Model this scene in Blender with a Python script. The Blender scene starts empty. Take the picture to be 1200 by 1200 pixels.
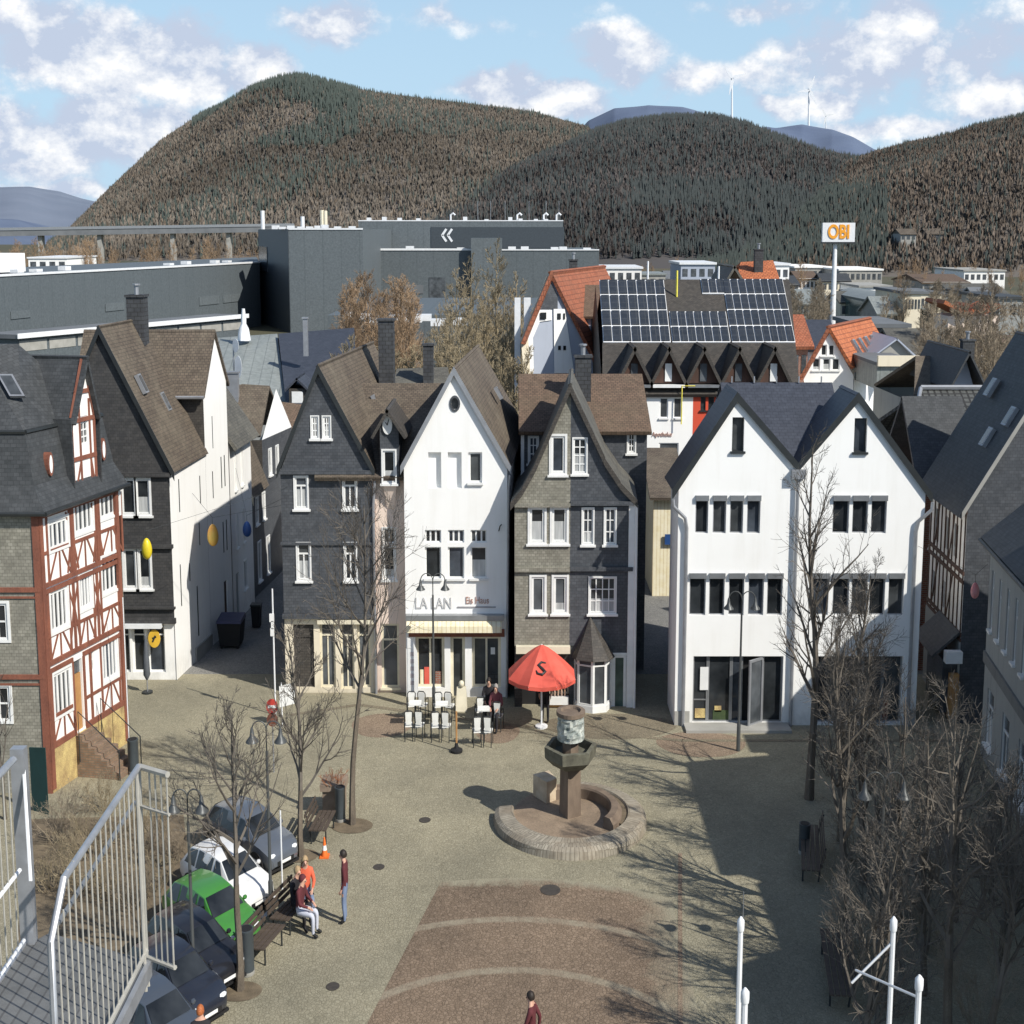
import bpy, math, random
import numpy as np
from mathutils import Vector, Matrix
from mathutils.geometry import delaunay_2d_cdt
R = math.radians
random.seed(7)
sc = bpy.context.scene
COL = sc.collection
# ------------------------------------------------------------------ camera
FPX, CH, PITCH = 1860.0, 16.5, R(10.05)
cam_d = bpy.data.cameras.new('camera'); cam = bpy.data.objects.new('camera', cam_d); COL.objects.link(cam)
cam.location = (0, 0, CH); cam.rotation_euler = (R(90) - PITCH, 0, 0)
cam_d.sensor_fit = 'HORIZONTAL'; cam_d.sensor_width = 36; cam_d.lens = FPX / 1200 * 36
cam_d.clip_start = 0.1; cam_d.clip_end = 20000
sc.camera = cam
SQUEEZE = 0.75            # sideways squeeze of the image, built into shapes by narrowing them in X

def ray(px, py):
    u = (px - 600) / FPX; v = (600 - py) / FPX
    c, s = math.cos(PITCH), math.sin(PITCH)
    return Vector((u, c + v * s, -s + v * c))
def at_y(px, py, Y):
    d = ray(px, py); return Vector((0, 0, CH)) + d * (Y / d.y)
def at_z(px, py, z=0.0):
    d = ray(px, py); return Vector((0, 0, CH)) + d * ((z - CH) / d.z)

# ------------------------------------------------------------------ materials
def new_mat(name):
    m = bpy.data.materials.new(name); m.use_nodes = True
    nt = m.node_tree; b = nt.nodes['Principled BSDF']
    return m, nt, b
def nd(nt, t, **kw):
    n = nt.nodes.new(t)
    for k, v in kw.items():
        if k in n.inputs: n.inputs[k].default_value = v
        else: setattr(n, k, v)
    return n
def c4(c): return (c[0], c[1], c[2], 1)
def mixc(nt, fac, a, b, mode='MIX'):
    n = nt.nodes.new('ShaderNodeMix'); n.data_type = 'RGBA'; n.blend_type = mode
    for sock, val in ((n.inputs[0], fac), (n.inputs[6], a), (n.inputs[7], b)):
        if hasattr(val, 'links'): nt.links.new(val, sock)
        else: sock.default_value = val if not isinstance(val, tuple) or len(val) == 4 else c4(val)
    return n.outputs[2]
def coords(nt, kind, scale=(1, 1, 1)):
    t = nt.nodes.new('ShaderNodeTexCoord'); mp = nt.nodes.new('ShaderNodeMapping')
    mp.inputs['Scale'].default_value = scale
    nt.links.new(t.outputs[kind], mp.inputs['Vector']); return mp.outputs[0]
def noise(nt, vec, scale, detail=4, rough=.55):
    n = nd(nt, 'ShaderNodeTexNoise', Scale=scale, Detail=detail, Roughness=rough)
    nt.links.new(vec, n.inputs['Vector']); return n.outputs['Fac']
def ramp(nt, fac, a, b):
    r = nt.nodes.new('ShaderNodeMapRange'); r.inputs[1].default_value = a; r.inputs[2].default_value = b
    nt.links.new(fac, r.inputs[0]); return r.outputs[0]
def bump(nt, bs, h, strength, dist=.02):
    bp = nd(nt, 'ShaderNodeBump', Strength=strength, Distance=dist)
    nt.links.new(h, bp.inputs['Height']); nt.links.new(bp.outputs[0], bs.inputs['Normal'])

def mat_noise(name, c1, c2, scale=1.5, rough=.8, kind='Object', stretch=(1, 1, 1), bmp=0, metal=0, fine=0):
    m, nt, b = new_mat(name)
    v = coords(nt, kind, stretch)
    f = ramp(nt, noise(nt, v, scale), .3, .7)
    col = mixc(nt, f, c1, c2)
    if fine:
        f2 = noise(nt, v, scale * 14, 3, .7)
        col = mixc(nt, fine, col, mixc(nt, ramp(nt, f2, .3, .7), (.02, .02, .02), (1, 1, 1)), 'OVERLAY')
    nt.links.new(col, b.inputs['Base Color'])
    b.inputs['Roughness'].default_value = rough; b.inputs['Metallic'].default_value = metal
    if bmp: bump(nt, b, noise(nt, v, scale * 12, 4), bmp)
    return m
def mat_brick(name, c1, c2, mortar, w, h, msize=.012, stain=.5, rough=.8, offset=.5, bmp=.6, stain_col=(.05, .05, .045), stain_scale=.6, spec=.3):
    m, nt, b = new_mat(name)
    v = coords(nt, 'UV')
    br = nd(nt, 'ShaderNodeTexBrick', Scale=1.0, offset=offset)
    br.inputs['Color1'].default_value = c4(c1); br.inputs['Color2'].default_value = c4(c2); br.inputs['Mortar'].default_value = c4(mortar)
    br.inputs['Mortar Size'].default_value = msize; br.inputs['Brick Width'].default_value = w; br.inputs['Row Height'].default_value = h
    br.inputs['Bias'].default_value = 0
    nt.links.new(v, br.inputs['Vector'])
    o = coords(nt, 'Object')
    n1 = ramp(nt, noise(nt, o, stain_scale, 6, .65), .42, .75)
    sc_ = nd(nt, 'ShaderNodeMath', operation='MULTIPLY'); nt.links.new(n1, sc_.inputs[0]); sc_.inputs[1].default_value = stain
    col = mixc(nt, sc_.outputs[0], br.outputs['Color'], stain_col)
    n2 = noise(nt, o, 3.5, 5, .7)
    col = mixc(nt, .55, col, mixc(nt, ramp(nt, n2, .25, .75), (.25, .25, .25), (.75, .75, .75)), 'OVERLAY')
    nt.links.new(col, b.inputs['Base Color']); b.inputs['Roughness'].default_value = rough
    b.inputs['Specular IOR Level'].default_value = spec
    if bmp: bump(nt, b, br.outputs['Fac'], -bmp, .02)
    return m
def mat_plaster(name, c, dirt, amount=.25, streak=True):
    m, nt, b = new_mat(name)
    v = coords(nt, 'Object'); vs = coords(nt, 'Object', (2.2, 2.2, .18))
    f = ramp(nt, noise(nt, v, .9, 6, .6), .45, .8)
    fs = ramp(nt, noise(nt, vs, 1.3, 4, .6), .5, .8)
    add = nd(nt, 'ShaderNodeMath', operation='MULTIPLY_ADD'); nt.links.new(f, add.inputs[0]); add.inputs[1].default_value = .5
    nt.links.new(fs, add.inputs[2])
    sc_ = nd(nt, 'ShaderNodeMath', operation='MULTIPLY', use_clamp=True); nt.links.new(add.outputs[0], sc_.inputs[0]); sc_.inputs[1].default_value = amount
    sx = nt.nodes.new('ShaderNodeSeparateXYZ'); nt.links.new(coords(nt, 'Object'), sx.inputs[0])
    low = ramp(nt, sx.outputs[2], 1.3, .05); gr = nd(nt, 'ShaderNodeMath', operation='MULTIPLY'); nt.links.new(low, gr.inputs[0]); nt.links.new(ramp(nt, noise(nt, coords(nt, 'Object', (1, 1, .5)), 2.5, 6, .7), .3, .75), gr.inputs[1])
    col = mixc(nt, sc_.outputs[0], c, dirt); g2 = nd(nt, 'ShaderNodeMath', operation='MULTIPLY'); nt.links.new(gr.outputs[0], g2.inputs[0]); g2.inputs[1].default_value = .6
    nt.links.new(mixc(nt, g2.outputs[0], col, tuple(x * .55 for x in dirt)), b.inputs['Base Color'])
    b.inputs['Roughness'].default_value = .9; b.inputs['Specular IOR Level'].default_value = .15
    bump(nt, b, noise(nt, v, 30, 3), .25, .01)
    return m
def mat_flat(name, c, rough=.6, metal=0, var=.12, scale=3.0, spec=.4):
    c2 = tuple(max(0, x * (1 - var)) for x in c); c1 = tuple(min(1, x * (1 + var)) for x in c)
    m = mat_noise(name, c1, c2, scale, rough, metal=metal)
    m.node_tree.nodes['Principled BSDF'].inputs['Specular IOR Level'].default_value = spec
    return m
def mat_glass(name, c, rough=.08):
    m, nt, b = new_mat(name)
    v = coords(nt, 'Object')
    f = ramp(nt, noise(nt, v, 1.1, 3), .35, .7)
    c2 = tuple(x * 2.6 + .01 for x in c)
    nt.links.new(mixc(nt, f, c, c2), b.inputs['Base Color'])
    b.inputs['Roughness'].default_value = rough; b.inputs['Specular IOR Level'].default_value = .5
    bump(nt, b, noise(nt, v, .8, 2), .15, .05)
    return m
def mat_paint(name, c):
    m, nt, b = new_mat(name)
    v = coords(nt, 'Object')
    f = ramp(nt, noise(nt, v, 2.5, 4), .3, .8)
    nt.links.new(mixc(nt, f, c, tuple(x * .8 + .012 for x in c)), b.inputs['Base Color'])
    b.inputs['Roughness'].default_value = .28; b.inputs['Coat Weight'].default_value = .6; b.inputs['Coat Roughness'].default_value = .06
    return m

MT = {}
MT['white_plaster'] = mat_plaster('white_plaster', (.93, .925, .90), (.66, .63, .56), .22)
MT['white_plaster_old'] = mat_plaster('white_plaster_old', (.90, .885, .85), (.58, .55, .5), .28)
MT['cream_plaster'] = mat_plaster('cream_plaster', (.80, .72, .56), (.5, .43, .32), .35)
MT['pink_plaster'] = mat_plaster('pink_plaster', (.80, .66, .56), (.5, .38, .32), .35)
MT['grey_plaster'] = mat_plaster('grey_plaster', (.33, .34, .33), (.20, .21, .2), .5)
MT['plinth_grey'] = mat_plaster('plinth_grey', (.2, .205, .2), (.12, .12, .12), .5)
MT['bluegrey_plaster'] = mat_plaster('bluegrey_plaster', (.42, .46, .54), (.3, .33, .38), .3)
MT['red_plaster'] = mat_plaster('red_plaster', (.66, .10, .055), (.45, .07, .04), .3)
MT['yellow_stone'] = mat_noise('yellow_stone', (.62, .48, .20), (.30, .2, .1), 2.2, .9, bmp=.5, fine=.35)
MT['slate_dark'] = mat_brick('slate_dark', (.064, .070, .080), (.092, .098, .109), (.05, .055, .062), .16, .11, .008, .25, .55, stain_col=(.11, .115, .12), spec=.35)
MT['slate_black'] = mat_brick('slate_black', (.048, .048, .050), (.07, .068, .067), (.038, .038, .038), .16, .11, .008, .3, .6, stain_col=(.08, .075, .07), spec=.3)
MT['slate_grey'] = mat_brick('slate_grey', (.225, .215, .175), (.31, .295, .245), (.17, .16, .13), .14, .10, .008, .5, .75, stain_col=(.15, .14, .12))
MT['slate_brown'] = mat_brick('slate_brown', (.058, .053, .048), (.085, .075, .065), (.04, .036, .032), .16, .10, .008, .3, .65)
MT['roof_brown'] = mat_brick('roof_brown', (.098, .078, .06), (.145, .115, .087), (.058, .048, .04), .16, .13, .012, .5, .8, stain_col=(.22, .19, .14))
MT['roof_slate'] = mat_brick('roof_slate', (.088, .084, .074), (.13, .123, .105), (.06, .062, .058), .16, .12, .010, .5, .7, stain_col=(.21, .2, .165))
MT['roof_dark'] = mat_brick('roof_dark', (.046, .050, .053), (.068, .072, .076), (.036, .038, .04), .17, .12, .008, .35, .6, stain_col=(.08, .083, .085))
MT['roof_anthracite'] = mat_brick('roof_anthracite', (.05, .056, .072), (.06, .067, .085), (.036, .04, .052), .2, .16, .010, .15, .5, stain_col=(.08, .085, .1))
MT['roof_ribbed'] = mat_brick('roof_ribbed', (.085, .088, .085), (.105, .108, .103), (.03, .03, .03), .3, .34, .05, .3, .6, offset=0)
MT['roof_orange'] = mat_brick('roof_orange', (.42, .13, .055), (.56, .19, .08), (.22, .07, .035), .26, .3, .025, .35, .75, stain_col=(.30, .12, .07))
MT['roof_red'] = mat_brick('roof_red', (.32, .105, .055), (.40, .14, .075), (.17, .06, .035), .26, .3, .025, .5, .75, stain_col=(.22, .11, .07))
MT['roof_rust'] = mat_brick('roof_rust', (.125, .086, .062), (.18, .12, .085), (.07, .05, .038), .17, .14, .012, .5, .8, stain_col=(.15, .12, .08))
MT['metal_roof'] = mat_brick('metal_roof', (.235, .255, .245), (.26, .28, .27), (.17, .185, .18), .6, 6.0, .03, .3, .5, offset=0, stain_col=(.2, .22, .2))
MT['brick_red'] = mat_brick('brick_red', (.25, .09, .06), (.33, .13, .085), (.3, .26, .22), .24, .08, .012, .4)
MT['timber'] = mat_noise('timber', (.27, .098, .058), (.17, .062, .040), 3, .75, stretch=(1, 1, .3), fine=.25)
MT['timber_dark'] = mat_noise('timber_dark', (.10, .05, .035), (.05, .028, .02), 3, .8, stretch=(1, 1, .3))
MT['white_frame'] = mat_flat('white_frame', (.8, .8, .78), .45, var=.06)
MT['cream_frame'] = mat_flat('cream_frame', (.74, .68, .52), .5, var=.1)
MT['grey_metal'] = mat_flat('grey_metal', (.33, .34, .35), .4, .6)
MT['dark_metal'] = mat_flat('dark_metal', (.045, .05, .052), .45, .4)
MT['steel'] = mat_flat('steel', (.42, .43, .45), .35, .5, .15, 8)
MT['rail_white'] = mat_flat('rail_white', (.47, .45, .40), .45, .2, .15, 8)
MT['zinc'] = mat_flat('zinc', (.36, .37, .39), .45, .5)
MT['white_metal'] = mat_flat('white_metal', (.78, .79, .8), .4, var=.08)
MT['glass'] = mat_glass('glass', (.012, .014, .016))
MT['glass_grey'] = mat_glass('glass_grey', (.045, .05, .055), .15)
MT['glass_green'] = mat_glass('glass_green', (.03, .055, .05), .15)
MT['glass_soft'] = mat_glass('glass_soft', (.028, .031, .033), .12)
MT['glass_blue'] = mat_glass('glass_blue', (.03, .036, .045), .05)
MT['curtain'] = mat_noise('curtain', (.55, .56, .55), (.3, .31, .31), 9, .8, stretch=(1, 1, .08))
MT['black'] = mat_flat('black', (.015, .015, .016), .7)
MT['rubber'] = mat_flat('rubber', (.02, .02, .021), .8)
MT['chimney_slate'] = mat_brick('chimney_slate', (.05, .053, .06), (.07, .074, .08), (.03, .03, .03), .25, .16, .012, .3)
MT['red_fabric'] = mat_noise('red_fabric', (.74, .125, .085), (.62, .09, .06), 2.0, .75)
MT['cream_fabric'] = mat_brick('cream_fabric', (.84, .77, .56), (.80, .73, .52), (.68, .58, .38), .16, 9, .02, .1, .8, offset=0, bmp=0)
MT['orange_wood'] = mat_noise('orange_wood', (.5, .27, .1), (.38, .19, .07), 3, .7)
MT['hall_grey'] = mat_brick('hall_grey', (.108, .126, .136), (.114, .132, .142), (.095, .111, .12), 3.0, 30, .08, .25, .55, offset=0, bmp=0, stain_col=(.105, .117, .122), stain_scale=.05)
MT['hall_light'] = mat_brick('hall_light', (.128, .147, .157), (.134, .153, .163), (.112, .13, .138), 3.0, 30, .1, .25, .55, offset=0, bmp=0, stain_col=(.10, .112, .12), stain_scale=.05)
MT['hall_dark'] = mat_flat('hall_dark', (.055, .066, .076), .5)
MT['concrete'] = mat_noise('concrete', (.40, .39, .36), (.28, .275, .25), .8, .9)
MT['concrete_dark'] = mat_noise('concrete_dark', (.17, .18, .19), (.12, .13, .14), .3, .9)
MT['bark'] = mat_noise('bark', (.17, .14, .105), (.08, .065, .05), 5, .9, stretch=(1, 1, .25), fine=.3)
MT['twig'] = mat_noise('twig', (.175, .152, .125), (.095, .082, .068), 2.0, .9)
MT['twig_pale'] = mat_noise('twig_pale', (.36, .295, .19), (.23, .185, .115), 2.0, .9)
MT['twig_rust'] = mat_noise('twig_rust', (.38, .26, .16), (.25, .175, .11), 1.5, .9)
MT['twig_far'] = mat_noise('twig_far', (.30, .245, .175), (.19, .155, .115), .2, .95)
MT['skin'] = mat_flat('skin', (.55, .32, .23), .55)
MT['solar'] = mat_brick('solar', (.030, .036, .046), (.038, .044, .055), (.06, .065, .07), .5, .5, .02, .1, .25, offset=0, bmp=0, spec=.5)
MT['soil'] = mat_noise('soil', (.20, .155, .10), (.11, .085, .055), 3, .95, bmp=.8)
MT['leafgreen'] = mat_noise('leafgreen', (.06, .09, .03), (.03, .05, .02), 3, .8)

# ------------------------------------------------------------------ mesh builder
ORG = {}
def org(o): return ORG.get(o.name, Vector((0, 0, 0))) if o else Vector((0, 0, 0))
class MB:
    def __init__(s): s.v = []; s.f = []; s.m = []
    def add(s, verts, faces, m=0):
        k = len(s.v); s.v += [Vector(p) for p in verts]
        for f in faces: s.f.append([i + k for i in f]); s.m.append(m)
    def poly(s, pts, m=0): s.add(pts, [list(range(len(pts)))], m)
    def hexa(s, p, m=0):      # 8 points: bottom loop 0-3, top loop 4-7
        s.add(p, [[3, 2, 1, 0], [4, 5, 6, 7], [0, 1, 5, 4], [1, 2, 6, 5], [2, 3, 7, 6], [3, 0, 4, 7]], m)
    def box(s, x0, x1, y0, y1, z0, z1, m=0):
        s.hexa([(x0, y0, z0), (x1, y0, z0), (x1, y1, z0), (x0, y1, z0), (x0, y0, z1), (x1, y0, z1), (x1, y1, z1), (x0, y1, z1)], m)
    def slab(s, a, b, c, d, t, m=0, m2=None):   # top face a b c d, thickness t below it
        a, b, c, d = map(Vector, (a, b, c, d)); n = (c - a).cross(d - b).normalized()
        if n.z < 0: n = -n
        o = n * -t
        s.hexa([a + o, b + o, c + o, d + o, a, b, c, d], m)
    def prism(s, pts, off, m=0):
        pts = [Vector(p) for p in pts]; off = Vector(off); n = len(pts)
        s.add(pts + [p + off for p in pts], [list(range(n))[::-1], list(range(n, 2 * n))] + [[i, (i + 1) % n, n + (i + 1) % n, n + i] for i in range(n)], m)
    def tube(s, pts, rad, n=6, m=0, cap=True, sx=1.0):
        pts = [Vector(p) for p in pts]
        if not isinstance(rad, (list, tuple)): rad = [rad] * len(pts)
        k = len(s.v); ref = None
        for i, p in enumerate(pts):
            d = (pts[min(i + 1, len(pts) - 1)] - pts[max(i - 1, 0)])
            if d.length < 1e-9: d = Vector((0, 0, 1))
            d.normalize()
            if ref is None: ref = d.orthogonal()
            a = (ref - d * ref.dot(d))
            if a.length < 1e-6: a = d.orthogonal()
            a.normalize(); ref = a; b = d.cross(a)
            for j in range(n):
                t = 2 * math.pi * j / n
                q = (a * math.cos(t) + b * math.sin(t)) * rad[i]; q.x *= sx
                s.v.append(p + q)
        for i in range(len(pts) - 1):
            for j in range(n):
                s.f.append([k + i * n + j, k + i * n + (j + 1) % n, k + (i + 1) * n + (j + 1) % n, k + (i + 1) * n + j]); s.m.append(m)
        if cap:
            s.f.append([k + j for j in range(n)][::-1]); s.m.append(m)
            e = k + (len(pts) - 1) * n
            s.f.append([e + j for j in range(n)]); s.m.append(m)
    def lathe(s, c, prof, n=16, m=0, sx=1.0, a0=0.0):
        c = Vector(c); k = len(s.v)
        for r, z in prof:
            for j in range(n):
                t = a0 + 2 * math.pi * j / n
                s.v.append(c + Vector((r * math.cos(t) * sx, r * math.sin(t), z)))
        for i in range(len(prof) - 1):
            for j in range(n):
                s.f.append([k + i * n + j, k + i * n + (j + 1) % n, k + (i + 1) * n + (j + 1) % n, k + (i + 1) * n + j]); s.m.append(m)
        s.f.append([k + j for j in range(n)][::-1]); s.m.append(m)
        e = k + (len(prof) - 1) * n
        s.f.append([e + j for j in range(n)]); s.m.append(m)
    def ball(s, c, r, n=10, m=0):
        if not isinstance(r, tuple): r = (r, r, r)
        c = Vector(c); h = n // 2; k = len(s.v)
        for i in range(1, h):
            ph = math.pi * i / h
            for j in range(n):
                t = 2 * math.pi * j / n
                s.v.append(c + Vector((r[0] * math.sin(ph) * math.cos(t), r[1] * math.sin(ph) * math.sin(t), r[2] * math.cos(ph))))
        top = len(s.v); s.v.append(c + Vector((0, 0, r[2]))); bot = len(s.v); s.v.append(c - Vector((0, 0, r[2])))
        for i in range(h - 2):
            for j in range(n):
                a = k + i * n + j; b = k + i * n + (j + 1) % n
                s.f.append([a, a + n, b + n, b]); s.m.append(m)
        for j in range(n):
            s.f.append([top, k + j, k + (j + 1) % n]); s.m.append(m)
            q = k + (h - 2) * n
            s.f.append([bot, q + (j + 1) % n, q + j]); s.m.append(m)
    def build(s, name, mats, parent=None, loc=None, smooth=False, uv=True, xf=None):
        base = org(parent) if parent else (Vector(loc) if loc is not None else Vector((0, 0, 0)))
        vs = s.v if xf is None else [xf(p) for p in s.v]
        me = bpy.data.meshes.new(name)
        me.from_pydata([tuple(p - base) for p in vs], [], s.f)
        if not isinstance(mats, (list, tuple)): mats = [mats]
        for mm in mats: me.materials.append(MT[mm] if isinstance(mm, str) else mm)
        if len(mats) > 1: me.polygons.foreach_set('material_index', s.m)
        me.validate(); me.update()
        if uv: auto_uv(me)
        if smooth:
            me.polygons.foreach_set('use_smooth', [True] * len(me.polygons))
            me.set_sharp_from_angle(angle=R(smooth if smooth > 1 else 40))
        o = bpy.data.objects.new(name, me); COL.objects.link(o)
        if parent is not None:
            o.parent = parent; ORG[o.name] = org(parent)
        else:
            o.location = base; ORG[o.name] = base
        return o
def auto_uv(me):
    n = len(me.loops)
    if n == 0 or n > 400000: return
    uvl = me.uv_layers.new(name='UVMap')
    co = [v.co for v in me.vertices]; out = [0.0] * (2 * n)
    Z = Vector((0, 0, 1))
    for p in me.polygons:
        nm = p.normal
        t = Z.cross(nm)
        t = Vector((1, 0, 0)) if t.length < .05 else t.normalized()
        b = nm.cross(t)
        for li in p.loop_indices:
            c = co[me.loops[li].vertex_index]; out[2 * li] = c.dot(t); out[2 * li + 1] = c.dot(b)
    uvl.data.foreach_set('uv', out)
def tag(o, label, cat, group=None):
    o['label'] = label; o['category'] = cat
    if group: o['group'] = group
    return o
def thing(name, label, cat, loc, group=None):
    o = bpy.data.objects.new(name, None); COL.objects.link(o)
    o.location = loc; ORG[o.name] = Vector(loc); o.empty_display_size = .3
    return tag(o, label, cat, group)
def kind(o, k): o['kind'] = k; return o
def children(o): return [c for c in bpy.data.objects if c.parent == o]
def copy_tree(o, loc, label=None, rotz=None, scale=None):
    kids = KIDS.get(o.name) or children(o); KIDS[o.name] = kids
    c = o.copy(); COL.objects.link(c); c.location = loc; ORG[c.name] = Vector(loc)
    if label: c['label'] = label
    if rotz is not None: c.rotation_euler.z = rotz
    if scale is not None: c.scale = scale
    for ch in kids:
        d = ch.copy(); COL.objects.link(d); d.parent = c
        g = KIDS.get(ch.name)
        if g is None: g = children(ch); KIDS[ch.name] = g
        for gg in g:
            e = gg.copy(); COL.objects.link(e); e.parent = d
    return c
KIDS = {}

# ------------------------------------------------------------------ facades
class Plane:
    def __init__(s, A, B):
        s.A = Vector((A[0], A[1], 0)); d = Vector((B[0] - A[0], B[1] - A[1], 0)); s.L = d.length
        s.u = d.normalized(); s.n = Vector((s.u.y, -s.u.x, 0))
    def sz(s, px, py):
        d = ray(px, py); o = Vector((0, 0, CH))
        t = (s.A - o).dot(s.n) / d.dot(s.n); p = o + d * t
        return ((p - s.A).dot(s.u), p.z)
    def p(s, a, z, d=0.0): q = s.A + s.u * a + s.n * d; return Vector((q.x, q.y, z))
    def rect(s, x0, y0, x1, y1):
        ym = (y0 + y1) / 2; xm = (x0 + x1) / 2
        a = s.sz(x0, ym)[0]; b = s.sz(x1, ym)[0]
        return (min(a, b), max(a, b), s.sz(xm, y1)[1], s.sz(xm, y0)[1])
def front(Y): return Plane((0, Y), (1, Y))
def fbox(mb, pl, s0, s1, z0, z1, d0, d1, m=0):
    mb.hexa([pl.p(s0, z0, d1), pl.p(s1, z0, d1), pl.p(s1, z0, d0), pl.p(s0, z0, d0), pl.p(s0, z1, d1), pl.p(s1, z1, d1), pl.p(s1, z1, d0), pl.p(s0, z1, d0)], m)
def inside(pt, poly):
    x, y = pt; r = False; n = len(poly)
    for i in range(n):
        x1, y1 = poly[i]; x2, y2 = poly[(i + 1) % n]
        if (y1 > y) != (y2 > y) and x < (x2 - x1) * (y - y1) / (y2 - y1) + x1: r = not r
    return r
def wall_with_holes(mb, pl, outline, holes, dp=.12, m=0, d=0.0):
    pts = [Vector(p) for p in outline]; n = len(pts); ed = [(i, (i + 1) % n) for i in range(n)]
    for h in holes:
        k = len(pts); pts += [Vector((h[0], h[2])), Vector((h[1], h[2])), Vector((h[1], h[3])), Vector((h[0], h[3]))]
        ed += [(k, k + 1), (k + 1, k + 2), (k + 2, k + 3), (k + 3, k)]
    v, e, f, *_ = delaunay_2d_cdt([Vector((p[0], p[1])) for p in pts], ed, [], 0, 1e-5)
    ol = [tuple(p) for p in outline]
    k = len(mb.v); mb.v += [pl.p(q[0], q[1], d) for q in v]
    for t in f:
        c = (v[t[0]] + v[t[1]] + v[t[2]]) / 3
        if not inside((c.x, c.y), ol): continue
        if any(h[0] < c.x < h[1] and h[2] < c.y < h[3] for h in holes): continue
        a = (v[t[1]] - v[t[0]]).cross(v[t[2]] - v[t[0]]) if False else (v[t[1]].x - v[t[0]].x) * (v[t[2]].y - v[t[0]].y) - (v[t[1]].y - v[t[0]].y) * (v[t[2]].x - v[t[0]].x)
        mb.f.append([k + i for i in (t if a > 0 else t[::-1])]); mb.m.append(m)
    for h in holes:
        q = [(h[0], h[2]), (h[1], h[2]), (h[1], h[3]), (h[0], h[3])]
        for i in range(4):
            a, b = q[i], q[(i + 1) % 4]
            mb.poly([pl.p(a[0], a[1], d), pl.p(b[0], b[1], d), pl.p(b[0], b[1], d - dp - .06), pl.p(a[0], a[1], d - dp - .06)], m)
RW = random.Random(12)
def z1h(r): return r[3] - r[2]
def window(root, pl, r, cols=2, rows=1, dp=.12, fw=.05, frame='white_frame', pane='glass', sill=True, trim=0.0, transom=None, name='window', curtain=0.0, shutter=None, d=0.0, bar=None):
    if pane == 'glass': pane = RW.choice(('glass', 'glass', 'glass_soft', 'glass_blue'))
    if name == 'window' and not curtain and not shutter and cols < 3 and z1h(r) > .7 and RW.random() < .4: curtain = RW.uniform(.25, .6)
    s0, s1, z0, z1 = r; s0 += .002; s1 -= .002; z0 += .002; z1 -= .002
    bar = bar or fw * .7
    mb = MB(); a, b = d - dp, d - dp + .05
    fbox(mb, pl, s0, s0 + fw, z0, z1, a, b); fbox(mb, pl, s1 - fw, s1, z0, z1, a, b)
    fbox(mb, pl, s0 + fw, s1 - fw, z0, z0 + fw, a, b); fbox(mb, pl, s0 + fw, s1 - fw, z1 - fw, z1, a, b)
    zt = z1 - fw
    if transom:
        zt = z0 + (z1 - z0) * transom; fbox(mb, pl, s0 + fw, s1 - fw, zt - bar * .6, zt + bar * .6, a, b - .004)
    for i in range(1, cols):
        x = s0 + (s1 - s0) * i / cols; fbox(mb, pl, x - bar / 2, x + bar / 2, z0 + fw, zt if transom else z1 - fw, a, b - .008)
    for i in range(1, rows):
        z = z0 + (z1 - z0) * i / rows; fbox(mb, pl, s0 + fw, s1 - fw, z - bar / 2, z + bar / 2, a, b - .012)
    if trim:
        t = trim; e0, e1 = d - .01, d + .035
        fbox(mb, pl, s0 - t, s0 - .003, z0 - t, z1 + t, e0, e1); fbox(mb, pl, s1 + .003, s1 + t, z0 - t, z1 + t, e0, e1)
        fbox(mb, pl, s0 - .003, s1 + .003, z1 + .003, z1 + t, e0, e1 - .003); fbox(mb, pl, s0 - .003, s1 + .003, z0 - t, z0 - .003, e0, e1 - .003)
    w = mb.build(name, frame, root)
    g = MB(); g.poly([pl.p(s0, z0, a + .012), pl.p(s1, z0, a + .012), pl.p(s1, z1, a + .012), pl.p(s0, z1, a + .012)])
    g.build('pane', pane, w)
    if curtain:
        g = MB(); g.poly([pl.p(s0 + .02, z0, a + .018), pl.p(s1 - .02, z0, a + .018), pl.p(s1 - .02, z0 + (z1 - z0) * curtain, a + .018), pl.p(s0 + .02, z0 + (z1 - z0) * curtain, a + .018)])
        g.build('curtain', 'curtain', w)
    if sill:
        t = trim
        g = MB(); fbox(g, pl, s0 - t - .05, s1 + t + .05, z0 - t - .07, z0 - t + .006, d - dp + .052 if not trim else d - .01, d + .09); g.build('sill', frame, w)
    if shutter:
        g = MB(); fbox(g, pl, s0 - .01, s1 + .01, z1 - .13, z1 + .05, d - .02, d + .1); g.build('shutter_box', shutter, w)
    return w
def bar2d(mb, pl, a, b, w, d0, d1, m=0):      # beam on a facade between two (s,z) points
    a = Vector(a); b = Vector(b); t = (b - a).normalized(); q = Vector((-t.y, t.x)) * (w / 2)
    c = [a - q, b - q, b + q, a + q]
    mb.hexa([pl.p(p.x, p.y, d0) for p in c] + [pl.p(p.x, p.y, d1) for p in c], m)
def lettering(parent, txt, size, pl, s, z, d, mat, sx=1.0, thick=.01, name='lettering', bold=0.0):
    cu = bpy.data.curves.new('lettering', 'FONT'); cu.body = txt; cu.size = size; cu.extrude = thick; cu.offset = bold
    cu.align_x = 'CENTER'; cu.align_y = 'CENTER'
    t = bpy.data.objects.new('lettering', cu); COL.objects.link(t)
    dg = bpy.context.evaluated_depsgraph_get(); dg.update()
    me = bpy.data.meshes.new_from_object(t.evaluated_get(dg)); bpy.data.objects.remove(t)
    base = org(parent)
    for v in me.vertices:
        c = v.co.copy(); v.co = pl.p(s + c.x * sx, z + c.y, d + c.z) - base
    me.materials.clear(); me.materials.append(MT[mat] if isinstance(mat, str) else mat)
    o = bpy.data.objects.new(name, me); COL.objects.link(o); o.parent = parent
    return o
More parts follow.
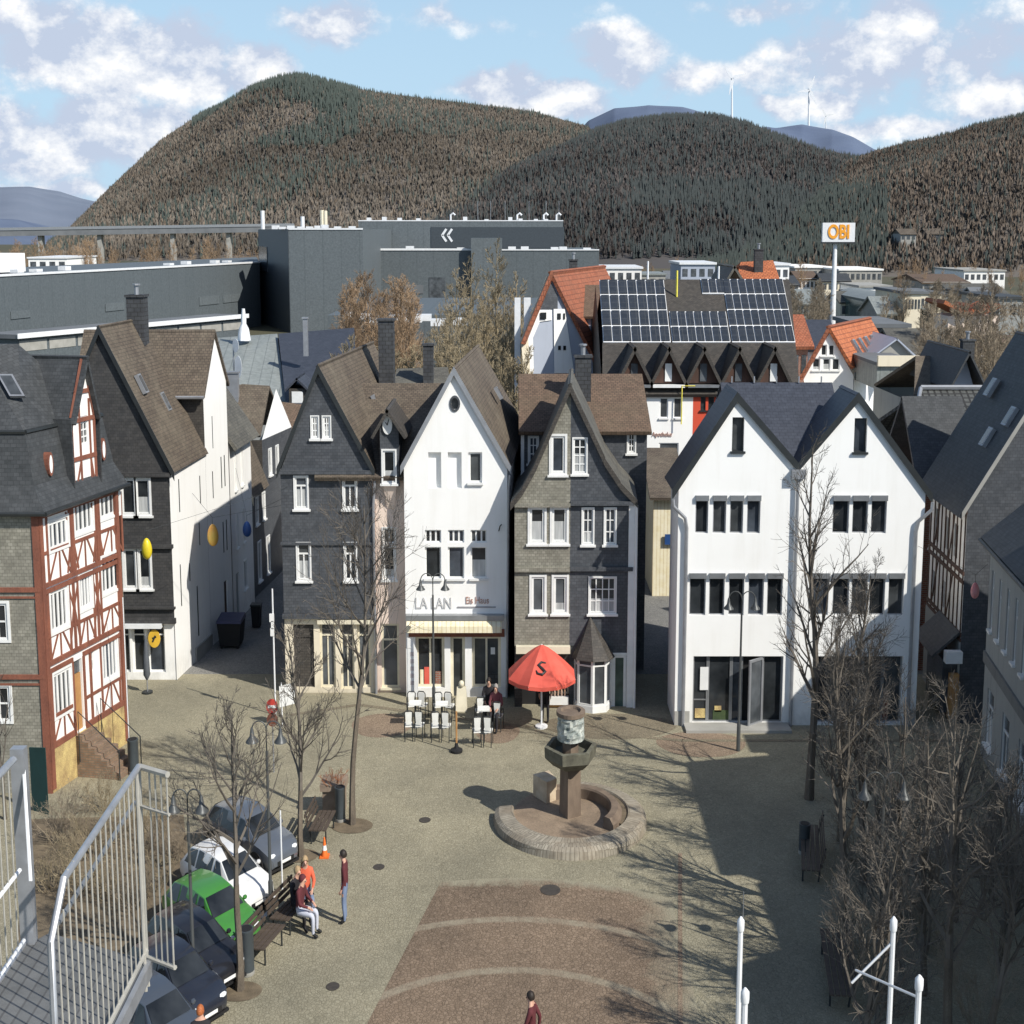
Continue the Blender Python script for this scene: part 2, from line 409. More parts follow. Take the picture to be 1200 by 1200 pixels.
# ------------------------------------------------------------------ light and sky
LIGHT = Vector((-.75, .66, -.90)).normalized()
S = -LIGHT
sun_d = bpy.data.lights.new('sun', 'SUN'); sun = bpy.data.objects.new('sun', sun_d); COL.objects.link(sun)
sun_d.energy = 5.0; sun_d.angle = R(.53); sun_d.color = (1.0, .955, .87)
sun.rotation_euler = LIGHT.to_track_quat('-Z', 'Y').to_euler(); sun.location = (30, -30, 60)
w = bpy.data.worlds.new('World'); sc.world = w; w.use_nodes = True
nt = w.node_tree; bg = nt.nodes['Background']; bg.inputs['Strength'].default_value = .12
sky = nd(nt, 'ShaderNodeTexSky'); sky.sky_type = 'NISHITA'; sky.sun_disc = False
sky.sun_elevation = math.asin(S.z); sky.sun_rotation = math.atan2(S.x, S.y); sky.air_density = 1.0; sky.dust_density = .6; sky.ozone_density = 1.4
def vmath(op, a, b=None):
    n = nd(nt, 'ShaderNodeVectorMath', operation=op)
    for i, x in enumerate((a, b)):
        if x is None: continue
        if hasattr(x, 'links'): nt.links.new(x, n.inputs[i])
        else: n.inputs[i].default_value = x
    return n
def fmath(op, a, b=0.0, clamp=False):
    n = nd(nt, 'ShaderNodeMath', operation=op, use_clamp=clamp)
    for i, x in enumerate((a, b)):
        if hasattr(x, 'links'): nt.links.new(x, n.inputs[i])
        else: n.inputs[i].default_value = x
    return n.outputs[0]
D = vmath('NORMALIZE', nt.nodes.new('ShaderNodeTexCoord').outputs['Generated']).outputs[0]
warp = nd(nt, 'ShaderNodeTexNoise', Scale=16, Detail=5, Roughness=.6); nt.links.new(D, warp.inputs['Vector'])
wv = vmath('MULTIPLY', vmath('SUBTRACT', warp.outputs['Color'], (.5, .5, .5)).outputs[0], (.034, .02, .034)).outputs[0]
DW = vmath('ADD', D, wv).outputs[0]
CLOUDS = [(30, 22, 75, 30, .75), (80, 62, 85, 42, 1.0), (125, 62, 38, 45, 1), (205, 72, 62, 44, 1.1), (250, 92, 50, 24, .8), (305, 82, 48, 34, 1.1), (122, 152, 62, 40, 1.0),
          (45, 165, 100, 42, .8), (192, 150, 40, 36, 1), (20, 195, 120, 26, .55), (385, 28, 62, 32, .9), (575, 100, 58, 26, 1.15), (640, 122, 70, 22, 1.1), (520, 20, 70, 18, .45),
          (730, 66, 64, 30, .8), (700, 78, 40, 16, .6), (830, 86, 62, 28, .72), (1062, 36, 46, 44, 1.05), (1000, 72, 130, 46, .75), (1130, 70, 90, 60, .7), (965, 118, 40, 20, .8), (920, 125, 30, 14, .7),
          (1190, 105, 80, 30, .75), (870, 12, 80, 20, .55), (1040, 150, 120, 16, .55), (340, 100, 40, 20, .5), (90, 225, 160, 14, .5), (-150, 90, 120, 60, .9), (1330, 60, 140, 60, .9), (200, -60, 160, 40, .8), (700, -70, 170, 40, .8), (1100, -60, 140, 40, .8)]
acc = None
for (px, py, rx, ry, k) in CLOUDS:
    d = ray(px, py).normalized()
    dd = vmath('MULTIPLY', vmath('SUBTRACT', DW, tuple(d)).outputs[0], (FPX / rx, 2.0, FPX / ry)).outputs[0]
    ln = vmath('LENGTH', dd).outputs['Value']
    mr = nd(nt, 'ShaderNodeMapRange'); mr.inputs[1].default_value = 1.45; mr.inputs[2].default_value = .1; mr.inputs[3].default_value = 0; mr.inputs[4].default_value = k
    nt.links.new(ln, mr.inputs[0])
    acc = mr.outputs[0] if acc is None else fmath('MAXIMUM', acc, mr.outputs[0])
def fbm(vec, sc_, det=6):
    n = nd(nt, 'ShaderNodeTexNoise', Scale=sc_, Detail=det, Roughness=.62); nt.links.new(vec, n.inputs['Vector']); return n.outputs['Fac']
ST = vmath('MULTIPLY', D, (1, 1, 1.3)).outputs[0]
n1 = fbm(ST, 21)
n2 = fbm(vmath('ADD', ST, (.004, 0, .018)).outputs[0], 21)
nlow = fbm(ST, 7, 3)
dens = fmath('ADD', acc, fmath('MULTIPLY', fmath('SUBTRACT', n1, .53), 1.35))
dens = fmath('ADD', dens, fmath('MULTIPLY', fmath('SUBTRACT', nlow, .5), .6))
mr = nd(nt, 'ShaderNodeMapRange', interpolation_type='SMOOTHSTEP'); mr.inputs[1].default_value = .08; mr.inputs[2].default_value = .50
nt.links.new(dens, mr.inputs[0]); cover = mr.outputs[0]
lit = fmath('ADD', fmath('MULTIPLY', fmath('SUBTRACT', n1, n2), 4.4), fmath('SUBTRACT', fmath('MULTIPLY', dens, .75), .16), True)
dens_l = dens
ccol = mixc(nt, lit, (4.6, 5.3, 6.6), (8.7, 8.75, 8.8))
sepd = nt.nodes.new('ShaderNodeSeparateXYZ'); nt.links.new(D, sepd.inputs[0])
hz = nd(nt, 'ShaderNodeMapRange'); hz.inputs[1].default_value = .05; hz.inputs[2].default_value = .42; hz.inputs[3].default_value = .85; hz.inputs[4].default_value = .0; nt.links.new(sepd.outputs[2], hz.inputs[0])
skyc = mixc(nt, hz.outputs[0], sky.outputs[0], (4.0, 5.9, 7.8))
nt.links.new(mixc(nt, cover, skyc, ccol), bg.inputs['Color'])
sc.view_settings.view_transform = 'Standard'; sc.view_settings.look = 'None'; sc.view_settings.exposure = 0; sc.view_settings.gamma = 1
sc.cycles.max_bounces = 6; sc.cycles.transparent_max_bounces = 6
try: sc.cycles.use_denoising = True
except Exception: pass

# ------------------------------------------------------------------ ground
def cobble(name, c1, c2, gap, scale=8.5, patch=(.8, 1.15), rings=None, dark=.35):
    m, nt, b = new_mat(name)
    v = coords(nt, 'Object', (1 / SQUEEZE, 1, 1))
    vo = nd(nt, 'ShaderNodeTexVoronoi', Scale=scale, feature='F1'); nt.links.new(v, vo.inputs['Vector'])
    ve = nd(nt, 'ShaderNodeTexVoronoi', Scale=scale, feature='DISTANCE_TO_EDGE'); nt.links.new(v, ve.inputs['Vector'])
    sep = nt.nodes.new('ShaderNodeSeparateColor'); nt.links.new(vo.outputs['Color'], sep.inputs[0])
    col = mixc(nt, sep.outputs[0], c1, c2)
    col = mixc(nt, ramp(nt, ve.outputs['Distance'], .09, .0), col, gap)
    big = ramp(nt, noise(nt, v, .22, 6, .65), .35, .7)
    col = mixc(nt, .8, col, mixc(nt, big, (.38, .38, .37), (.62, .61, .58)), 'OVERLAY')
    md = ramp(nt, noise(nt, v, 1.3, 6, .7), .52, .78)
    f = nd(nt, 'ShaderNodeMath', operation='MULTIPLY'); nt.links.new(md, f.inputs[0]); f.inputs[1].default_value = dark
    col = mixc(nt, f.outputs[0], col, tuple(x * .5 for x in c1))
    if rings:
        cy, edges, ringc = rings
        sx = nt.nodes.new('ShaderNodeSeparateXYZ'); nt.links.new(v, sx.inputs[0])
        o = nd(nt, 'ShaderNodeVectorMath', operation='SUBTRACT'); nt.links.new(v, o.inputs[0]); o.inputs[1].default_value = (0, cy, 0)
        ln = nd(nt, 'ShaderNodeVectorMath', operation='LENGTH'); nt.links.new(o.outputs[0], ln.inputs[0])
        for rr, wd in edges:
            s1 = nd(nt, 'ShaderNodeMath', operation='SUBTRACT'); nt.links.new(ln.outputs['Value'], s1.inputs[0]); s1.inputs[1].default_value = rr
            a1 = nd(nt, 'ShaderNodeMath', operation='ABSOLUTE'); nt.links.new(s1.outputs[0], a1.inputs[0])
            k = ramp(nt, a1.outputs[0], wd, wd * .5)
            nn = ramp(nt, noise(nt, v, 2.2, 5, .7), .25, .65); kk = nd(nt, 'ShaderNodeMath', operation='MULTIPLY'); nt.links.new(k, kk.inputs[0]); nt.links.new(nn, kk.inputs[1])
            col = mixc(nt, kk.outputs[0], col, ringc)
        ed = nd(nt, 'ShaderNodeMath', operation='MULTIPLY_ADD'); nt.links.new(noise(nt, v, 1.6, 6, .7), ed.inputs[0]); ed.inputs[1].default_value = 1.6; nt.links.new(ln.outputs['Value'], ed.inputs[2])
        col = mixc(nt, ramp(nt, ed.outputs[0], 11.9, 12.4), col, (.30, .275, .20))
        ex = nd(nt, 'ShaderNodeMath', operation='MULTIPLY_ADD'); nt.links.new(noise(nt, v, 1.1, 6, .7), ex.inputs[0]); ex.inputs[1].default_value = 2.4; nt.links.new(sx.outputs[0], ex.inputs[2])
        col = mixc(nt, ramp(nt, ex.outputs[0], 5.2, 6.8), col, (.30, .275, .20))
    nt.links.new(col, b.inputs['Base Color']); b.inputs['Roughness'].default_value = .85; b.inputs['Specular IOR Level'].default_value = .2
    bump(nt, b, ramp(nt, ve.outputs['Distance'], 0, .12), .5, .015)
    return m
MT['paving'] = cobble('paving', (.285, .260, .190), (.350, .322, .240), (.205, .187, .134), 10.5)
MT['paving_brown'] = cobble('paving_brown', (.195, .145, .105), (.265, .20, .148), (.115, .086, .063), 9.5, rings=(27.2, [(6.4, .2), (9.1, .2)], (.31, .27, .20)))
MT['paving_rose'] = cobble('paving_rose', (.25, .19, .14), (.31, .24, .18), (.15, .11, .08), 10.5)
MT['paving_umber'] = cobble('paving_umber', (.20, .175, .13), (.26, .225, .165), (.13, .11, .08), 10.5)
MT['paving_alley'] = cobble('paving_alley', (.2, .2, .195), (.26, .255, .245), (.12, .12, .12), 9.5)
MT['earth'] = mat_noise('earth', (.10, .085, .05), (.055, .06, .03), .02, .95)
mb = MB(); g = [(-9000, -300), (9000, -300), (9000, 12000), (-9000, 12000)]
mb.poly([(x, y, -.03) for x, y in g]); kind(mb.build('ground', 'earth', None), 'structure')
mb = MB(); mb.poly([(-24, 1, 0), (24, 1, 0), (24, 58, 0), (-24, 58, 0)]); kind(mb.build('square_paving', 'paving', None), 'structure')
mb = MB(); mb.poly([(-40, 58, 0), (40, 58, 0), (40, 104, 0), (-40, 104, 0)]); kind(mb.build('lane_paving', 'paving_alley', None), 'structure')
def clip_half(poly, n, c):
    out = []
    for i in range(len(poly)):
        a, b = poly[i], poly[(i + 1) % len(poly)]
        da = a[0] * n[0] + a[1] * n[1] - c; db = b[0] * n[0] + b[1] * n[1] - c
        if da <= 0: out.append(a)
        if (da < 0 < db) or (db < 0 < da):
            t = da / (da - db); out.append((a[0] + (b[0] - a[0]) * t, a[1] + (b[1] - a[1]) * t))
    return out
el = [(11.6 * SQUEEZE * math.cos(t), 27.2 + 11.6 * math.sin(t)) for t in [2 * math.pi * i / 160 for i in range(160)]]
pA, pB = at_z(430, 1200), at_z(508, 1050)
nl = Vector((pB.y - pA.y, -(pB.x - pA.x), 0)); nl = -nl
el = clip_half(el, (nl.x, nl.y), nl.x * pA.x + nl.y * pA.y); el = clip_half(el, (1, 0), 4.0)
mb = MB(); mb.poly([(x, y, .004) for x, y in el]); kind(mb.build('paving_circle', 'paving_brown', None), 'structure')
for cx, cy, rx, ry, mt in [(448, 850, 36, 14, 'paving_rose'), (583, 858, 26, 13, 'paving_rose'), (822, 872, 52, 15, 'paving_rose'), (715, 851, 78, 15, 'paving_umber')]:
    c = at_z(cx, cy); rX = (at_z(cx + rx, cy) - c).x; rY = (at_z(cx, cy - ry).y - at_z(cx, cy + ry).y) / 2
    mb = MB(); mb.poly([(c.x + rX * math.cos(t) * (1 + .05 * math.sin(3 * t)), c.y + rY * math.sin(t), .004) for t in [2 * math.pi * i / 48 for i in range(48)]])
    kind(mb.build('paving_patch', mt, None), 'structure')
# thin dividing channels of paler setts across the square
def strip(px, w, z, mt, name):
    pts = [at_z(*p) for p in px]; mb = MB()
    for a, b in zip(pts, pts[1:]):
        d = (b - a).normalized(); q = Vector((-d.y, d.x, 0)) * w / 2
        mb.poly([a - q + Vector((0, 0, z)), b - q + Vector((0, 0, z)), b + q + Vector((0, 0, z)), a + q + Vector((0, 0, z))])
    return kind(mb.build(name, mt, None), 'structure')
strip([(340, 838), (420, 826), (600, 850), (800, 868), (1130, 868)], .25, .009, 'paving_umber', 'gutter_strip')
strip([(797, 1000), (797, 1260)], .10, .009, 'paving_rose', 'joint_strip')

# ------------------------------------------------------------------ hills and forest
def to_px(X, Y, Z):
    c, s = math.cos(PITCH), math.sin(PITCH)
    dz = Z - CH; f = Y * c - dz * s; up = Y * s + dz * c
    return 600 + FPX * X / f, 600 - FPX * up / f
rng = np.random.default_rng(11)
def attr_mat(name, attr='tint', rough=.95):
    m, nt, b = new_mat(name)
    a = nd(nt, 'ShaderNodeAttribute', attribute_name=attr); nt.links.new(a.outputs['Color'], b.inputs['Base Color'])
    b.inputs['Roughness'].default_value = rough; b.inputs['Specular IOR Level'].default_value = .02
    ge = nt.nodes.new('ShaderNodeNewGeometry'); mx = nd(nt, 'ShaderNodeMix', data_type='VECTOR'); mx.inputs[0].default_value = .85; nt.links.new(ge.outputs['Normal'], mx.inputs[4]); mx.inputs[5].default_value = (0, -.5, .86)
    nm = nd(nt, 'ShaderNodeVectorMath', operation='NORMALIZE'); nt.links.new(mx.outputs[1], nm.inputs[0]); nt.links.new(nm.outputs[0], b.inputs['Normal'])      # crowns scatter light as a soft volume
    return m
MT['forest'] = attr_mat('forest')
def lattice(seed, n=64):
    r = np.random.default_rng(seed).random((n, n))
    def f(x, y):
        x = np.asarray(x) % n; y = np.asarray(y) % n
        i = np.floor(x).astype(int); j = np.floor(y).astype(int); a = x - i; b = y - j
        a = a * a * (3 - 2 * a); b = b * b * (3 - 2 * b); i1 = (i + 1) % n; j1 = (j + 1) % n; i %= n; j %= n
        return (r[i, j] * (1 - a) + r[i1, j] * a) * (1 - b) + (r[i, j1] * (1 - a) + r[i1, j1] * a) * b
    return f
def hill(name, sil, Yr, Yf, seed, mat, back=500, drop=0):
    P = [at_y(x, y, Yr) for x, y in sil]; xs = np.array([p.x for p in P]); zs = np.array([p.z - drop for p in P])
    ln = lattice(seed)
    def surf(X, t):
        zr = np.interp(X, xs, zs) - 4
        f = np.where(t <= 1, np.sin(np.clip(t, 0, 1) * math.pi / 2) ** 1.15, 1 - (np.clip(t, 1, 2) - 1) * .8)
        k = np.clip(1 - np.abs(t - .5) * 1.9, 0, 1)
        Y = Yf + (Yr - Yf) * np.minimum(t, 1) + back * np.maximum(t - 1, 0)
        return X * np.minimum(Y / Yr, 1), Y, zr * f + k * zr * .28 * (ln(X / 130 + 7, t * 3) - .5) - 3      # X is scaled with distance from the camera, keeping the hill outline
    nx, ntt = 150, 34
    X = np.linspace(xs[0], xs[-1], nx); T = np.linspace(0, 1.5, ntt)
    XX, TT = np.meshgrid(X, T); v = np.stack(surf(XX, TT), -1).reshape(-1, 3)
    fs = [[i * nx + j, i * nx + j + 1, (i + 1) * nx + j + 1, (i + 1) * nx + j] for i in range(ntt - 1) for j in range(nx - 1)]
    me = bpy.data.meshes.new(name); me.from_pydata(v.tolist(), [], fs); me.materials.append(MT[mat])
    me.polygons.foreach_set('use_smooth', [True] * len(fs))
    o = bpy.data.objects.new(name, me); COL.objects.link(o); kind(o, 'structure')
    return xs, zs, surf
def mesh_np(name, V, quads, tris, C, mat):
    me = bpy.data.meshes.new(name); nv = len(V); nq, ntr = len(quads), len(tris)
    me.vertices.add(nv); me.vertices.foreach_set('co', np.ascontiguousarray(V, np.float32).ravel())
    me.loops.add(nq * 4 + ntr * 3); me.loops.foreach_set('vertex_index', np.concatenate([quads.ravel(), tris.ravel()]).astype(np.int32))
    me.polygons.add(nq + ntr); me.polygons.foreach_set('loop_start', np.concatenate([np.arange(nq) * 4, nq * 4 + np.arange(ntr) * 3]).astype(np.int32))
    me.update(calc_edges=True); me.materials.append(MT[mat])
    at = me.attributes.new('tint', 'FLOAT_COLOR', 'POINT'); arr = np.ones((nv, 4), np.float32); arr[:, :3] = np.clip(C, 0, 1); at.data.foreach_set('color', arr.ravel())
    o = bpy.data.objects.new(name, me); COL.objects.link(o); return o
def forest(name, hl, N, conif, deco, spruce, hsz, seed, ridge=0.10, label=None, kx=1.0):
    xs, zs, surf = hl; r = np.random.default_rng(seed); ln = lattice(seed + 5)
    X0 = r.uniform(xs[0], xs[-1], N); T = r.uniform(.02, 1.02, N) ** .8
    k = int(N * ridge); T[:k] = r.uniform(.94, 1.01, k)
    ok = np.interp(X0, xs, zs) > 5; X0, T = X0[ok], T[ok]
    X, Y, Z = surf(X0, T); px, py = to_px(X, Y, Z); vis = (px > -260) & (px < 1460); X, Y, Z, T, px, py = X[vis], Y[vis], Z[vis], T[vis], px[vis], py[vis]
    n = len(X); pn = ln(X / 90, Y / 90); con = r.random(n) < conif(px, py, pn); patch = .75 * ln(X / 110 + 20, Y / 90 + 9) + .25 * ln(X / 30 + 3, Y / 30 + 30); px = px + 170 * (ln(X / 55 + 8, Y / 55 + 2) - .5) + 110 * (r.random(len(px)) - .5); py = py + 50 * (ln(X / 36 + 31, Y / 36 + 12) - .5)
    V, Q, TR, Cc = [], [], [], []; nv = 0
    i = np.where(~con)[0]; m = len(i); M = 6
    if m:
        h = hsz * r.uniform(.65, 1.2, m); c = np.array(deco)[None] * ((.58 + .84 * patch[i]) * r.uniform(.93, 1.07, m))[:, None]; warm = r.random(m) < .15; c[warm] *= np.array((1.05, .98, .92))
        a = r.uniform(0, 2 * np.pi, (m, M)); sp = r.uniform(.06, .34, (m, M)) * h[:, None]; ht = h[:, None] * r.uniform(.6, 1.05, (m, M)); b = a + 1.57 + r.uniform(-.6, .6, (m, M)); ww = h[:, None] * r.uniform(.05, .12, (m, M)); bz = h[:, None] * r.uniform(0, .3, (m, M))
        x, y, z = X[i][:, None], Y[i][:, None], Z[i][:, None]; cx, sy = np.cos(a) * SQUEEZE, np.sin(a)
        one = np.ones((m, M)); P = np.stack([np.stack([x * one, y * one, z + bz], -1), np.stack([x + .5 * sp * cx + ww * np.cos(b), y + .5 * sp * sy + ww * np.sin(b), z + ht * .62], -1), np.stack([x + sp * cx, y + sp * sy, z + ht], -1), np.stack([x + .5 * sp * cx - ww * np.cos(b), y + .5 * sp * sy - ww * np.sin(b), z + ht * .55], -1)], 2)
        V.append(P.reshape(-1, 3)); Q.append(np.arange(m * M * 4).reshape(-1, 4) + nv); nv += m * M * 4
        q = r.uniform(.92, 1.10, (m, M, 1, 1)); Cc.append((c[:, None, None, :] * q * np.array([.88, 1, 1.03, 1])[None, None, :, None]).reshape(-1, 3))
        st = np.where(r.random(m) < .16)[0]; ww = h[st] * .013; ht = h[st] * .8; x, y, z = X[i][st], Y[i][st] - .8, Z[i][st]
        P = np.stack([np.stack([x - ww, y, z], -1), np.stack([x + ww, y, z], -1), np.stack([x + ww * .4, y, z + ht], -1), np.stack([x - ww * .4, y, z + ht], -1)], 1)
        V.append(P.reshape(-1, 3)); Q.append(np.arange(len(st) * 4).reshape(-1, 4) + nv); nv += len(st) * 4; Cc.append(np.repeat(np.array(deco)[None] * 1.35, len(st) * 4, 0))
    i = np.where(con)[0]; m = len(i)
    if m:
        h = hsz * r.uniform(1.0, 1.75, m); c = np.array(spruce)[None] * r.uniform(.85, 1.15, m)[:, None]; K = 5; a0 = r.uniform(0, 6, m)
        for zb, zt, wv, cc in ((.05, .62, 1.0, .9), (.36, 1.0, .66, 1.1)):
            an = a0[:, None] + 2 * np.pi * np.arange(K)[None] / K; wd = (h * .17 * wv)[:, None] * r.uniform(.75, 1.2, (m, K))
            ring = np.stack([X[i][:, None] + wd * np.cos(an) * SQUEEZE, Y[i][:, None] + wd * np.sin(an), Z[i][:, None] + h[:, None] * (zb + r.uniform(-.04, .04, (m, K)))], -1)
            P = np.concatenate([ring, np.stack([X[i], Y[i], Z[i] + h * zt], -1)[:, None]], 1); V.append(P.reshape(-1, 3))
            base = nv + np.arange(m)[:, None] * (K + 1); j = np.arange(K)[None]
            TR.append(np.stack([base + j, base + (j + 1) % K, base + K + 0 * j], -1).reshape(-1, 3)); nv += m * (K + 1)
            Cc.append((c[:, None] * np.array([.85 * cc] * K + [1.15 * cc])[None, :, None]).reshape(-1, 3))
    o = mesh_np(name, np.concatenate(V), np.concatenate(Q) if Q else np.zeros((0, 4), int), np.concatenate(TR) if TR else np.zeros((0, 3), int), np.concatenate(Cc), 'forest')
    kind(o, 'stuff')
    if label: o['label'] = label; o['category'] = 'forest'
    return o
MT['hill_soil'] = mat_noise('hill_soil', (.14, .122, .104), (.11, .097, .084), .02, .95)
MT['hill_painted_shade'] = mat_noise('hill_painted_shade', (.08, .073, .07), (.062, .057, .056), .02, .95)  # middle hill ground, with cloud shade put into its colour
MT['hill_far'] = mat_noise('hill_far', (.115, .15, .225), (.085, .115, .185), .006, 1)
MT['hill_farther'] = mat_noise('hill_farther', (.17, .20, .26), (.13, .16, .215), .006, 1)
silA = [(40, 284), (60, 270), (78, 260), (133, 207), (187, 158), (234, 128), (289, 108), (351, 100), (410, 102), (469, 110), (545, 119), (625, 129), (687, 145), (730, 178), (800, 235), (900, 290)]
hA = hill('wooded_hill', silA, 1900, 850, 1, 'hill_soil', drop=8)
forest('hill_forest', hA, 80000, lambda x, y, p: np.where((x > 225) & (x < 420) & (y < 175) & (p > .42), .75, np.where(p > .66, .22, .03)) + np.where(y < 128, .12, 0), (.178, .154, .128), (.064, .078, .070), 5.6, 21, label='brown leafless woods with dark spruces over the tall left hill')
silB = [(330, 305), (420, 268), (500, 235), (560, 212), (620, 190), (660, 170), (700, 148), (730, 138), (780, 131), (835, 131), (870, 142), (910, 160), (960, 176), (1010, 184), (1060, 212), (1130, 250), (1250, 300)]
hB = hill('shade_tinted_hill', silB, 1500, 700, 2, 'hill_painted_shade', drop=2)
forest('shade_tinted_forest', hB, 70000, lambda x, y, p: np.where(y < 175, .45, np.where((y > 214) & (x > 740) & (p > .40), .8, .22)), (.096, .086, .082), (.052, .060, .060), 4.8, 31, label='woods darkened in colour as cloud shade over the middle hill')  # cloud shadow on these woods is painted in by darker tree colours
silC = [(700, 320), (760, 300), (860, 262), (930, 225), (990, 185), (1030, 172), (1070, 161), (1110, 152), (1150, 138), (1200, 127), (1260, 118), (1360, 112), (1450, 120)]
hC = hill('right_hill', silC, 1250, 560, 3, 'hill_soil', drop=2)
forest('right_forest', hC, 62000, lambda x, y, p: np.where((x > 930) & (x < 1040) & (y > 225) & (y < 318), .6, np.where((x < 960) & (y > 225) & (p > .45), .6, np.where(p > .62, .3, .06))), (.140, .116, .096), (.052, .062, .058), 4.4, 41, label='brown leafless woods with a dark spruce stand over the right hill')
hill('far_hill', [(640, 175), (670, 158), (690, 138), (720, 124), (760, 121), (800, 126), (850, 140), (900, 160)], 3500, 2400, 4, 'hill_far')
hill('far_hill', [(800, 200), (850, 160), (900, 148), (940, 145), (975, 152), (1000, 163), (1050, 190)], 4300, 3000, 5, 'hill_far')
hill('far_hill', [(-200, 210), (-60, 213), (0, 218), (35, 217), (70, 222), (95, 230), (130, 238), (200, 262), (260, 290)], 4200, 2600, 6, 'hill_farther')
hill('far_hill', [(-150, 240), (-40, 246), (0, 251), (20, 252), (45, 262), (80, 275)], 2600, 1900, 7, 'hill_far')

# ------------------------------------------------------------------ wind turbines and viaduct
def turbine(px, hub, foot, Y, blade, rot, label):
    b = at_y(px, foot, Y); h = at_y(px, hub, Y)
    t = thing('wind_turbine', label, 'wind turbine', (b.x, b.y, b.z), 'wind turbines on the far ridge')
    L = (h.z - b.z); mb = MB(); mb.tube([b - Vector((0, 0, 25)), h], [L * .032, L * .018], 8); mb.build('tower', 'white_metal', t, smooth=True)
    mb = MB(); mb.box(h.x - L * .03, h.x + L * .03, h.y - L * .09, h.y + L * .05, h.z - L * .03, h.z + L * .04); mb.build('nacelle', 'white_metal', t)
    for k in range(3):
        a = rot + 2 * math.pi * k / 3; d = Vector((math.sin(a) * SQUEEZE, 0, math.cos(a))); q = Vector((math.cos(a), 0, -math.sin(a)))
        o = h + Vector((0, -L * .1, 0)); BL = blade
        mb = MB(); mb.prism([o - q * BL * .03, o + d * BL * .2 - q * BL * .12, o + d * BL, o + d * BL * .2 + q * BL * .08], (0, BL * .02, 0)); mb.build('blade', 'white_metal', t)
turbine(858, 92, 138, 3500, 38, R(75), 'leftmost wind turbine standing on the dark middle ridge')
turbine(948, 106, 152, 4300, 44, R(25), 'tallest white wind turbine standing on the bluish far hill')
turbine(968, 136, 157, 5200, 36, R(80), 'smallest wind turbine just right of the tall one')
t = thing('viaduct', 'long grey road viaduct crossing the valley on slim pale piers', 'bridge', at_y(150, 300, 620))
a, b = at_y(-120, 272, 620), at_y(345, 265, 660)
mb = MB(); d = Vector((0, 9, 0)); mb.hexa([a + Vector((0, 0, -2.2)), b + Vector((0, 0, -2.2)), b + d + Vector((0, 0, -2.2)), a + d + Vector((0, 0, -2.2)), a, b, b + d, a + d]); mb.build('deck', 'concrete_dark', t)
mb = MB(); mb.hexa([a + Vector((0, -.3, 0.02)), b + Vector((0, -.3, .02)), b + Vector((0, 0, .02)), a + Vector((0, 0, .02)), a + Vector((0, -.3, 1.1)), b + Vector((0, -.3, 1.1)), b + Vector((0, 0, 1.1)), a + Vector((0, 0, 1.1))]); mb.build('parapet', 'grey_metal', t)
for px in (-30, 38, 104, 187, 252, 318):
    q = at_y(px, 278, 626); f = (q.x - a.x) / (b.x - a.x); y = a.y + (b.y - a.y) * f + 4; zt = a.z + (b.z - a.z) * f - 2.2
    mb = MB(); mb.prism([(q.x - .8, y - 2, -1), (q.x + .8, y - 2, -1), (q.x + .8, y + 2, -1), (q.x - .8, y + 2, -1)], (0, 0, zt + 1)); mb.build('pier', 'concrete', t)

# ------------------------------------------------------------------ distant halls and houses
def block(root, name, x0, x1, y0, y1, z1, mat, z0=0):
    mb = MB(); mb.box(x0, x1, y0, y1, z0, z1); return mb.build(name, mat, root)
# long low hall at left
A, B = at_y(-60, 333, 186), at_y(304, 303, 281)
t = thing('factory_hall', 'long low dark grey factory hall running off at left', 'factory', (A.x, A.y, 0))
zt = 11.0; pl = Plane((A.x, A.y), (B.x, B.y)); back = Vector((-10, 60, 0))
mb = MB(); mb.hexa([Vector((A.x, A.y, 0)), Vector((B.x, B.y, 0)), Vector((B.x, B.y, 0)) + back, Vector((A.x, A.y, 0)) + back, Vector((A.x, A.y, zt)), Vector((B.x, B.y, zt)), Vector((B.x, B.y, zt)) + back, Vector((A.x, A.y, zt)) + back]); mb.build('wall', 'hall_grey', t)
for (x0, y0, x1, y1) in [(12, 364, 35, 373), (123, 355, 145, 364), (233, 347, 256, 357), (261, 345, 281, 354)]:
    mb = MB(); fbox(mb, pl, *pl.rect(x0, y0, x1, y1), .02, .12); mb.build('window', 'hall_light', t)
mb = MB(); fbox(mb, pl, -.2, pl.L, zt - .05, zt + .22, -.6, .15); mb.build('roof_edge', 'white_metal', t)
for px in (40, 62, 95, 215, 235, 268, 282):
    q = pl.sz(px, 315)[0]; mb = MB(); fbox(mb, pl, q - .8, q + .8, zt + .2, zt + random.uniform(.5, .9), -3, -1.9); mb.build('roof_vent', 'white_metal', t)
q = pl.sz(55, 310)[0]; mb = MB(); fbox(mb, pl, q - 3, q + 3.4, zt + .2, zt + 2.6, -12, -5); mb.build('roof_cabin', 'white_plaster', t)
# white low annexe in front
A2, B2 = at_y(20, 392, 168), at_y(284, 368, 208)
t = thing('low_annexe', 'low flat roofed annexe with white edge in front of the long grey hall', 'building', (A2.x, A2.y, 0))
p2 = Plane((A2.x, A2.y), (B2.x, B2.y)); za = 5.8
mb = MB(); fbox(mb, p2, 0, p2.L, 0, za - .5, -4, 0); mb.build('wall', 'hall_grey', t)
mb = MB(); fbox(mb, p2, -.5, p2.L + .5, za - .5, za - .05, -4.5, .5); mb.build('roof', 'concrete_dark', t)
mb = MB(); fbox(mb, p2, -.6, p2.L + .6, za - .48, za + .05, .5, .62); mb.build('roof_edge', 'white_metal', t)
for i in range(9):
    s_ = p2.L * (i + .5) / 9; mb = MB(); fbox(mb, p2, s_ - 2.2, s_ + 2.2, za - 1.9, za - .8, .02, .06); mb.build('window', 'concrete', t)
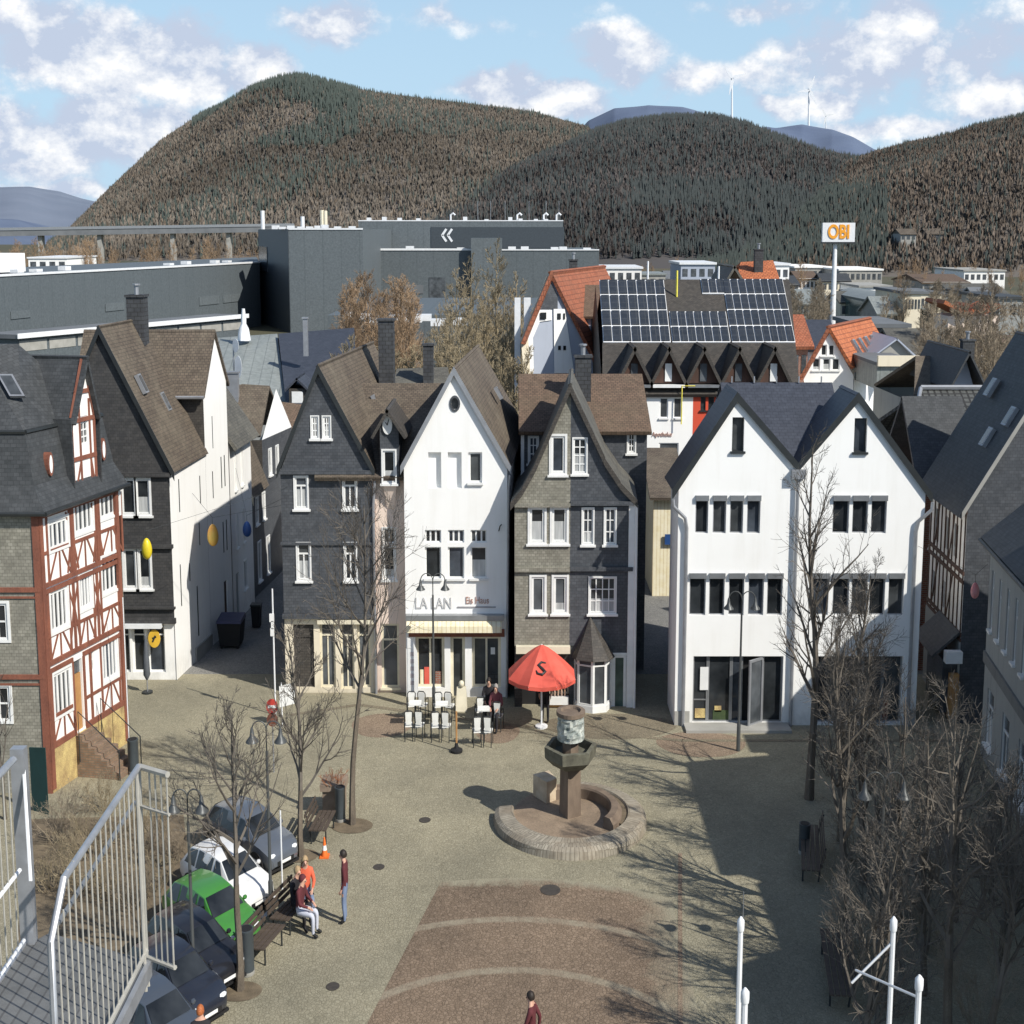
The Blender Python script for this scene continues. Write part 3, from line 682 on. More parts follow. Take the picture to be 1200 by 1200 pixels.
# tall block
t = thing('factory_tower', 'tall dark grey windowless factory block', 'factory', at_z(380, 390))
c0 = at_y(338, 272, 262); c1 = at_y(425, 266, 262); cl = at_y(303, 272, 290); zt = 16.75
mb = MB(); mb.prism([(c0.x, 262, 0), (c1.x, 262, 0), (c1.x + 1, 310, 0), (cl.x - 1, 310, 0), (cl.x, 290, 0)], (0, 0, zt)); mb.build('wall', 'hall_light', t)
pl = Plane((cl.x, 290), (c0.x, 262)); mb = MB(); fbox(mb, pl, 0, pl.L, 0, zt - .1, .02, .08); mb.build('painted_shade_side', 'hall_dark', t)  # sheet over the left face, its shade put into a darker colour
mb = MB(); fbox(mb, pl, *pl.rect(305, 289, 314, 318), .1, .2); mb.build('window', 'glass_grey', t)
pl = front(262); mb = MB(); fbox(mb, pl, c0.x, c1.x, zt - .1, zt + .18, -.5, .12); mb.build('roof_edge', 'white_metal', t)
for px in (322, 330, 340, 352, 362, 372, 380, 395, 412):
    q = at_y(px, 268, 266).x; mb = MB(); h = random.uniform(.4, .8); mb.box(q - .5, q + .5, 266, 268, zt, zt + h); mb.build('roof_vent', 'white_metal', t)
for px, h in ((306, 3.2), (353, 2.2), (376, 3.3), (380, 3.2)):
    q = at_y(px, 268, 280).x; mb = MB(); mb.lathe((q, 282, zt), [(.35, 0), (.35, h)], 8); mb.build('flue', 'white_metal' if px < 370 else 'cream_frame', t)
# right halls
t = thing('production_hall', 'wide grey production hall with a stepped roof behind the bare trees', 'factory', at_z(560, 400))
pl = front(290); x0, x1 = at_y(424, 300, 290).x, at_y(702, 300, 290).x
mb = MB(); mb.box(x0, x1, 290, 330, 0, 13.1); mb.build('wall', 'hall_grey', t)
mb = MB(); fbox(mb, pl, x0, x0 + 22, 13.0, 13.35, -.5, .15); fbox(mb, pl, x0 + 22, x1, 13.0, 13.2, -.5, .15); mb.build('roof_edge', 'white_metal', t)
xu0, xu1 = at_y(420, 270, 312).x, at_y(660, 270, 312).x
mb = MB(); mb.box(xu0, xu1, 312, 360, 13, 18.3); mb.build('upper_wall', 'hall_light', t)
pu = front(312); mb = MB(); fbox(mb, pu, at_y(505, 270, 312).x, xu1 + .2, 13.2, 17.2, .02, .12); mb.build('dark_panel', 'hall_dark', t)
mb = MB(); fbox(mb, pu, xu0, xu1, 18.3, 18.5, -.4, .1); mb.build('roof_edge', 'white_metal', t)
s_, z_ = pu.sz(521, 276); mb = MB()
for k in (0, 1.1):
    bar2d(mb, pu, (s_ - .5 + k, z_), (s_ + .35 + k, z_ + 1.25), .42, .14, .2); bar2d(mb, pu, (s_ - .5 + k, z_ + .1), (s_ + .35 + k, z_ - 1.15), .42, .14, .2)
mb.build('logo', 'white_metal', t)
mb = MB(); mb.box(at_y(552, 280, 288).x, at_y(588, 280, 288).x, 288, 294, 0, at_y(570, 279, 288).z); mb.build('stair_tower', 'hall_light', t)
mb = MB(); fbox(mb, pl, *pl.rect(503, 325, 522, 358), .02, .1); mb.build('glazing', 'glass_grey', t)
mb = MB(); fbox(mb, pl, *pl.rect(470, 334, 496, 344), .02, .1); mb.build('window', 'concrete_dark', t)
for px in (432, 450, 468, 490, 545, 570, 598, 610, 628, 640):
    q = at_y(px, 258, 316).x; mb = MB(); mb.box(q - .4, q + .4, 316, 318, 18.3, 18.3 + random.uniform(.4, .9)); mb.build('roof_vent', 'white_metal', t)
for px in (528, 606, 637, 652):
    q = at_y(px, 258, 318).x; mb = MB(); mb.tube([(q, 318, 18), (q, 318, 19.5), (q + .5, 318, 19.9), (q + .9, 318, 19.5)], .2, 7); mb.build('vent_pipe', 'white_metal', t)
for px in (560, 575, 592, 620, 640, 655):
    q = at_y(px, 258, 320).x; mb = MB(); mb.tube([(q, 320, 18), (q, 320, 22.3)], .07, 4); mb.build('lightning_rod', 'grey_metal', t)
for px in (440, 480, 540, 600, 615, 650, 660, 688):
    q = at_y(px, 290, 294).x; mb = MB(); mb.box(q - .7, q + .7, 294, 296, 13, 13 + random.uniform(.4, .8)); mb.build('roof_vent', 'white_metal', t)
# two-storey low wing below with skylights
t = thing('low_wing', 'low dark flat roofed wing with white skylights below the production hall', 'building', at_z(480, 420))
zc = 6.6; x0, x1 = at_y(395, 390, 200).x, at_y(640, 390, 200).x
mb = MB(); mb.box(x0, x1, 190, 240, 0, zc); mb.build('wall', 'hall_grey', t)
for px in (412, 425, 437, 452, 466, 477, 486, 497, 514, 540):
    p = at_z(px, 372 + random.uniform(0, 12), zc); mb = MB(); mb.box(p.x - .8, p.x + .8, p.y - 1, p.y + 1, zc, zc + .7); mb.build('skylight', 'white_metal', t)

def far_house(name, label, cat, px0, px1, ytop, Y, depth, wall, roof, slope=0, group=None, wins=0, glass='glass_grey'):
    a, b = at_y(px0, ytop, Y), at_y(px1, ytop, Y); z = a.z
    t = thing(name, label, cat, ((a.x + b.x) / 2, Y, 0), group)
    zw = z - slope
    mb = MB(); mb.box(a.x, b.x, Y, Y + depth, 0, zw); mb.build('wall', wall, t)
    mb = MB()
    if slope:
        mb.slab((a.x - .4, Y - .5, zw - .15), (b.x + .4, Y - .5, zw - .15), (b.x + .4, Y + depth / 2, z), (a.x - .4, Y + depth / 2, z), .25)
        mb.slab((a.x - .4, Y + depth + .5, zw - .15), (b.x + .4, Y + depth + .5, zw - .15), (b.x + .4, Y + depth / 2 + .01, z), (a.x - .4, Y + depth / 2 + .01, z), .25)
        for xx in (a.x + .02, b.x - .3): mb.prism([(xx, Y, zw), (xx, Y + depth, zw), (xx, Y + depth / 2, z - .2)], (.28, 0, 0))
    else: mb.box(a.x - .3, b.x + .3, Y - .3, Y + depth + .3, zw, zw + .4)
    mb.build('roof', roof, t)
    for i in range(wins):
        xc = a.x + (b.x - a.x) * (i + .5) / wins; ww = (b.x - a.x) / wins * .3
        mb = MB(); fbox(mb, front(Y), xc - ww, xc + ww, zw - 2.2, zw - .8, .01, .06); mb.build('window', glass, t)
    return t
far_house('flat_block', 'white flat roofed block just left of the tall sign pole', 'building', 932, 972, 314, 420, 30, 'concrete', 'white_plaster_old', 0, wins=6)
far_house('flat_block', 'long white flat roofed block just right of the tall sign pole', 'building', 984, 1034, 317, 400, 30, 'concrete', 'white_plaster_old', 0, wins=8)
far_house('flat_block', 'white building behind the ridge of the solar roof', 'building', 703, 752, 315, 330, 22, 'white_plaster_old', 'white_metal', 0, wins=5)
far_house('flat_block', 'grey glass fronted hall with white roof edge behind the solar roof', 'building', 798, 838, 310, 300, 20, 'bluegrey_plaster', 'white_metal', 0, wins=4)
far_house('flat_block', 'small white building beside the orange roof with dark chimney', 'building', 908, 925, 311, 310, 18, 'white_plaster', 'white_metal', 0, wins=2)
far_house('long_shed', 'pale long shed at the foot of the right hill', 'shed', 1130, 1178, 318, 430, 30, 'white_plaster_old', 'concrete', 0, wins=7)
far_house('long_shed', 'low brown shed in front of the pale long shed', 'shed', 1082, 1136, 323, 380, 30, 'concrete', 'roof_rust', 1.5, wins=5)
far_house('grey_shed', 'grey saw tooth workshop near the right edge', 'workshop', 1120, 1184, 334, 330, 22, 'concrete', 'roof_slate', 2, wins=6)
far_house('flat_block', 'pale house half way up the right hill', 'house', 1056, 1074, 268, 640, 16, 'concrete', 'roof_brown', 2, wins=3)
far_house('flat_block', 'broken row of pale walls at the right of the hillside house', 'building', 1088, 1110, 268, 655, 16, 'concrete_dark', 'roof_brown', 2, wins=3)
far_house('white_house', 'small white house under the arched green roof', 'house', 1008, 1044, 337, 300, 18, 'white_plaster', 'concrete', 0, wins=5)
far_house('grey_hall', 'grey flat hall below the arched green roof', 'building', 1012, 1064, 384, 160, 14, 'hall_dark', 'concrete_dark', 0, wins=3)
far_house('grey_hall', 'long pale roofed hall left of the right edge', 'building', 1060, 1125, 390, 145, 14, 'grey_plaster', 'roof_slate', 2.2, wins=4)
far_house('grey_hall', 'low white building behind the bare trees at right edge', 'building', 1150, 1215, 398, 150, 14, 'white_plaster', 'roof_rust', 1.5, wins=5)
far_house('brick_house', 'red brick house behind the solar roof at its right end', 'house', 930, 948, 372, 120, 9, 'brick_red', 'roof_red', 2, wins=2)
far_house('blue_roof_house', 'low blue roofed shed behind the left of the small orange roof', 'shed', 950, 980, 378, 130, 9, 'white_plaster_old', 'roof_anthracite', 2, wins=2)
far_house('office_block', 'pale building with rooftop units left in front of the viaduct', 'building', 33, 78, 303, 420, 30, 'white_plaster', 'white_metal', 0, wins=4)
far_house('flat_block', 'low white block at the far left above the long hall', 'building', -30, 24, 322, 300, 30, 'white_plaster_old', 'white_metal', 0, wins=4)
rt = random.Random(8)
for k in range(22):
    px = (960 + 24 * k) if k < 11 else (700 + 26 * (k - 11)); px += rt.uniform(-6, 6); yt = rt.uniform(334, 352) if k < 11 else rt.uniform(318, 326)
    px = 940 + (px - 940) % 262 if k < 11 else px
    far_house('town_house', 'small grey roofed building in the crowded far town', 'house', px, px + rt.uniform(16, 34), yt, rt.uniform(230, 330) if k < 11 else rt.uniform(340, 420), rt.uniform(10, 20), rt.choice(('concrete', 'grey_plaster', 'white_plaster_old', 'cream_plaster')), rt.choice(('roof_slate', 'concrete_dark', 'roof_dark', 'metal_roof', 'roof_rust')), rt.choice((0, 1.6, 2.2)), group='small buildings of the far town', wins=rt.choice((3, 4, 5)))
# arched green roof hall
t = thing('arched_hall', 'hall with arched grey green glass roof', 'hall', at_z(1055, 385))
a, b = at_y(1020, 352, 260), at_y(1092, 372, 260); zl, zr, zm = a.z, b.z, at_y(1058, 346, 260).z
arc = []
for i in range(13):
    f = i / 12; x = a.x + (b.x - a.x) * f; z = zl + (zr - zl) * f + (zm - (zl + zr) / 2) * math.sin(math.pi * f); arc.append((x, z))
mb = MB()
for (xa, za_), (xb, zb) in zip(arc, arc[1:]): mb.slab((xa, 258, za_), (xb, 258, zb), (xb, 290, zb), (xa, 290, za_), .4)
mb.build('roof', 'metal_roof', t)
mb = MB(); mb.prism([(arc[0][0], 259, 0)] + [(x, 259, z - .4) for x, z in arc] + [(arc[-1][0], 259, 0)], (0, 30, 0)); mb.build('wall', 'glass_green', t)
# cottage with orange verge boards
t = thing('cottage', 'cottage with orange edged butterfly roofs among the trees', 'house', at_z(1142, 400))
Yc = 190
pts = [at_y(1108, 352, Yc), at_y(1136, 366, Yc), at_y(1145, 357, Yc), at_y(1152, 365, Yc), at_y(1172, 356, Yc)]
mb = MB()
for p, q in zip(pts, pts[1:]): mb.slab((p.x, Yc, p.z), (q.x, Yc, q.z), (q.x, Yc + 9, q.z), (p.x, Yc + 9, p.z), .45)
mb.build('roof', 'roof_orange', t)
mb = MB(); mb.box(pts[1].x - 2.2, pts[3].x + 2.2, Yc + 1, Yc + 8, 0, pts[1].z - .5); mb.build('wall', 'pink_plaster', t)
# advertising sign on its mast
t = thing('advertising_sign', 'white and orange advertising sign high on a white mast', 'sign', at_y(980, 375, 250).xy.to_3d())
pl = front(250); s0, s1, z0, z1 = pl.rect(964, 261, 1002, 283.5)
mb = MB(); mb.tube([(pl.sz(979.5, 300)[0], 250.8, 0), (pl.sz(979.5, 300)[0], 250.8, z0 + .1)], [.52, .30], 10); mb.build('mast', 'white_metal', t, smooth=True)
mb = MB(); fbox(mb, pl, s0, s1, z0, z1, -.8, 0); mb.build('board', 'white_metal', t)
mb = MB(); fbox(mb, pl, s0 - .1, s1 + .1, z0 - .25, z0 - .01, -.9, .1); mb.build('board_frame', 'dark_metal', t)
MT['sign_orange'] = mat_flat('sign_orange', (.85, .36, .03), .5)
lettering(t, 'OBI', 2.9, pl, (s0 + s1) / 2, (z0 + z1) / 2, .08, 'sign_orange', .72, .04, bold=.09)
# ------------------------------------------------------------------ helpers for the houses
def profile_roof(root, mat, prof, Y0, Y1, t=.09, dx=0.0, dz=0.0, verge=None, name='roof'):
    mb = MB()
    for (xa, za), (xb, zb) in zip(prof, prof[1:]):
        L = math.hypot(xb - xa, zb - za); lift = t * L / max(abs(xb - xa), .15); lift = min(lift, t * 3)
        mb.slab((xa, Y0, za + lift), (xb, Y0, zb + lift), (xb + dx, Y1, zb + lift + dz), (xa + dx, Y1, za + lift + dz), t)
    r = mb.build(name, mat, root)
    if verge:
        mb = MB()
        for (xa, za), (xb, zb) in zip(prof, prof[1:]):
            L = math.hypot(xb - xa, zb - za); lift = min(t * L / max(abs(xb - xa), .15), t * 3)
            mb.prism([(xa, Y0 - .05, za - .1), (xb, Y0 - .05, zb - .1), (xb, Y0 - .05, zb + lift + .02), (xa, Y0 - .05, za + lift + .02)], (0, .04, 0))
        mb.build('verge', verge, root)
    return r
def shell(root, mat, pts, ztop, name='wall', skip=()):      # plain upright walls round a footprint
    mb = MB(); n = len(pts)
    for i in range(n):
        if i in skip: continue
        a, b = pts[i], pts[(i + 1) % n]; za = ztop[i] if isinstance(ztop, (list, tuple)) else ztop; zb = ztop[(i + 1) % n] if isinstance(ztop, (list, tuple)) else ztop
        mb.poly([(a[0], a[1], 0), (b[0], b[1], 0), (b[0], b[1], zb), (a[0], a[1], za)])
    return mb.build(name, mat, root)
def outl(pl, pts): return [pl.sz(*p) for p in pts]
def cap_gable(root, mat, x0, x1, xa, z0, za, Y, name='back_gable'):
    mb = MB(); mb.poly([(x0, Y, z0), (x1, Y, z0), (xa, Y, za)]); return mb.build(name, mat, root)
def skylight(root, c, u, v, w, h, mat='glass_grey'):       # flat roof window lying on a slope
    c, u, v = Vector(c), Vector(u).normalized(), Vector(v).normalized(); n = u.cross(v); n = n if n.z > 0 else -n
    mb = MB(); p = [c + u * a * w / 2 + v * b * h / 2 for a, b in ((-1, -1), (1, -1), (1, 1), (-1, 1))]
    mb.hexa([q - n * .05 for q in p] + [q + n * .09 for q in p]); f = mb.build('skylight', 'zinc', root)
    mb = MB(); mb.poly([c + u * a * (w / 2 - .06) + v * b * (h / 2 - .06) + n * .095 for a, b in ((-1, -1), (1, -1), (1, 1), (-1, 1))]); mb.build('pane', mat, f)
def chimney(root, x0, x1, y0, y1, z0, z1, mat='chimney_slate', pot=True):
    mb = MB(); mb.box(x0, x1, y0, y1, z0, z1); mb.box(x0 - .05, x1 + .05, y0 - .05, y1 + .05, z1 + .002, z1 + .09)
    c = mb.build('chimney', mat, root)
    if pot:
        mb = MB(); mb.lathe(((x0 + x1) / 2, (y0 + y1) / 2, z1 + .08), [(.12, 0), (.12, .35), (.2, .36), (.2, .42)], 8, sx=SQUEEZE); mb.build('chimney_pot', 'zinc', c)
    return c
def pipe(root, pts, r=.05, mat='zinc', name='drainpipe'):
    mb = MB(); mb.tube(pts, r, 7); return mb.build(name, mat, root, smooth=True)

# ================================================================== half-timbered corner house (far left)
C0, C1 = (-13.72, 45.1), (-12.62, 49.9)
t = thing('half_timbered_house', 'half-timbered corner house with red beams, slate front and dark mansard roof at far left', 'house', (-16, 47, 0))
pl = Plane(C0, C1); EZ = 8.45
wins = [pl.rect(*r) for r in [(57, 609, 79, 642), (87, 587, 108, 623), (117, 568, 139, 605), (59, 690, 79, 738), (93, 671, 107, 713), (119, 650, 139, 693), (63, 785, 84, 836), (120, 748, 137, 796)]]
small = pl.rect(104, 761, 110, 787); door = pl.rect(88, 772, 98, 868); door = (door[0], door[1], 1.35, door[3])
att = [pl.rect(95, 487, 103, 520)]
gl, gr = pl.sz(85, 560)[0], pl.sz(113, 545)[0]; gm = (gl + gr) / 2
gz = pl.sz(103, 420)[1]; sh = pl.sz(98, 487)[1]
ol = [(0, 1.3), (pl.L, 1.3), (pl.L, EZ), (gr, EZ), (gr, sh), (gm + .25, gz), (gm + .12, gz), (gl, sh), (gl, EZ), (0, EZ)]
mb = MB(); wall_with_holes(mb, pl, ol, wins + [small, door] + att, .1); mb.build('timbered_wall', 'white_plaster_old', t)
mb = MB(); wall_with_holes(mb, pl, [(0, 0), (pl.L, 0), (pl.L, 1.3), (0, 1.3)], [], d=.06); mb.poly([pl.p(0, 1.3, .06), pl.p(pl.L, 1.3, .06), pl.p(pl.L, 1.3, 0), pl.p(0, 1.3, 0)]); mb.build('plinth', 'yellow_stone', t)
for r in wins: window(t, pl, r, cols=4, rows=1, dp=.06, fw=.09, pane='glass', sill=False, trim=.09, bar=.10)
for r in att: window(t, pl, r, cols=2, rows=4, dp=.07, fw=.04, sill=False, bar=.04)
window(t, pl, small, cols=1, rows=2, dp=.07, fw=.05, sill=False)
mb = MB(); fbox(mb, pl, door[0] + .02, door[1] - .02, door[2], door[3] - .45, -.12, -.06); d_ = mb.build('door', 'orange_wood', t)
mb = MB(); fbox(mb, pl, door[0] + .02, door[1] - .02, door[3] - .43, door[3] - .02, -.1, -.08); mb.build('fanlight', 'glass_grey', d_)
tb = MB()
def beam(p, q, w, dd=.03): bar2d(tb, pl, pl.sz(*p), pl.sz(*q), w, -.01, dd)
zs = {}
def zl(y): return pl.sz(50, y)[1]
LV = [zl(609), zl(651), zl(690), zl(748), zl(786), zl(845), 1.42]
for z, w_, dd in ((EZ - .1, .16, .05), (7.22, .1, .03), (6.28, .13, .07), (6.08, .13, .05), (4.72, .1, .03), (3.92, .14, .07), (3.68, .13, .05), (2.26, .1, .03), (1.4, .18, .06)):
    segs = [(0, pl.L)] if z > 3.7 else [(0, door[0] - .06), (door[1] + .06, pl.L)]
    for a, b in segs: bar2d(tb, pl, (a, z), (b, z), w_, -.01, dd)
posts = [.06, .28, 1.18, 1.42, pl.sz(84, 600)[0], pl.sz(111, 590)[0], pl.L - .1]
def storey(z0, z1, zs_, ws):
    for r in ws:
        for s_ in (r[0] - .12, r[1] + .12): bar2d(tb, pl, (s_, z0), (s_, z1), .1, -.01, .028)
        m = (r[0] + r[1]) / 2
        bar2d(tb, pl, (m, z0), (m, zs_), .07, -.01, .026)
        bar2d(tb, pl, (r[0] - .1, z0), (m - .12, zs_), .07, -.01, .024); bar2d(tb, pl, (r[1] + .1, z0), (m + .12, zs_), .07, -.01, .024)
    for r, q in zip(ws, ws[1:]):
        m = (r[1] + q[0]) / 2
        bar2d(tb, pl, (m, z0), (m, z1), .13, -.01, .035)
        h = (z1 - z0)
        for sg in (-1, 1):
            bar2d(tb, pl, (m + sg * .33, z0 + .05), (m, z0 + h * .66), .08, -.01, .025); bar2d(tb, pl, (m + sg * .3, z1 - .05), (m, z0 + h * .6), .07, -.01, .022)
storey(6.33, EZ - .18, 7.22, wins[0:3]); storey(3.98, 6.02, 4.72, wins[3:6]); storey(1.48, 3.62, 2.26, [wins[6]]); storey(1.48, 3.62, 2.26, [wins[7]])
for s_, w_ in ((.08, .2), (pl.L - .1, .2)): bar2d(tb, pl, (s_, .1), (s_, EZ), w_, -.012, .08)
for s_ in (door[0] - .09, door[1] + .09, door[1] + .5): bar2d(tb, pl, (s_, 1.4), (s_, 3.62), .11, -.01, .04)
# gable timbers
for z in (EZ + .05, 9.7, sh - .1, sh + .75):
    f = 1 if z < sh else max(.1, 1 - (z - sh) / (gz - sh)); bar2d(tb, pl, (gm - (gm - gl) * f, z), (gm + (gr - gm) * f, z), .13, -.01, .04)
bar2d(tb, pl, (gl + .06, EZ), (gl + .06, sh), .12, -.01, .03); bar2d(tb, pl, (gr - .06, EZ), (gr - .06, sh), .12, -.01, .03)
bar2d(tb, pl, (gl + .05, sh), (gm + .12, gz), .14, -.01, .045); bar2d(tb, pl, (gr - .05, sh), (gm + .22, gz), .14, -.01, .045)
a_ = att[0]
for sg in (a_[0] - .1, a_[1] + .1): bar2d(tb, pl, (sg, 9.0), (sg, sh + .5), .09, -.01, .028)
bar2d(tb, pl, (gl + .1, EZ + .1), (a_[0] - .1, 9.6), .08, -.01, .024); bar2d(tb, pl, (gr - .1, EZ + .1), (a_[1] + .1, 9.6), .08, -.01, .024)
tb.build('timber_frame', 'timber', t)
# slate clad front
pf = Plane((-20.0, 45.1), C0)
fw_ = [pf.rect(-14, 707, 9, 750), pf.rect(-14, 804, 12, 845)]
fw_ += [(fw_[0][0] - 2.0, fw_[0][0] - 1.4, fw_[0][2], fw_[0][3])]
mb = MB(); wall_with_holes(mb, pf, [(0, 0), (pf.L, 0), (pf.L, EZ), (0, EZ)], fw_, .1); mb.build('slate_front', 'slate_grey', t)
for r in fw_: window(t, pf, r, cols=2, rows=2, dp=.06, fw=.07, sill=False, trim=.08)
mb = MB()
for y in (691, 793): z = pf.sz(30, y)[1]; fbox(mb, pf, 0, pf.L + .02, z - .07, z + .07, -.01, .06); fbox(mb, pf, 0, pf.L, z - .26, z - .2, -.01, .04)
fbox(mb, pf, pf.L - .16, pf.L + .05, 0, EZ, -.01, .05); mb.build('timber_rail', 'timber', t)
shell(t, 'slate_grey', [(-20, 45.1), (-20, 50.3), (C1[0], 50.3)], EZ, skip=(2,))
P = [Vector((-20.3, 44.85, EZ)), Vector((C0[0] + .32, 44.85, EZ)), Vector((C1[0] + .34, 50.35, EZ)), Vector((-20.3, 50.6, EZ))]
def inset(k, z): return [Vector((-20.3 + k, 44.85 + k, z)), Vector((C0[0] + .3 - k, 44.85 + k, z)), Vector((C1[0] + .3 - k, 50.45 - k, z)), Vector((-20.3 + k, 50.6 - k, z))]
r1, r2, r3 = inset(.38, 9.25), inset(.62, 10.75), inset(.55, 10.85)
top = inset(2.55, 13.15)
mb = MB()
for a, b in ((P, r1), (r1, r2), (r2, top)):
    for i in range(4): mb.poly([a[i], a[(i + 1) % 4], b[(i + 1) % 4], b[i]])
mb.poly(top)
mb.poly(P[::-1]); mb.build('roof', 'roof_dark', t)
mb = MB()
for i in (0, 1):
    for a in (P, r2):
        mb.tube([a[i] + Vector((0, 0, .03)), a[(i + 1) % 4] + Vector((0, 0, .03))], .07, 6)
mb.build('gutter', 'dark_metal', t)
# little roof of the timbered gable
bk = pl.n * -2.6
mb = MB(); g1, g2, g3 = pl.p(gl - .08, sh - .15, .2), pl.p(gm + .17, gz + .12, .2), pl.p(gr + .08, sh - .15, .2)
mb.slab(g1, g2, g2 + bk, g1 + bk, .1); mb.slab(g3, g2, g2 + bk, g3 + bk, .1)
mb.slab(pl.p(gl - .05, EZ, .12), pl.p(gl - .1, sh, .12), pl.p(gl - .1, sh, .12) + bk, pl.p(gl - .05, EZ, .12) + bk, .06)
mb.slab(pl.p(gr + .05, EZ, .12), pl.p(gr + .1, sh, .12), pl.p(gr + .1, sh, .12) + bk, pl.p(gr + .05, EZ, .12) + bk, .06)
mb.build('gable_roof', 'roof_dark', t)
# oval dormer eyes in the lower slope
for s_ in (pl.sz(62, 545)[0], pl.sz(123, 510)[0]):
    c = pl.p(s_, 9.75, -.28)
    mb = MB(); mb.prism([c + pl.u * (.15 * math.cos(a)) + Vector((0, 0, .36 * math.sin(a))) for a in [2 * math.pi * i / 14 for i in range(14)]], pl.n * .22); dm = mb.build('dormer', 'timber', t)
    mb = MB(); mb.poly([c + pl.n * .225 + pl.u * (.09 * math.cos(a)) + Vector((0, 0, .27 * math.sin(a))) for a in [2 * math.pi * i / 14 for i in range(14)]]); mb.build('pane', 'white_plaster_old', dm)
skylight(t, (-14.9, 45.95, 12.0) if False else ((r2[0] + r2[1] + top[0] + top[1]) / 4 + Vector((2.2, 0, .06))), (1, 0, 0), (top[1] - r2[1]), .45, .9)
MT['step_brick'] = mat_brick('step_brick', (.24, .15, .10), (.32, .21, .14), (.2, .17, .13), .2, .08, .012, .4)
# brick steps up to the door
sd = (door[0] + door[1]) / 2
mb = MB()
for i in range(7): fbox(mb, pl, sd - .45, sd + .55 + .05 * i, 0, 1.3 - i * .18, .07 + .2 * i, .07 + .2 * (i + 1))
mb.build('steps', 'step_brick', t)
for s_ in (sd - .5, sd + .95):
    a, b = pl.p(s_, 2.1, .2), pl.p(s_, .95, 1.5)
    mb = MB(); mb.tube([a - Vector((0, 0, 1.6)), a, b, b - Vector((0, 0, .95))], .02, 5); mb.build('handrail', 'dark_metal', t)

# ================================================================== corner shop with black slate gable
t = thing('corner_shop', 'black slate gabled corner shop with white ground floor and long white side wall', 'house', (-14.8, 60, 0))
Yf = 57.2; pf = front(Yf); xr, xl, xa = -12.5, -17.1, -14.8; ze, za = 7.85, 12.95
ym = pf.sz(170, 727)[1]
w1 = [pf.rect(143, 562, 158, 602), pf.rect(160, 562, 175, 602), pf.rect(146, 644, 159, 688), pf.rect(163, 644, 176, 688)]
ol = [(xl, ym), (xr, ym), (xr, ze), (xa, za), (xl, ze)]
mb = MB(); wall_with_holes(mb, pf, ol, w1, .1); mb.build('slate_front', 'slate_black', t)
for r in w1: window(t, pf, r, cols=1, dp=.06, fw=.05, trim=.08, sill=True)
shop = [pf.rect(133, 731, 152, 788), pf.rect(155, 731, 170, 788), pf.rect(173, 731, 193, 788)]
mb = MB(); wall_with_holes(mb, pf, [(xl, 0), (xr, 0), (xr, ym), (xl, ym)], shop, .15, d=-.04); mb.build('shop_front', 'white_plaster', t)
for r in shop: window(t, pf, r, cols=1, dp=.16, fw=.06, transom=.76, sill=False, name='shop_window', d=-.04)
for y, w_ in ((556, .16), (640, .14), (727, .2), (712, .08)):
    z = pf.sz(170, y)[1]; mb = MB(); fbox(mb, pf, xl, xr + .06, z - w_ / 2, z + w_ / 2, -.01, .14); mb.build('cornice', 'slate_black', t)
mb = MB(); z = pf.sz(170, 726)[1]; fbox(mb, pf, -16.2, -12.95, z - .28, z - .12, .02, .3); mb.build('awning_box', 'white_metal', t)
s_, z_ = pf.sz(182, 747)
mb = MB(); mb.prism([pf.p(s_ + .22 * math.cos(a), z_ + .34 * math.sin(a), .14) for a in [2 * math.pi * i / 18 for i in range(18)]], (0, -.06, 0)); sg = mb.build('hanging_disc', mat_flat('sign_yellow', (.75, .46, .05), .5), t)
mb = MB(); bar2d(mb, pf, (s_ - .06, z_ - .12), (s_ + .05, z_ + .12), .06, .2, .215); bar2d(mb, pf, (s_ - .07, z_ + .02), (s_ + .08, z_ + .07), .05, .2, .214); mb.build('emblem', 'dark_metal', sg)
ps = Plane((xr, Yf), (-12.1, 62.0))
sw = [(1.1, 1.22, 6.15, 7.4), (.9, 1.02, 2.6, 4.2), (2.1, 2.22, 3.3, 4.0), (3.0, 3.15, .9, 2.9), (3.9, 4.02, 6.0, 7.1), (3.6, 3.72, 4.4, 5.3)]
mb = MB(); wall_with_holes(mb, ps, [(0, 0), (ps.L, 0), (ps.L, ze), (0, ze)], sw, .1); mb.build('side_wall', 'white_plaster', t)
for r in sw: window(t, ps, r, cols=1, dp=.05, fw=.02, sill=False, frame='dark_metal')
shell(t, 'slate_black', [(-12.1, 62.0), (xl, 62.0), (xl, Yf)], ze, skip=(2,))
cap_gable(t, 'slate_black', xl, -12.1, xa, ze, za, 62.0)
profile_roof(t, 'roof_brown', [(xl - .35, ze - .75), (xa, za), (xr + .22, ze - .22)], Yf - .12, 62.1, dx=.3, verge='dark_metal')
bx = at_y(170, 380, 62.5).x
chimney(t, bx - .35, bx + .3, 61.0, 61.8, 11.2, 14.0)
for px, py in ((162, 477), (193, 492)):
    f = .45 if px < 170 else .62; q = Vector((xa + (xr - xa) * f + .15, Yf + (1.0 if px < 170 else 3.0), za + (ze - za) * f + .3)); skylight(t, q, (0, 1, 0), (xr - xa, 0, ze - za), .5, .75)
# plinth stones at the corner of the side wall
mb = MB(); fbox(mb, ps, 2.5, ps.L, 0, .55, .002, .06); mb.build('plinth', 'concrete', t)

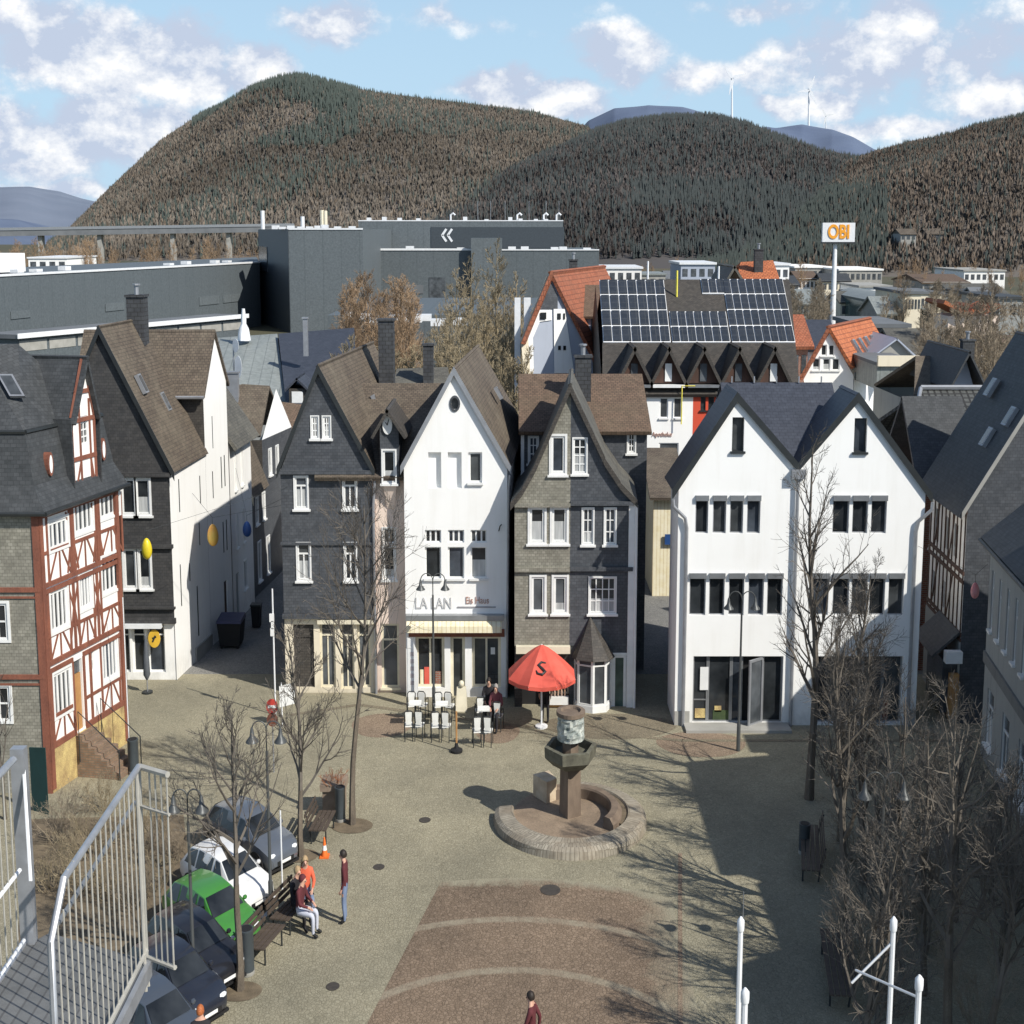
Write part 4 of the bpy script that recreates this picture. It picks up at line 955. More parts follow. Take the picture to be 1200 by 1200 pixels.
# ================================================================== houses up the lane at left
t = thing('narrow_gable_house', 'tall house with narrow blank white gable and brown front roof slope', 'house', (-14, 63.5, 0))
A, B = (-12.1, 62.02), (-11.8, 65.4); pg = Plane(A, B); zE, zA = 10.35, 12.5
lw = [(1.1, 1.2, 7.9, 9.2), (.9, 1.02, 5.9, 7.0), (2.2, 2.34, 6.1, 7.4), (2.7, 2.84, 6.1, 7.4), (2.2, 2.34, 3.4, 4.7), (2.7, 2.84, 3.4, 4.7), (2.1, 2.6, .1, 2.2)]
mb = MB(); wall_with_holes(mb, pg, [(0, 0), (pg.L, 0), (pg.L, zE + .3), (pg.L * .52, zA), (0, zE)], lw, .1); mb.build('gable_wall', 'white_plaster', t)
for r in lw[:-1]: window(t, pg, r, cols=1, dp=.05, fw=.02, sill=False, frame='dark_metal')
mb = MB(); r = lw[-1]; fbox(mb, pg, r[0], r[1], r[2], r[3], -.1, -.05); mb.build('door', 'timber_dark', t)
mb = MB(); mb.poly([(-17, 62.03, 0), (-12.1, 62.03, 0), (-12.1, 62.03, zE), (-17, 62.03, zE)]); mb.poly([(-17, 62.03, 0), (-17, 65.4, 0), (-17, 65.4, zE), (-17, 62.03, zE)]); mb.build('front_wall', 'slate_brown', t)
rA, rB = pg.p(pg.L * .52, zA + .12, .08), Vector((-17.1, 63.7, zA + .12))
mb = MB(); mb.slab((-17.1, 61.7, zE - .2), (-12.0, 61.7, zE - .2), rA, rB, .14); mb.slab((-17.1, 65.7, zE - .1), (-11.7, 65.7, zE - .1), rA, rB, .14); mb.build('roof', 'roof_brown', t)
mb = MB(); mb.tube([(-17.1, 61.65, zE - .25), (-12.0, 61.65, zE - .25)], .07, 6); mb.build('gutter', 'zinc', t)

t = thing('lane_house', 'white lane house with brown roof sloping to the lane behind the narrow gable', 'house', (-13, 67.6, 0))
A, B = (-11.78, 65.45), (-11.6, 69.8); pg = Plane(A, B); zE = 7.9
lw = [(1.0, 1.25, 5.7, 7.2), (2.3, 2.55, 5.7, 7.2), (1.0, 1.25, 3.2, 4.6), (2.3, 2.55, 3.2, 4.6), (2.2, 2.7, 1.1, 2.3), (.6, 1.2, .05, 2.1)]
mb = MB(); wall_with_holes(mb, pg, [(0, 0), (pg.L, 0), (pg.L, zE), (0, zE)], lw, .1); mb.build('wall', 'white_plaster_old', t)
for r in lw[:-1]: window(t, pg, r, cols=1, dp=.06, fw=.04, trim=.05)
mb = MB(); r = lw[-1]; fbox(mb, pg, r[0], r[1], r[2], r[3], -.1, -.05); mb.build('door', 'grey_metal', t)
shell(t, 'white_plaster_old', [B, (-15, 69.8), (-15, 65.45)], zE, skip=(2,))
mb = MB(); mb.slab((-11.4, 65.4, zE - .35), (-11.2, 70.0, zE - .35), (-13.2, 70.0, 10.6), (-13.4, 65.4, 10.6), .15); mb.slab((-15.3, 65.4, zE - .2), (-15.3, 70, zE - .2), (-13.2, 70, 10.6), (-13.4, 65.4, 10.6), .15); mb.build('roof', 'roof_slate', t)
cap_gable(t, 'white_plaster_old', -15, -11.78, -13.35, zE, 10.5, 65.46, 'gable_wall')

t = thing('small_lane_house', 'low white house with half gable and slate side beside the lane', 'house', (-12.4, 72, 0))
pf = front(70.0); xr = at_y(293, 640, 70).x; ze = at_y(293, 583, 70).z; ap = at_y(268, 518, 70)
cl = Vector((-13.6, 0, 0)).x
lw = [pf.rect(271, 588, 277, 600), pf.rect(271, 602, 277, 642)]
mb = MB(); wall_with_holes(mb, pf, [(cl, 0), (xr, 0), (xr, ze), (ap.x, ap.z), (cl, ap.z - 1.2)], lw, .08); mb.build('gable_wall', 'white_plaster', t)
for r in lw: window(t, pf, r, cols=2, rows=2, dp=.06, fw=.04, sill=False)
s_, z_ = pf.sz(284, 604)
mb = MB(); mb.prism([pf.p(s_ - .16, z_, .02), pf.p(s_ + .16, z_, .02), pf.p(s_ + .03, z_ + .3, .02), pf.p(s_, z_ + .48, .02), pf.p(s_ - .03, z_ + .3, .02)], (0, -.1, 0)); mb.build('wall_lamp', 'black', t)
B = at_y(331, 560, 77); psd = Plane((xr, 70.0), (B.x, 77))
lw = [(1.2, 1.7, 3.3, 4.5), (2.6, 3.1, 3.3, 4.5), (3.2, 3.8, .6, 2.3), (1.4, 2.0, .6, 2.4)]
lw = [r for r in lw if r[3] < ze - .1]
mb = MB(); wall_with_holes(mb, psd, [(0, 0), (psd.L, 0), (psd.L, ze), (0, ze)], lw, .08); mb.build('side_wall', 'slate_dark', t)
for r in lw: window(t, psd, r, cols=2, dp=.05, fw=.05, trim=.05, pane='glass_grey')
profile_roof(t, 'roof_brown', [(ap.x - 1.6, ap.z - 1.6), (ap.x, ap.z), (xr + .25, ze - .25)], 69.8, 73.5, verge='cream_frame', dx=.15)

t = thing('slate_lane_house', 'slate house with brown hipped roof and white gable bit up the lane', 'house', (-12, 76, 0))
p0, p1 = at_y(276, 510, 74), at_y(305, 510, 74); r0, r1_ = at_y(283, 450, 76.5), at_y(316, 452, 76.5)
mb = MB(); mb.slab(p0 + Vector((-.6, 0, 0)), p1, r1_, r0 + Vector((-.6, 0, 0)), .15); q = Vector((0, 5, 0)); mb.slab(p0 + q, p1 + q + Vector((.4, 0, 0)), r1_, r0, .15); mb.build('roof', 'roof_brown', t)
pgs = Plane((p1.x + .05, 74.15), (p1.x + .75, 79.2))
zE = p0.z - .25
mb = MB(); wall_with_holes(mb, pgs, [(0, 0), (pgs.L, 0), (pgs.L, zE), (0, zE)], [(1, 1.4, 5.0, 6.2), (2.2, 2.6, 5.0, 6.2)], .08); mb.build('side_wall', 'slate_dark', t)
for r in [(1, 1.4, 5.0, 6.2), (2.2, 2.6, 5.0, 6.2)]: window(t, pgs, r, cols=1, dp=.05, fw=.06, trim=.06)
mb = MB(); wall_with_holes(mb, pgs, [(0, zE), (pgs.L, zE), (pgs.L * .5, r0.z - .25)], []); mb.build('gable_wall', 'white_plaster', t)
mb = MB(); mb.poly([(p0.x - .6, 74.15, 0), (p1.x + .05, 74.15, 0), (p1.x + .05, 74.15, zE), (p0.x - .6, 74.15, zE)]); mb.build('front_wall', 'slate_brown', t)
chimney(t, at_y(273, 470, 76).x - .2, at_y(276, 470, 76).x + .2, 75.6, 76.0, 8.2, 9.8, 'zinc', False)

t = thing('metal_roofed_hall', 'big hall with pale grey green sheet roof behind the lane houses', 'building', (-15, 92, 0))
a, b, c, d = at_y(236, 460, 86), at_y(335, 470, 86), at_y(325, 391, 98), at_y(236, 397, 98)
mb = MB(); mb.slab(a, b, c, d, .2); mb.build('roof', 'metal_roof', t)
shell(t, 'grey_plaster', [(a.x, 86.2), (b.x, 86.2), (c.x, 97.8), (d.x, 97.8)], [a.z - .25, b.z - .25, c.z - .25, d.z - .25])
t = thing('dark_roofed_hall', 'building with dark slate roof between the pale sheet roof and the grey gable', 'building', (-12, 90, 0))
a, b, c, d = at_y(336, 480, 84), at_y(420, 480, 84), at_y(415, 384, 97), at_y(326, 391, 97)
mb = MB(); mb.slab(a, b, c, d, .2); mb.build('roof', 'roof_anthracite', t)
shell(t, 'slate_brown', [(a.x, 84.2), (b.x, 84.2), (c.x, 96.8), (d.x, 96.8)], [a.z - .25, b.z - .25, c.z - .25, d.z - .25])
q = at_y(350, 462, 85.5)
mb = MB(); mb.box(q.x - .45, q.x + .45, 85.0, 87.5, q.z - .9, q.z + .35); dm = mb.build('dormer', 'slate_brown', t)
mb = MB(); mb.slab((q.x - .65, 84.8, q.z + .3), (q.x, 84.8, q.z + .95), (q.x, 88, q.z + .95), (q.x - .65, 88, q.z + .3), .1); mb.slab((q.x + .65, 84.8, q.z + .3), (q.x, 84.8, q.z + .95), (q.x, 88, q.z + .95), (q.x + .65, 88, q.z + .3), .1); mb.build('dormer_roof', 'roof_anthracite', dm)
mb = MB(); mb.box(q.x - .3, q.x + .3, 84.95, 84.99, q.z - .7, q.z + .2); mb.build('window', 'white_frame', dm)
chimney(t, at_y(355, 388, 90).x, at_y(360, 388, 90).x, 90, 90.4, 9.5, 11.6, 'zinc', False)
t = thing('rust_roofed_house', 'little house with mossy rust roof wedged left of the grey slate gable', 'house', (-10.8, 80, 0))
a, b, c, d = at_y(318, 530, 78), at_y(352, 540, 78), at_y(356, 474, 82), at_y(322, 470, 82)
mb = MB(); mb.slab(a, b, c, d, .15); mb.build('roof', 'roof_rust', t)
shell(t, 'white_plaster_old', [(a.x, 78.2), (b.x, 78.2), (c.x, 82), (d.x, 82)], [a.z - .2, b.z - .2, c.z - .3, d.z - .3])
# satellite dishes on a mast
m0 = at_y(274, 457, 78)
t = thing('dish_mast', 'two white satellite dishes one above the other on a roof mast', 'antenna', (m0.x, 78, m0.z - .8))
mb = MB(); mb.tube([(m0.x, 78, m0.z - .8), (m0.x + .05, 78, at_y(278, 398, 78).z)], .04, 6); mb.build('mast', 'zinc', t)
for px, py, rx, rz in ((276, 405, 4, 8), (279, 430, 4.6, 13)):
    c = at_y(px, py, 77.8); mb = MB(); kx, kz = rx / FPX * 78, rz / FPX * 78
    mb.prism([c + Vector((kx * math.cos(a), -.12 * math.cos(a), kz * math.sin(a))) for a in [2 * math.pi * i / 18 for i in range(18)]], (0, .08, 0)); mb.build('dish', 'white_metal', t, smooth=30)
q0 = at_y(286, 393, 96)
mb = MB(); mb.lathe((q0.x, 96, q0.z - .3), [(.55, 0), (.4, .7), (.2, 1.0), (.22, 1.3), (.12, 1.9)], 10, sx=SQUEEZE); tag(mb.build('roof_ventilator', 'white_metal', None, loc=(q0.x, 96, q0.z - .3), smooth=True), 'white roof ventilator on the pale sheet roof', 'ventilator')

# ================================================================== grey slate gable house
t = thing('slate_gable_house', 'grey slate house with steep gable and cream shop front behind a bare tree', 'house', (-6.8, 60, 0))
Yf = 55.5; pf = front(Yf)
w1 = [pf.rect(346, 559, 360, 595), pf.rect(403, 559, 417, 595), pf.rect(349, 637, 363, 679), pf.rect(404.5, 637, 417, 679)]
at2 = [pf.rect(365, 488, 373, 513), pf.rect(378.5, 488, 387, 513)]
xl, xr = pf.sz(331, 650)[0], pf.sz(437, 650)[0]; ze = pf.sz(380, 552)[1]; ap = pf.sz(373, 434)
zs_ = pf.sz(400, 722)[1]
mb = MB(); wall_with_holes(mb, pf, [(xl, zs_), (xr, zs_), (xr, ze), ap, (xl, ze)], w1 + at2, .1); mb.build('slate_front', 'slate_dark', t)
for r in w1: window(t, pf, r, cols=2, dp=.06, fw=.045, trim=.06, transom=.72, bar=.05)
for r in at2: window(t, pf, r, cols=2, rows=3, dp=.06, fw=.06, trim=.04)
sh_ = [pf.rect(344, 732, 368, 806), pf.rect(375, 730, 393, 806), pf.rect(399, 730, 415, 808), pf.rect(419, 730, 434, 806)]
mb = MB(); wall_with_holes(mb, pf, [(xl, 0), (xr, 0), (xr, zs_), (xl, zs_)], sh_, .15, d=-.05); mb.build('shop_front', 'cream_plaster', t)
for i, r in enumerate(sh_): window(t, pf, r, cols=2 if i else 1, dp=.15, fw=.07, frame='cream_frame' if i else 'slate_brown', transom=.8, sill=False, name='shop_window', d=-.05, pane='glass_grey' if i else 'slate_brown')
for y, w_, o_ in ((553, .14, .14), (637, .1, .07), (722, .16, .12)):
    z = pf.sz(380, y)[1]; mb = MB(); fbox(mb, pf, xl - .05, xr + .05, z - w_ / 2, z + w_ / 2, -.02, o_); mb.build('cornice', 'slate_dark', t)
mb = MB(); z = zs_ - .14; fbox(mb, pf, pf.sz(372, 725)[0], xr, z - .14, z + .02, -.03, .1); mb.build('fascia', 'cream_frame', t)
shell(t, 'slate_dark', [(xr, Yf), (xr + .6, 67), (xl + .6, 67), (xl, Yf)], ze, skip=(3,))
cap_gable(t, 'slate_dark', xl + .6, xr + .6, ap[0] + .9, ze, ap[1], 67)
profile_roof(t, 'roof_brown', [(xl - .12, ze - .15), ap, (xr + .12, ze - .15)], Yf - .1, 67.2, dx=.9, verge='dark_metal')
q = at_y(453, 400, 64); chimney(t, q.x - .3, q.x + .3, 63.6, 64.4, 9.9, at_y(453, 376, 64).z, pot=False)
q = Vector((ap[0] + 1.35, 60.2, ap[1] - 1.75)); skylight(t, q + Vector((.3, 0, .0)), (0, 1, 0), (xr - ap[0], 0, ze - ap[1]), .5, .9)
pipe(t, [(xr + .12, Yf - .1, ze - .3), (xr + .05, Yf - .08, ze - 1.2), (xr + .05, Yf - .08, 0)], .05)

# ================================================================== narrow pink house with clock oriel
t = thing('narrow_pink_house', 'narrow pink house with slate oriel dormer and white oval clock', 'house', (-4.8, 59, 0))
Yf = 55.58; pf = front(Yf); xl, xr = pf.sz(437.5, 650)[0], pf.sz(478, 650)[0]; ze = pf.sz(455, 556)[1]
w1 = [pf.rect(449, 641, 463, 678), pf.rect(449, 619, 463, 637)]
sh_ = [pf.rect(447, 731, 468, 806)]
mb = MB(); wall_with_holes(mb, pf, [(xl, 0), (xr, 0), (xr, ze), (xl, ze)], w1 + sh_, .1); mb.build('wall', 'pink_plaster', t)
window(t, pf, w1[0], cols=1, dp=.08, fw=.06, trim=.05); window(t, pf, w1[1], cols=2, dp=.08, fw=.05, trim=.05, sill=False)
window(t, pf, sh_[0], cols=1, dp=.12, fw=.08, transom=.75, name='shop_window', pane='glass_grey', frame='cream_frame')
shell(t, 'pink_plaster', [(xr, Yf), (xr, 64), (xl, 64), (xl, Yf)], ze, skip=(3,))
zr = at_y(455, 449, 61).z; x0, x1 = at_y(388, 449, 61).x, at_y(522, 449, 61).x
mb = MB(); mb.slab((x0, Yf - .35, ze - .05), (x1, Yf - .35, ze - .05), (x1, 61, zr), (x0, 61, zr), .15); mb.slab((x0, 65.4, ze), (x1, 65.4, ze), (x1, 61.02, zr), (x0, 61.02, zr), .15); mb.build('roof', 'roof_brown', t)
po = front(Yf - .3); o0, o1 = po.sz(445.5, 540)[0], po.sz(467.5, 540)[0]; oz0, oz1, oza = po.sz(456, 568)[1], po.sz(456, 500)[1], po.sz(453.5, 482)[1]
ow = po.rect(449, 528, 463, 565)
mb = MB(); wall_with_holes(mb, po, [(o0, oz0), (o1, oz0), (o1, oz1), ((o0 + o1) / 2 - .05, oza), (o0, oz1)], [ow], .1)
for x in (o0, o1): mb.poly([(x, Yf - .3, oz0), (x, Yf + 2.6, oz0), (x, Yf + 2.6, oz1), (x, Yf - .3, oz1)])
mb.poly([(o0, Yf - .3, oz0), (o1, Yf - .3, oz0), (o1, Yf, oz0 - .1), (o0, Yf, oz0 - .1)])
orl = mb.build('oriel', 'slate_dark', t)
window(orl, po, ow, cols=1, dp=.07, fw=.06, trim=.06)
c = (o0 + o1) / 2 - .05
mb = MB(); mb.slab((o0 - .3, Yf - .6, oz1 - .35), (c, Yf - .6, oza + .12), (c, Yf + 3, oza + .12), (o0 - .3, Yf + 3, oz1 - .35), .1); mb.slab((o1 + .3, Yf - .6, oz1 - .35), (c, Yf - .6, oza + .12), (c, Yf + 3, oza + .12), (o1 + .3, Yf + 3, oz1 - .35), .1); mb.build('oriel_roof', 'slate_brown', orl)
s_, z_ = po.sz(454, 498); mb = MB(); mb.prism([po.p(s_ + .17 * math.cos(a), z_ + .33 * math.sin(a), .01) for a in [2 * math.pi * i / 20 for i in range(20)]], (0, -.06, 0)); ck = mb.build('clock', 'white_frame', orl)
mb = MB(); bar2d(mb, po, (s_, z_), (s_ + .05, z_ + .2), .03, .07, .08); bar2d(mb, po, (s_, z_), (s_ - .06, z_ + .1), .03, .07, .081); mb.build('clock_hand', 'black', ck)
mb = MB(); mb.prism([(o0 + .1, Yf - .3, oz0 - .05), (o1 - .1, Yf - .3, oz0 - .05), (o1 - .2, Yf - .02, oz0 - .9), (o0 + .2, Yf - .02, oz0 - .9)], (0, .05, 0)); mb.build('console', 'pink_plaster', orl)
pipe(t, [(pf.sz(438, 580)[0], Yf - .08, ze - .2), (pf.sz(438, 600)[0], Yf - .08, 0)], .05, 'brick_red')

# ================================================================== white gabled cafe house
t = thing('white_cafe_house', 'white gabled cafe house with cream awning and sign lettering over the shop front', 'house', (-2, 60, 0))
Yf = 55.0; pf = front(Yf)
xl, xr = pf.sz(475, 690)[0], pf.sz(594.5, 690)[0]; ze = pf.sz(533, 546)[1]; ap = pf.sz(532, 436)
real = [pf.rect(549, 530, 565, 566)]; blind = [pf.rect(502, 530, 517, 572), pf.rect(525, 530, 541, 572)]
big = [pf.rect(498, 641, 517, 678), pf.rect(525, 641, 544, 678), pf.rect(551.5, 641, 570.5, 678)]; topw = [pf.rect(498, 621, 517, 636), pf.rect(525, 621, 544, 636), pf.rect(551.5, 621, 570.5, 636)]
rc = pf.sz(533, 473); rnd = (rc[0] - .13, rc[0] + .13, rc[1] - .2, rc[1] + .2)
sh_ = [pf.rect(487, 746, 521, 806), pf.rect(528, 746, 545, 822), pf.rect(553, 746, 587, 806)]
mb = MB(); wall_with_holes(mb, pf, [(xl, 0), (xr, 0), (xr, ze), ap, (xl, ze)], real + blind + big + topw + sh_ + [rnd], .16); mb.build('front_wall', 'white_plaster', t)
for r in real: window(t, pf, r, cols=1, dp=.14, fw=.07)
for r in blind:
    mb = MB(); mb.poly([pf.p(r[0], r[2], -.16), pf.p(r[1], r[2], -.16), pf.p(r[1], r[3], -.16), pf.p(r[0], r[3], -.16)]); mb.build('blind_window', 'white_plaster', t)
for r in big: window(t, pf, r, cols=1, dp=.14, fw=.05, pane='glass')
for r in topw: window(t, pf, r, cols=3, dp=.12, fw=.045, sill=False, bar=.06)
mb = MB(); mb.prism([pf.p(rc[0] + .13 * math.cos(a), rc[1] + .2 * math.sin(a), -.14) for a in [2 * math.pi * i / 16 for i in range(16)]], (0, .02, 0)); f = mb.build('round_window', 'glass_grey', t)
mb = MB()
for i in range(16):
    a, b = 2 * math.pi * i / 16, 2 * math.pi * (i + 1) / 16
    mb.hexa([pf.p(rc[0] + k * .13 * math.cos(q) , rc[1] + k * .2 * math.sin(q), dd) for dd in (-.01, .03) for k, q in ((1, a), (1, b), (1.45, b), (1.45, a))])
mb.build('frame', 'slate_dark', f)
for i, r in enumerate(sh_): window(t, pf, r, cols=(2, 1, 2)[i], dp=.18, fw=.1, frame='cream_frame', sill=False, name='shop_window' if i != 1 else 'door', pane='glass')
for x0, y0, x1, y1, m_ in ((497, 783, 504, 806, 'red_fabric'), (510, 788, 517, 806, 'brick_red'), (492, 786, 496, 806, 'cream_fabric'), (575, 760, 580, 768, 'white_frame'), (571, 790, 585, 806, 'chimney_slate')):
    mb = MB(); fbox(mb, pf, *pf.rect(x0, y0, x1, y1), -.16, -.14); mb.build('display', m_, t)
mb = MB(); fbox(mb, pf, xl + .1, xr - .1, pf.sz(530, 746)[1], pf.sz(530, 737)[1], .005, .05); mb.build('transom_frieze', 'timber', t)
z1_ = pf.sz(535, 719)[1]; z0_ = pf.sz(535, 726)[1]
mb = MB(); fbox(mb, pf, xl + .02, xr - .12, z0_ + .04, z1_, .0, .34); mb.build('awning_cover', 'grey_metal', t)
mb = MB(); mb.slab((xl + .05, Yf - .33, z0_ + .02), (xr - .2, Yf - .33, z0_ + .02), (xr - .2, Yf - .5, z0_ - .14), (xl + .05, Yf - .5, z0_ - .14), .03)
mb.prism([(xl + .05, Yf - .5, z0_ - .13), (xr - .2, Yf - .5, z0_ - .13), (xr - .2, Yf - .52, z0_ - .36), (xl + .05, Yf - .52, z0_ - .36)], (0, .02, 0)); mb.build('awning', 'cream_fabric', t)
s_, z_ = pf.sz(508, 706)
MT['sign_pale'] = mat_flat('sign_pale', (.60, .59, .58), .6); MT['sign_grey'] = mat_flat('sign_grey', (.30, .29, .30), .6); MT['sign_brown'] = mat_flat('sign_brown', (.48, .30, .24), .6)
lettering(t, 'LA LAN', .58, pf, s_, z_ - .04, .02, 'sign_pale', .68, .012)
s2, z2 = pf.sz(561, 702); lettering(t, 'Eis Haus', .36, pf, s2 - .05, z2 - .05, .02, 'sign_brown', .68, .012)
mb = MB(); a, b = pf.sz(536, 711), pf.sz(581, 711); fbox(mb, pf, a[0], b[0], a[1] - .03, a[1] + .01, .002, .03); mb.build('sign_underline', 'sign_grey', t)
shell(t, 'white_plaster_old', [(xr, Yf), (xr + .6, 66), (xl + .6, 66), (xl, Yf)], ze, skip=(3,))
cap_gable(t, 'white_plaster_old', xl + .6, xr + .6, ap[0] + .6, ze, ap[1], 66)
profile_roof(t, 'roof_brown', [(xl - .12, ze - .2), ap, (xr + .14, ze - .2)], Yf - .09, 66.2, dx=.6, verge='zinc')
pipe(t, [(xr + .1, Yf - .12, ze - .3), (xr + .05, Yf - .08, ze - .9), (xr - .02, Yf - .08, 0)], .045)
q = Vector(((ap[0] + xr) / 2 + .55, 61, (ap[1] + ze) / 2 + .2)); skylight(t, q + Vector((0, 0, .1)), (0, 1, 0), (xr - ap[0], 0, ze - ap[1]), .35, .5)
mb = MB()   # ring hook on the wall
mb.tube([pf.p(*pf.sz(584.5, 622), .08), pf.p(*pf.sz(586, 616), .1), pf.p(*pf.sz(588, 614), .08)], .02, 5); mb.build('hook', 'dark_metal', t)
t = thing('back_chimney_house', 'roof with pale lean-to and slim chimney behind the pink house', 'house', (-3.3, 70, 0))
a, b, c, d = at_y(455, 470, 68), at_y(530, 470, 68), at_y(525, 430, 71), at_y(465, 432, 71)
mb = MB(); mb.slab(a, b, c, d, .15); mb.build('roof', 'roof_slate', t)
shell(t, 'cream_plaster', [(a.x, 68.1), (b.x, 68.1), (c.x, 71), (d.x, 71)], [a.z - .2, b.z - .2, c.z - .2, d.z - .2])
q = at_y(502, 430, 69.5); chimney(t, q.x - .22, q.x + .22, 69.3, 69.8, q.z - 1, at_y(502, 405, 69.5).z, pot=False)

# ================================================================== double slate house (light and dark halves)
t = thing('double_slate_house', 'slate gable house split into pale left and dark right halves with bay window', 'house', (2, 56, 0))
Yf = 53.8; pf = front(Yf); mid = pf.sz(668, 650)[0]
PR = [pf.sz(*p) for p in [(598, 594), (612, 577), (627, 550), (668, 456), (709, 543), (727, 570), (747, 591)]]
wl = [pf.rect(646, 511, 662, 554), pf.rect(621, 595, 638, 635), pf.rect(647, 595, 664, 635), pf.rect(623, 676, 638, 717), pf.rect(649, 676, 664, 717)]
wr = [pf.rect(672, 514, 687, 554), pf.rect(683, 596, 695, 637), pf.rect(709, 596, 721, 637), pf.rect(691, 677, 721, 718)]
zg = pf.sz(640, 757)[1]
bl, br_ = pf.sz(603, 700)[0], pf.sz(741, 700)[0]; e1 = pf.sz(603, 591)[1]; e2 = pf.sz(741, 588)[1]
mb = MB(); wall_with_holes(mb, pf, [(bl, zg), (mid, zg), (mid, PR[3][1]), PR[2], PR[1], (bl, e1)], wl, .1); mb.build('pale_slate_front', 'slate_grey', t)
mb = MB(); wall_with_holes(mb, pf, [(mid, zg), (br_, zg), (br_, e2), PR[5], PR[4], (mid, PR[3][1])], wr, .1); mb.build('dark_slate_front', 'slate_dark', t)
for i, r in enumerate(wl): window(t, pf, r, cols=1, dp=.06, fw=.07, trim=.08, curtain=.6 if i in (1, 2) else 0, pane='glass' if i < 3 else 'glass_grey')
for i, r in enumerate(wr): window(t, pf, r, cols=4 if i == 3 else 2, rows=4 if i == 0 else 3, dp=.06, fw=.045, trim=.05, bar=.035, curtain=.4 if i == 3 else 0)
for y, o_ in ((591, .16), (667, .12)):
    z = pf.sz(640, y)[1]; mb = MB(); fbox(mb, pf, bl, mid, z - .08, z + .06, -.02, o_); mb.build('cornice', 'slate_grey', t)
for y, o_ in ((589, .16), (666, .12)):
    z = pf.sz(640, y)[1]; mb = MB(); fbox(mb, pf, mid + .005, br_, z - .08, z + .06, -.02, o_); mb.build('cornice', 'slate_dark', t)
mb = MB(); fbox(mb, pf, br_ - .16, br_ + .06, 0, e2, -.03, .07); mb.build('corner_board', 'white_frame', t)
gl_ = [pf.rect(612, 782, 640, 838), pf.rect(644, 782, 667, 815)]
mb = MB(); wall_with_holes(mb, pf, [(bl, 0), (mid, 0), (mid, zg), (bl, zg)], gl_, .3, d=-.02); mb.build('kiosk_front', 'slate_brown', t)
mb = MB(); r = gl_[0]; mb.poly([pf.p(r[0], r[2], -.34), pf.p(r[1], r[2], -.34), pf.p(r[1], r[3], -.34), pf.p(r[0], r[3], -.34)]); mb.build('doorway', 'black', t)
window(t, pf, gl_[1], cols=2, dp=.25, fw=.06, frame='cream_frame', name='shop_window', d=-.02, sill=False)
r = gl_[1]
mb = MB(); fbox(mb, pf, r[0] - .05, r[1] - .02, r[2] - .28, r[2], .0, .22); mb.build('counter', 'white_frame', t)
mb = MB(); fbox(mb, pf, r[0] - .02, r[1] - .05, 0.02, r[2] - .3, -.015, .1); mb.build('counter_base', 'orange_wood', t)
MT['jar'] = mat_noise('jar', (.6, .35, .2), (.2, .25, .3), 6, .4)
for i in range(5):
    x = r[0] + .06 + i * .12; h = (.35, .22, .42, .25, .3)[i]; mb = MB(); mb.lathe((x, Yf - .1, r[2] + .003), [(.04, 0), (.05, h * .7), (.025, h)], 8, sx=SQUEEZE)
    tag(mb.build('bottle', 'jar', None, loc=(x, Yf - .1, r[2] + .003)), 'small bottle on the white kiosk counter', 'bottle', 'bottles on the kiosk counter')
mb = MB(); fbox(mb, pf, bl + .05, mid + .02, zg - .22, zg + .03, .0, .25); mb.build('fascia', 'cream_frame', t)
# ground floor right with bay window and door
dr = pf.rect(717.5, 768, 734, 832)
mb = MB(); wall_with_holes(mb, pf, [(mid, 0), (br_, 0), (br_, zg), (mid, zg)], [dr], .12, d=-.03); mb.build('ground_wall', 'slate_dark', t)
window(t, pf, dr, cols=1, dp=.08, fw=.1, trim=.09, pane='glass_green', name='door', sill=False, d=-.03)
bx0, bx1 = pf.sz(672.5, 800)[0], pf.sz(716, 800)[0]; bz0, bz1 = .12, pf.sz(695, 764)[1]
bay = [(bx0, Yf - .03), (bx0 + .1, Yf - .5), (bx0 + .62, Yf - .78), (bx1 - .2, Yf - .62), (bx1, Yf - .03)]
first = None
mbw = MB()
for a, b in zip(bay, bay[1:]):
    pb = Plane(a, b); fbox(mbw, pb, .0, pb.L, 0, bz0 + .12, -.06, .015)
bw = mbw.build('bay_base', 'white_frame', t)
for a, b in zip(bay, bay[1:]): pb = Plane(a, b); window(t, pb, (0, pb.L, bz0 + .12, bz1), cols=1, dp=.05, fw=.07, transom=.82, sill=False, name='bay_window', pane='glass_grey')
tip = Vector(((bx0 + bx1) / 2 - .1, Yf - .05, pf.sz(692, 722)[1]))
mb = MB(); ring = [Vector((x + (x - tip.x) * .16, min(y - .15, Yf - .01), bz1 - .12)) for x, y in bay]; ring2 = [Vector((tip.x + (q.x - tip.x) * .45, Yf - .05 + (q.y - Yf) * .38, bz1 + .62)) for q in ring]
for i in range(4):
    mb.poly([ring[i], ring[i + 1], ring2[i + 1], ring2[i]]); mb.poly([ring2[i], ring2[i + 1], tip])
mb.poly(ring[::-1]); mb.build('bay_roof', 'slate_brown', t)
profile_roof(t, 'roof_slate', PR, Yf - .12, 59.5, dx=.25, verge='slate_brown')
mb = MB(); mb.poly([(br_, Yf, 0), (br_ + .2, 59, 0), (br_ + .2, 59, e2), (br_, Yf, e2)]); mb.poly([(bl, Yf, 0), (bl, 59, 0), (bl, 59, e1), (bl, Yf, e1)]); mb.build('wall', 'slate_black', t)
pipe(t, [(br_ + .1, Yf - .1, e2 - .1), (br_ + .1, Yf - .12, 0)], .05, 'white_frame')
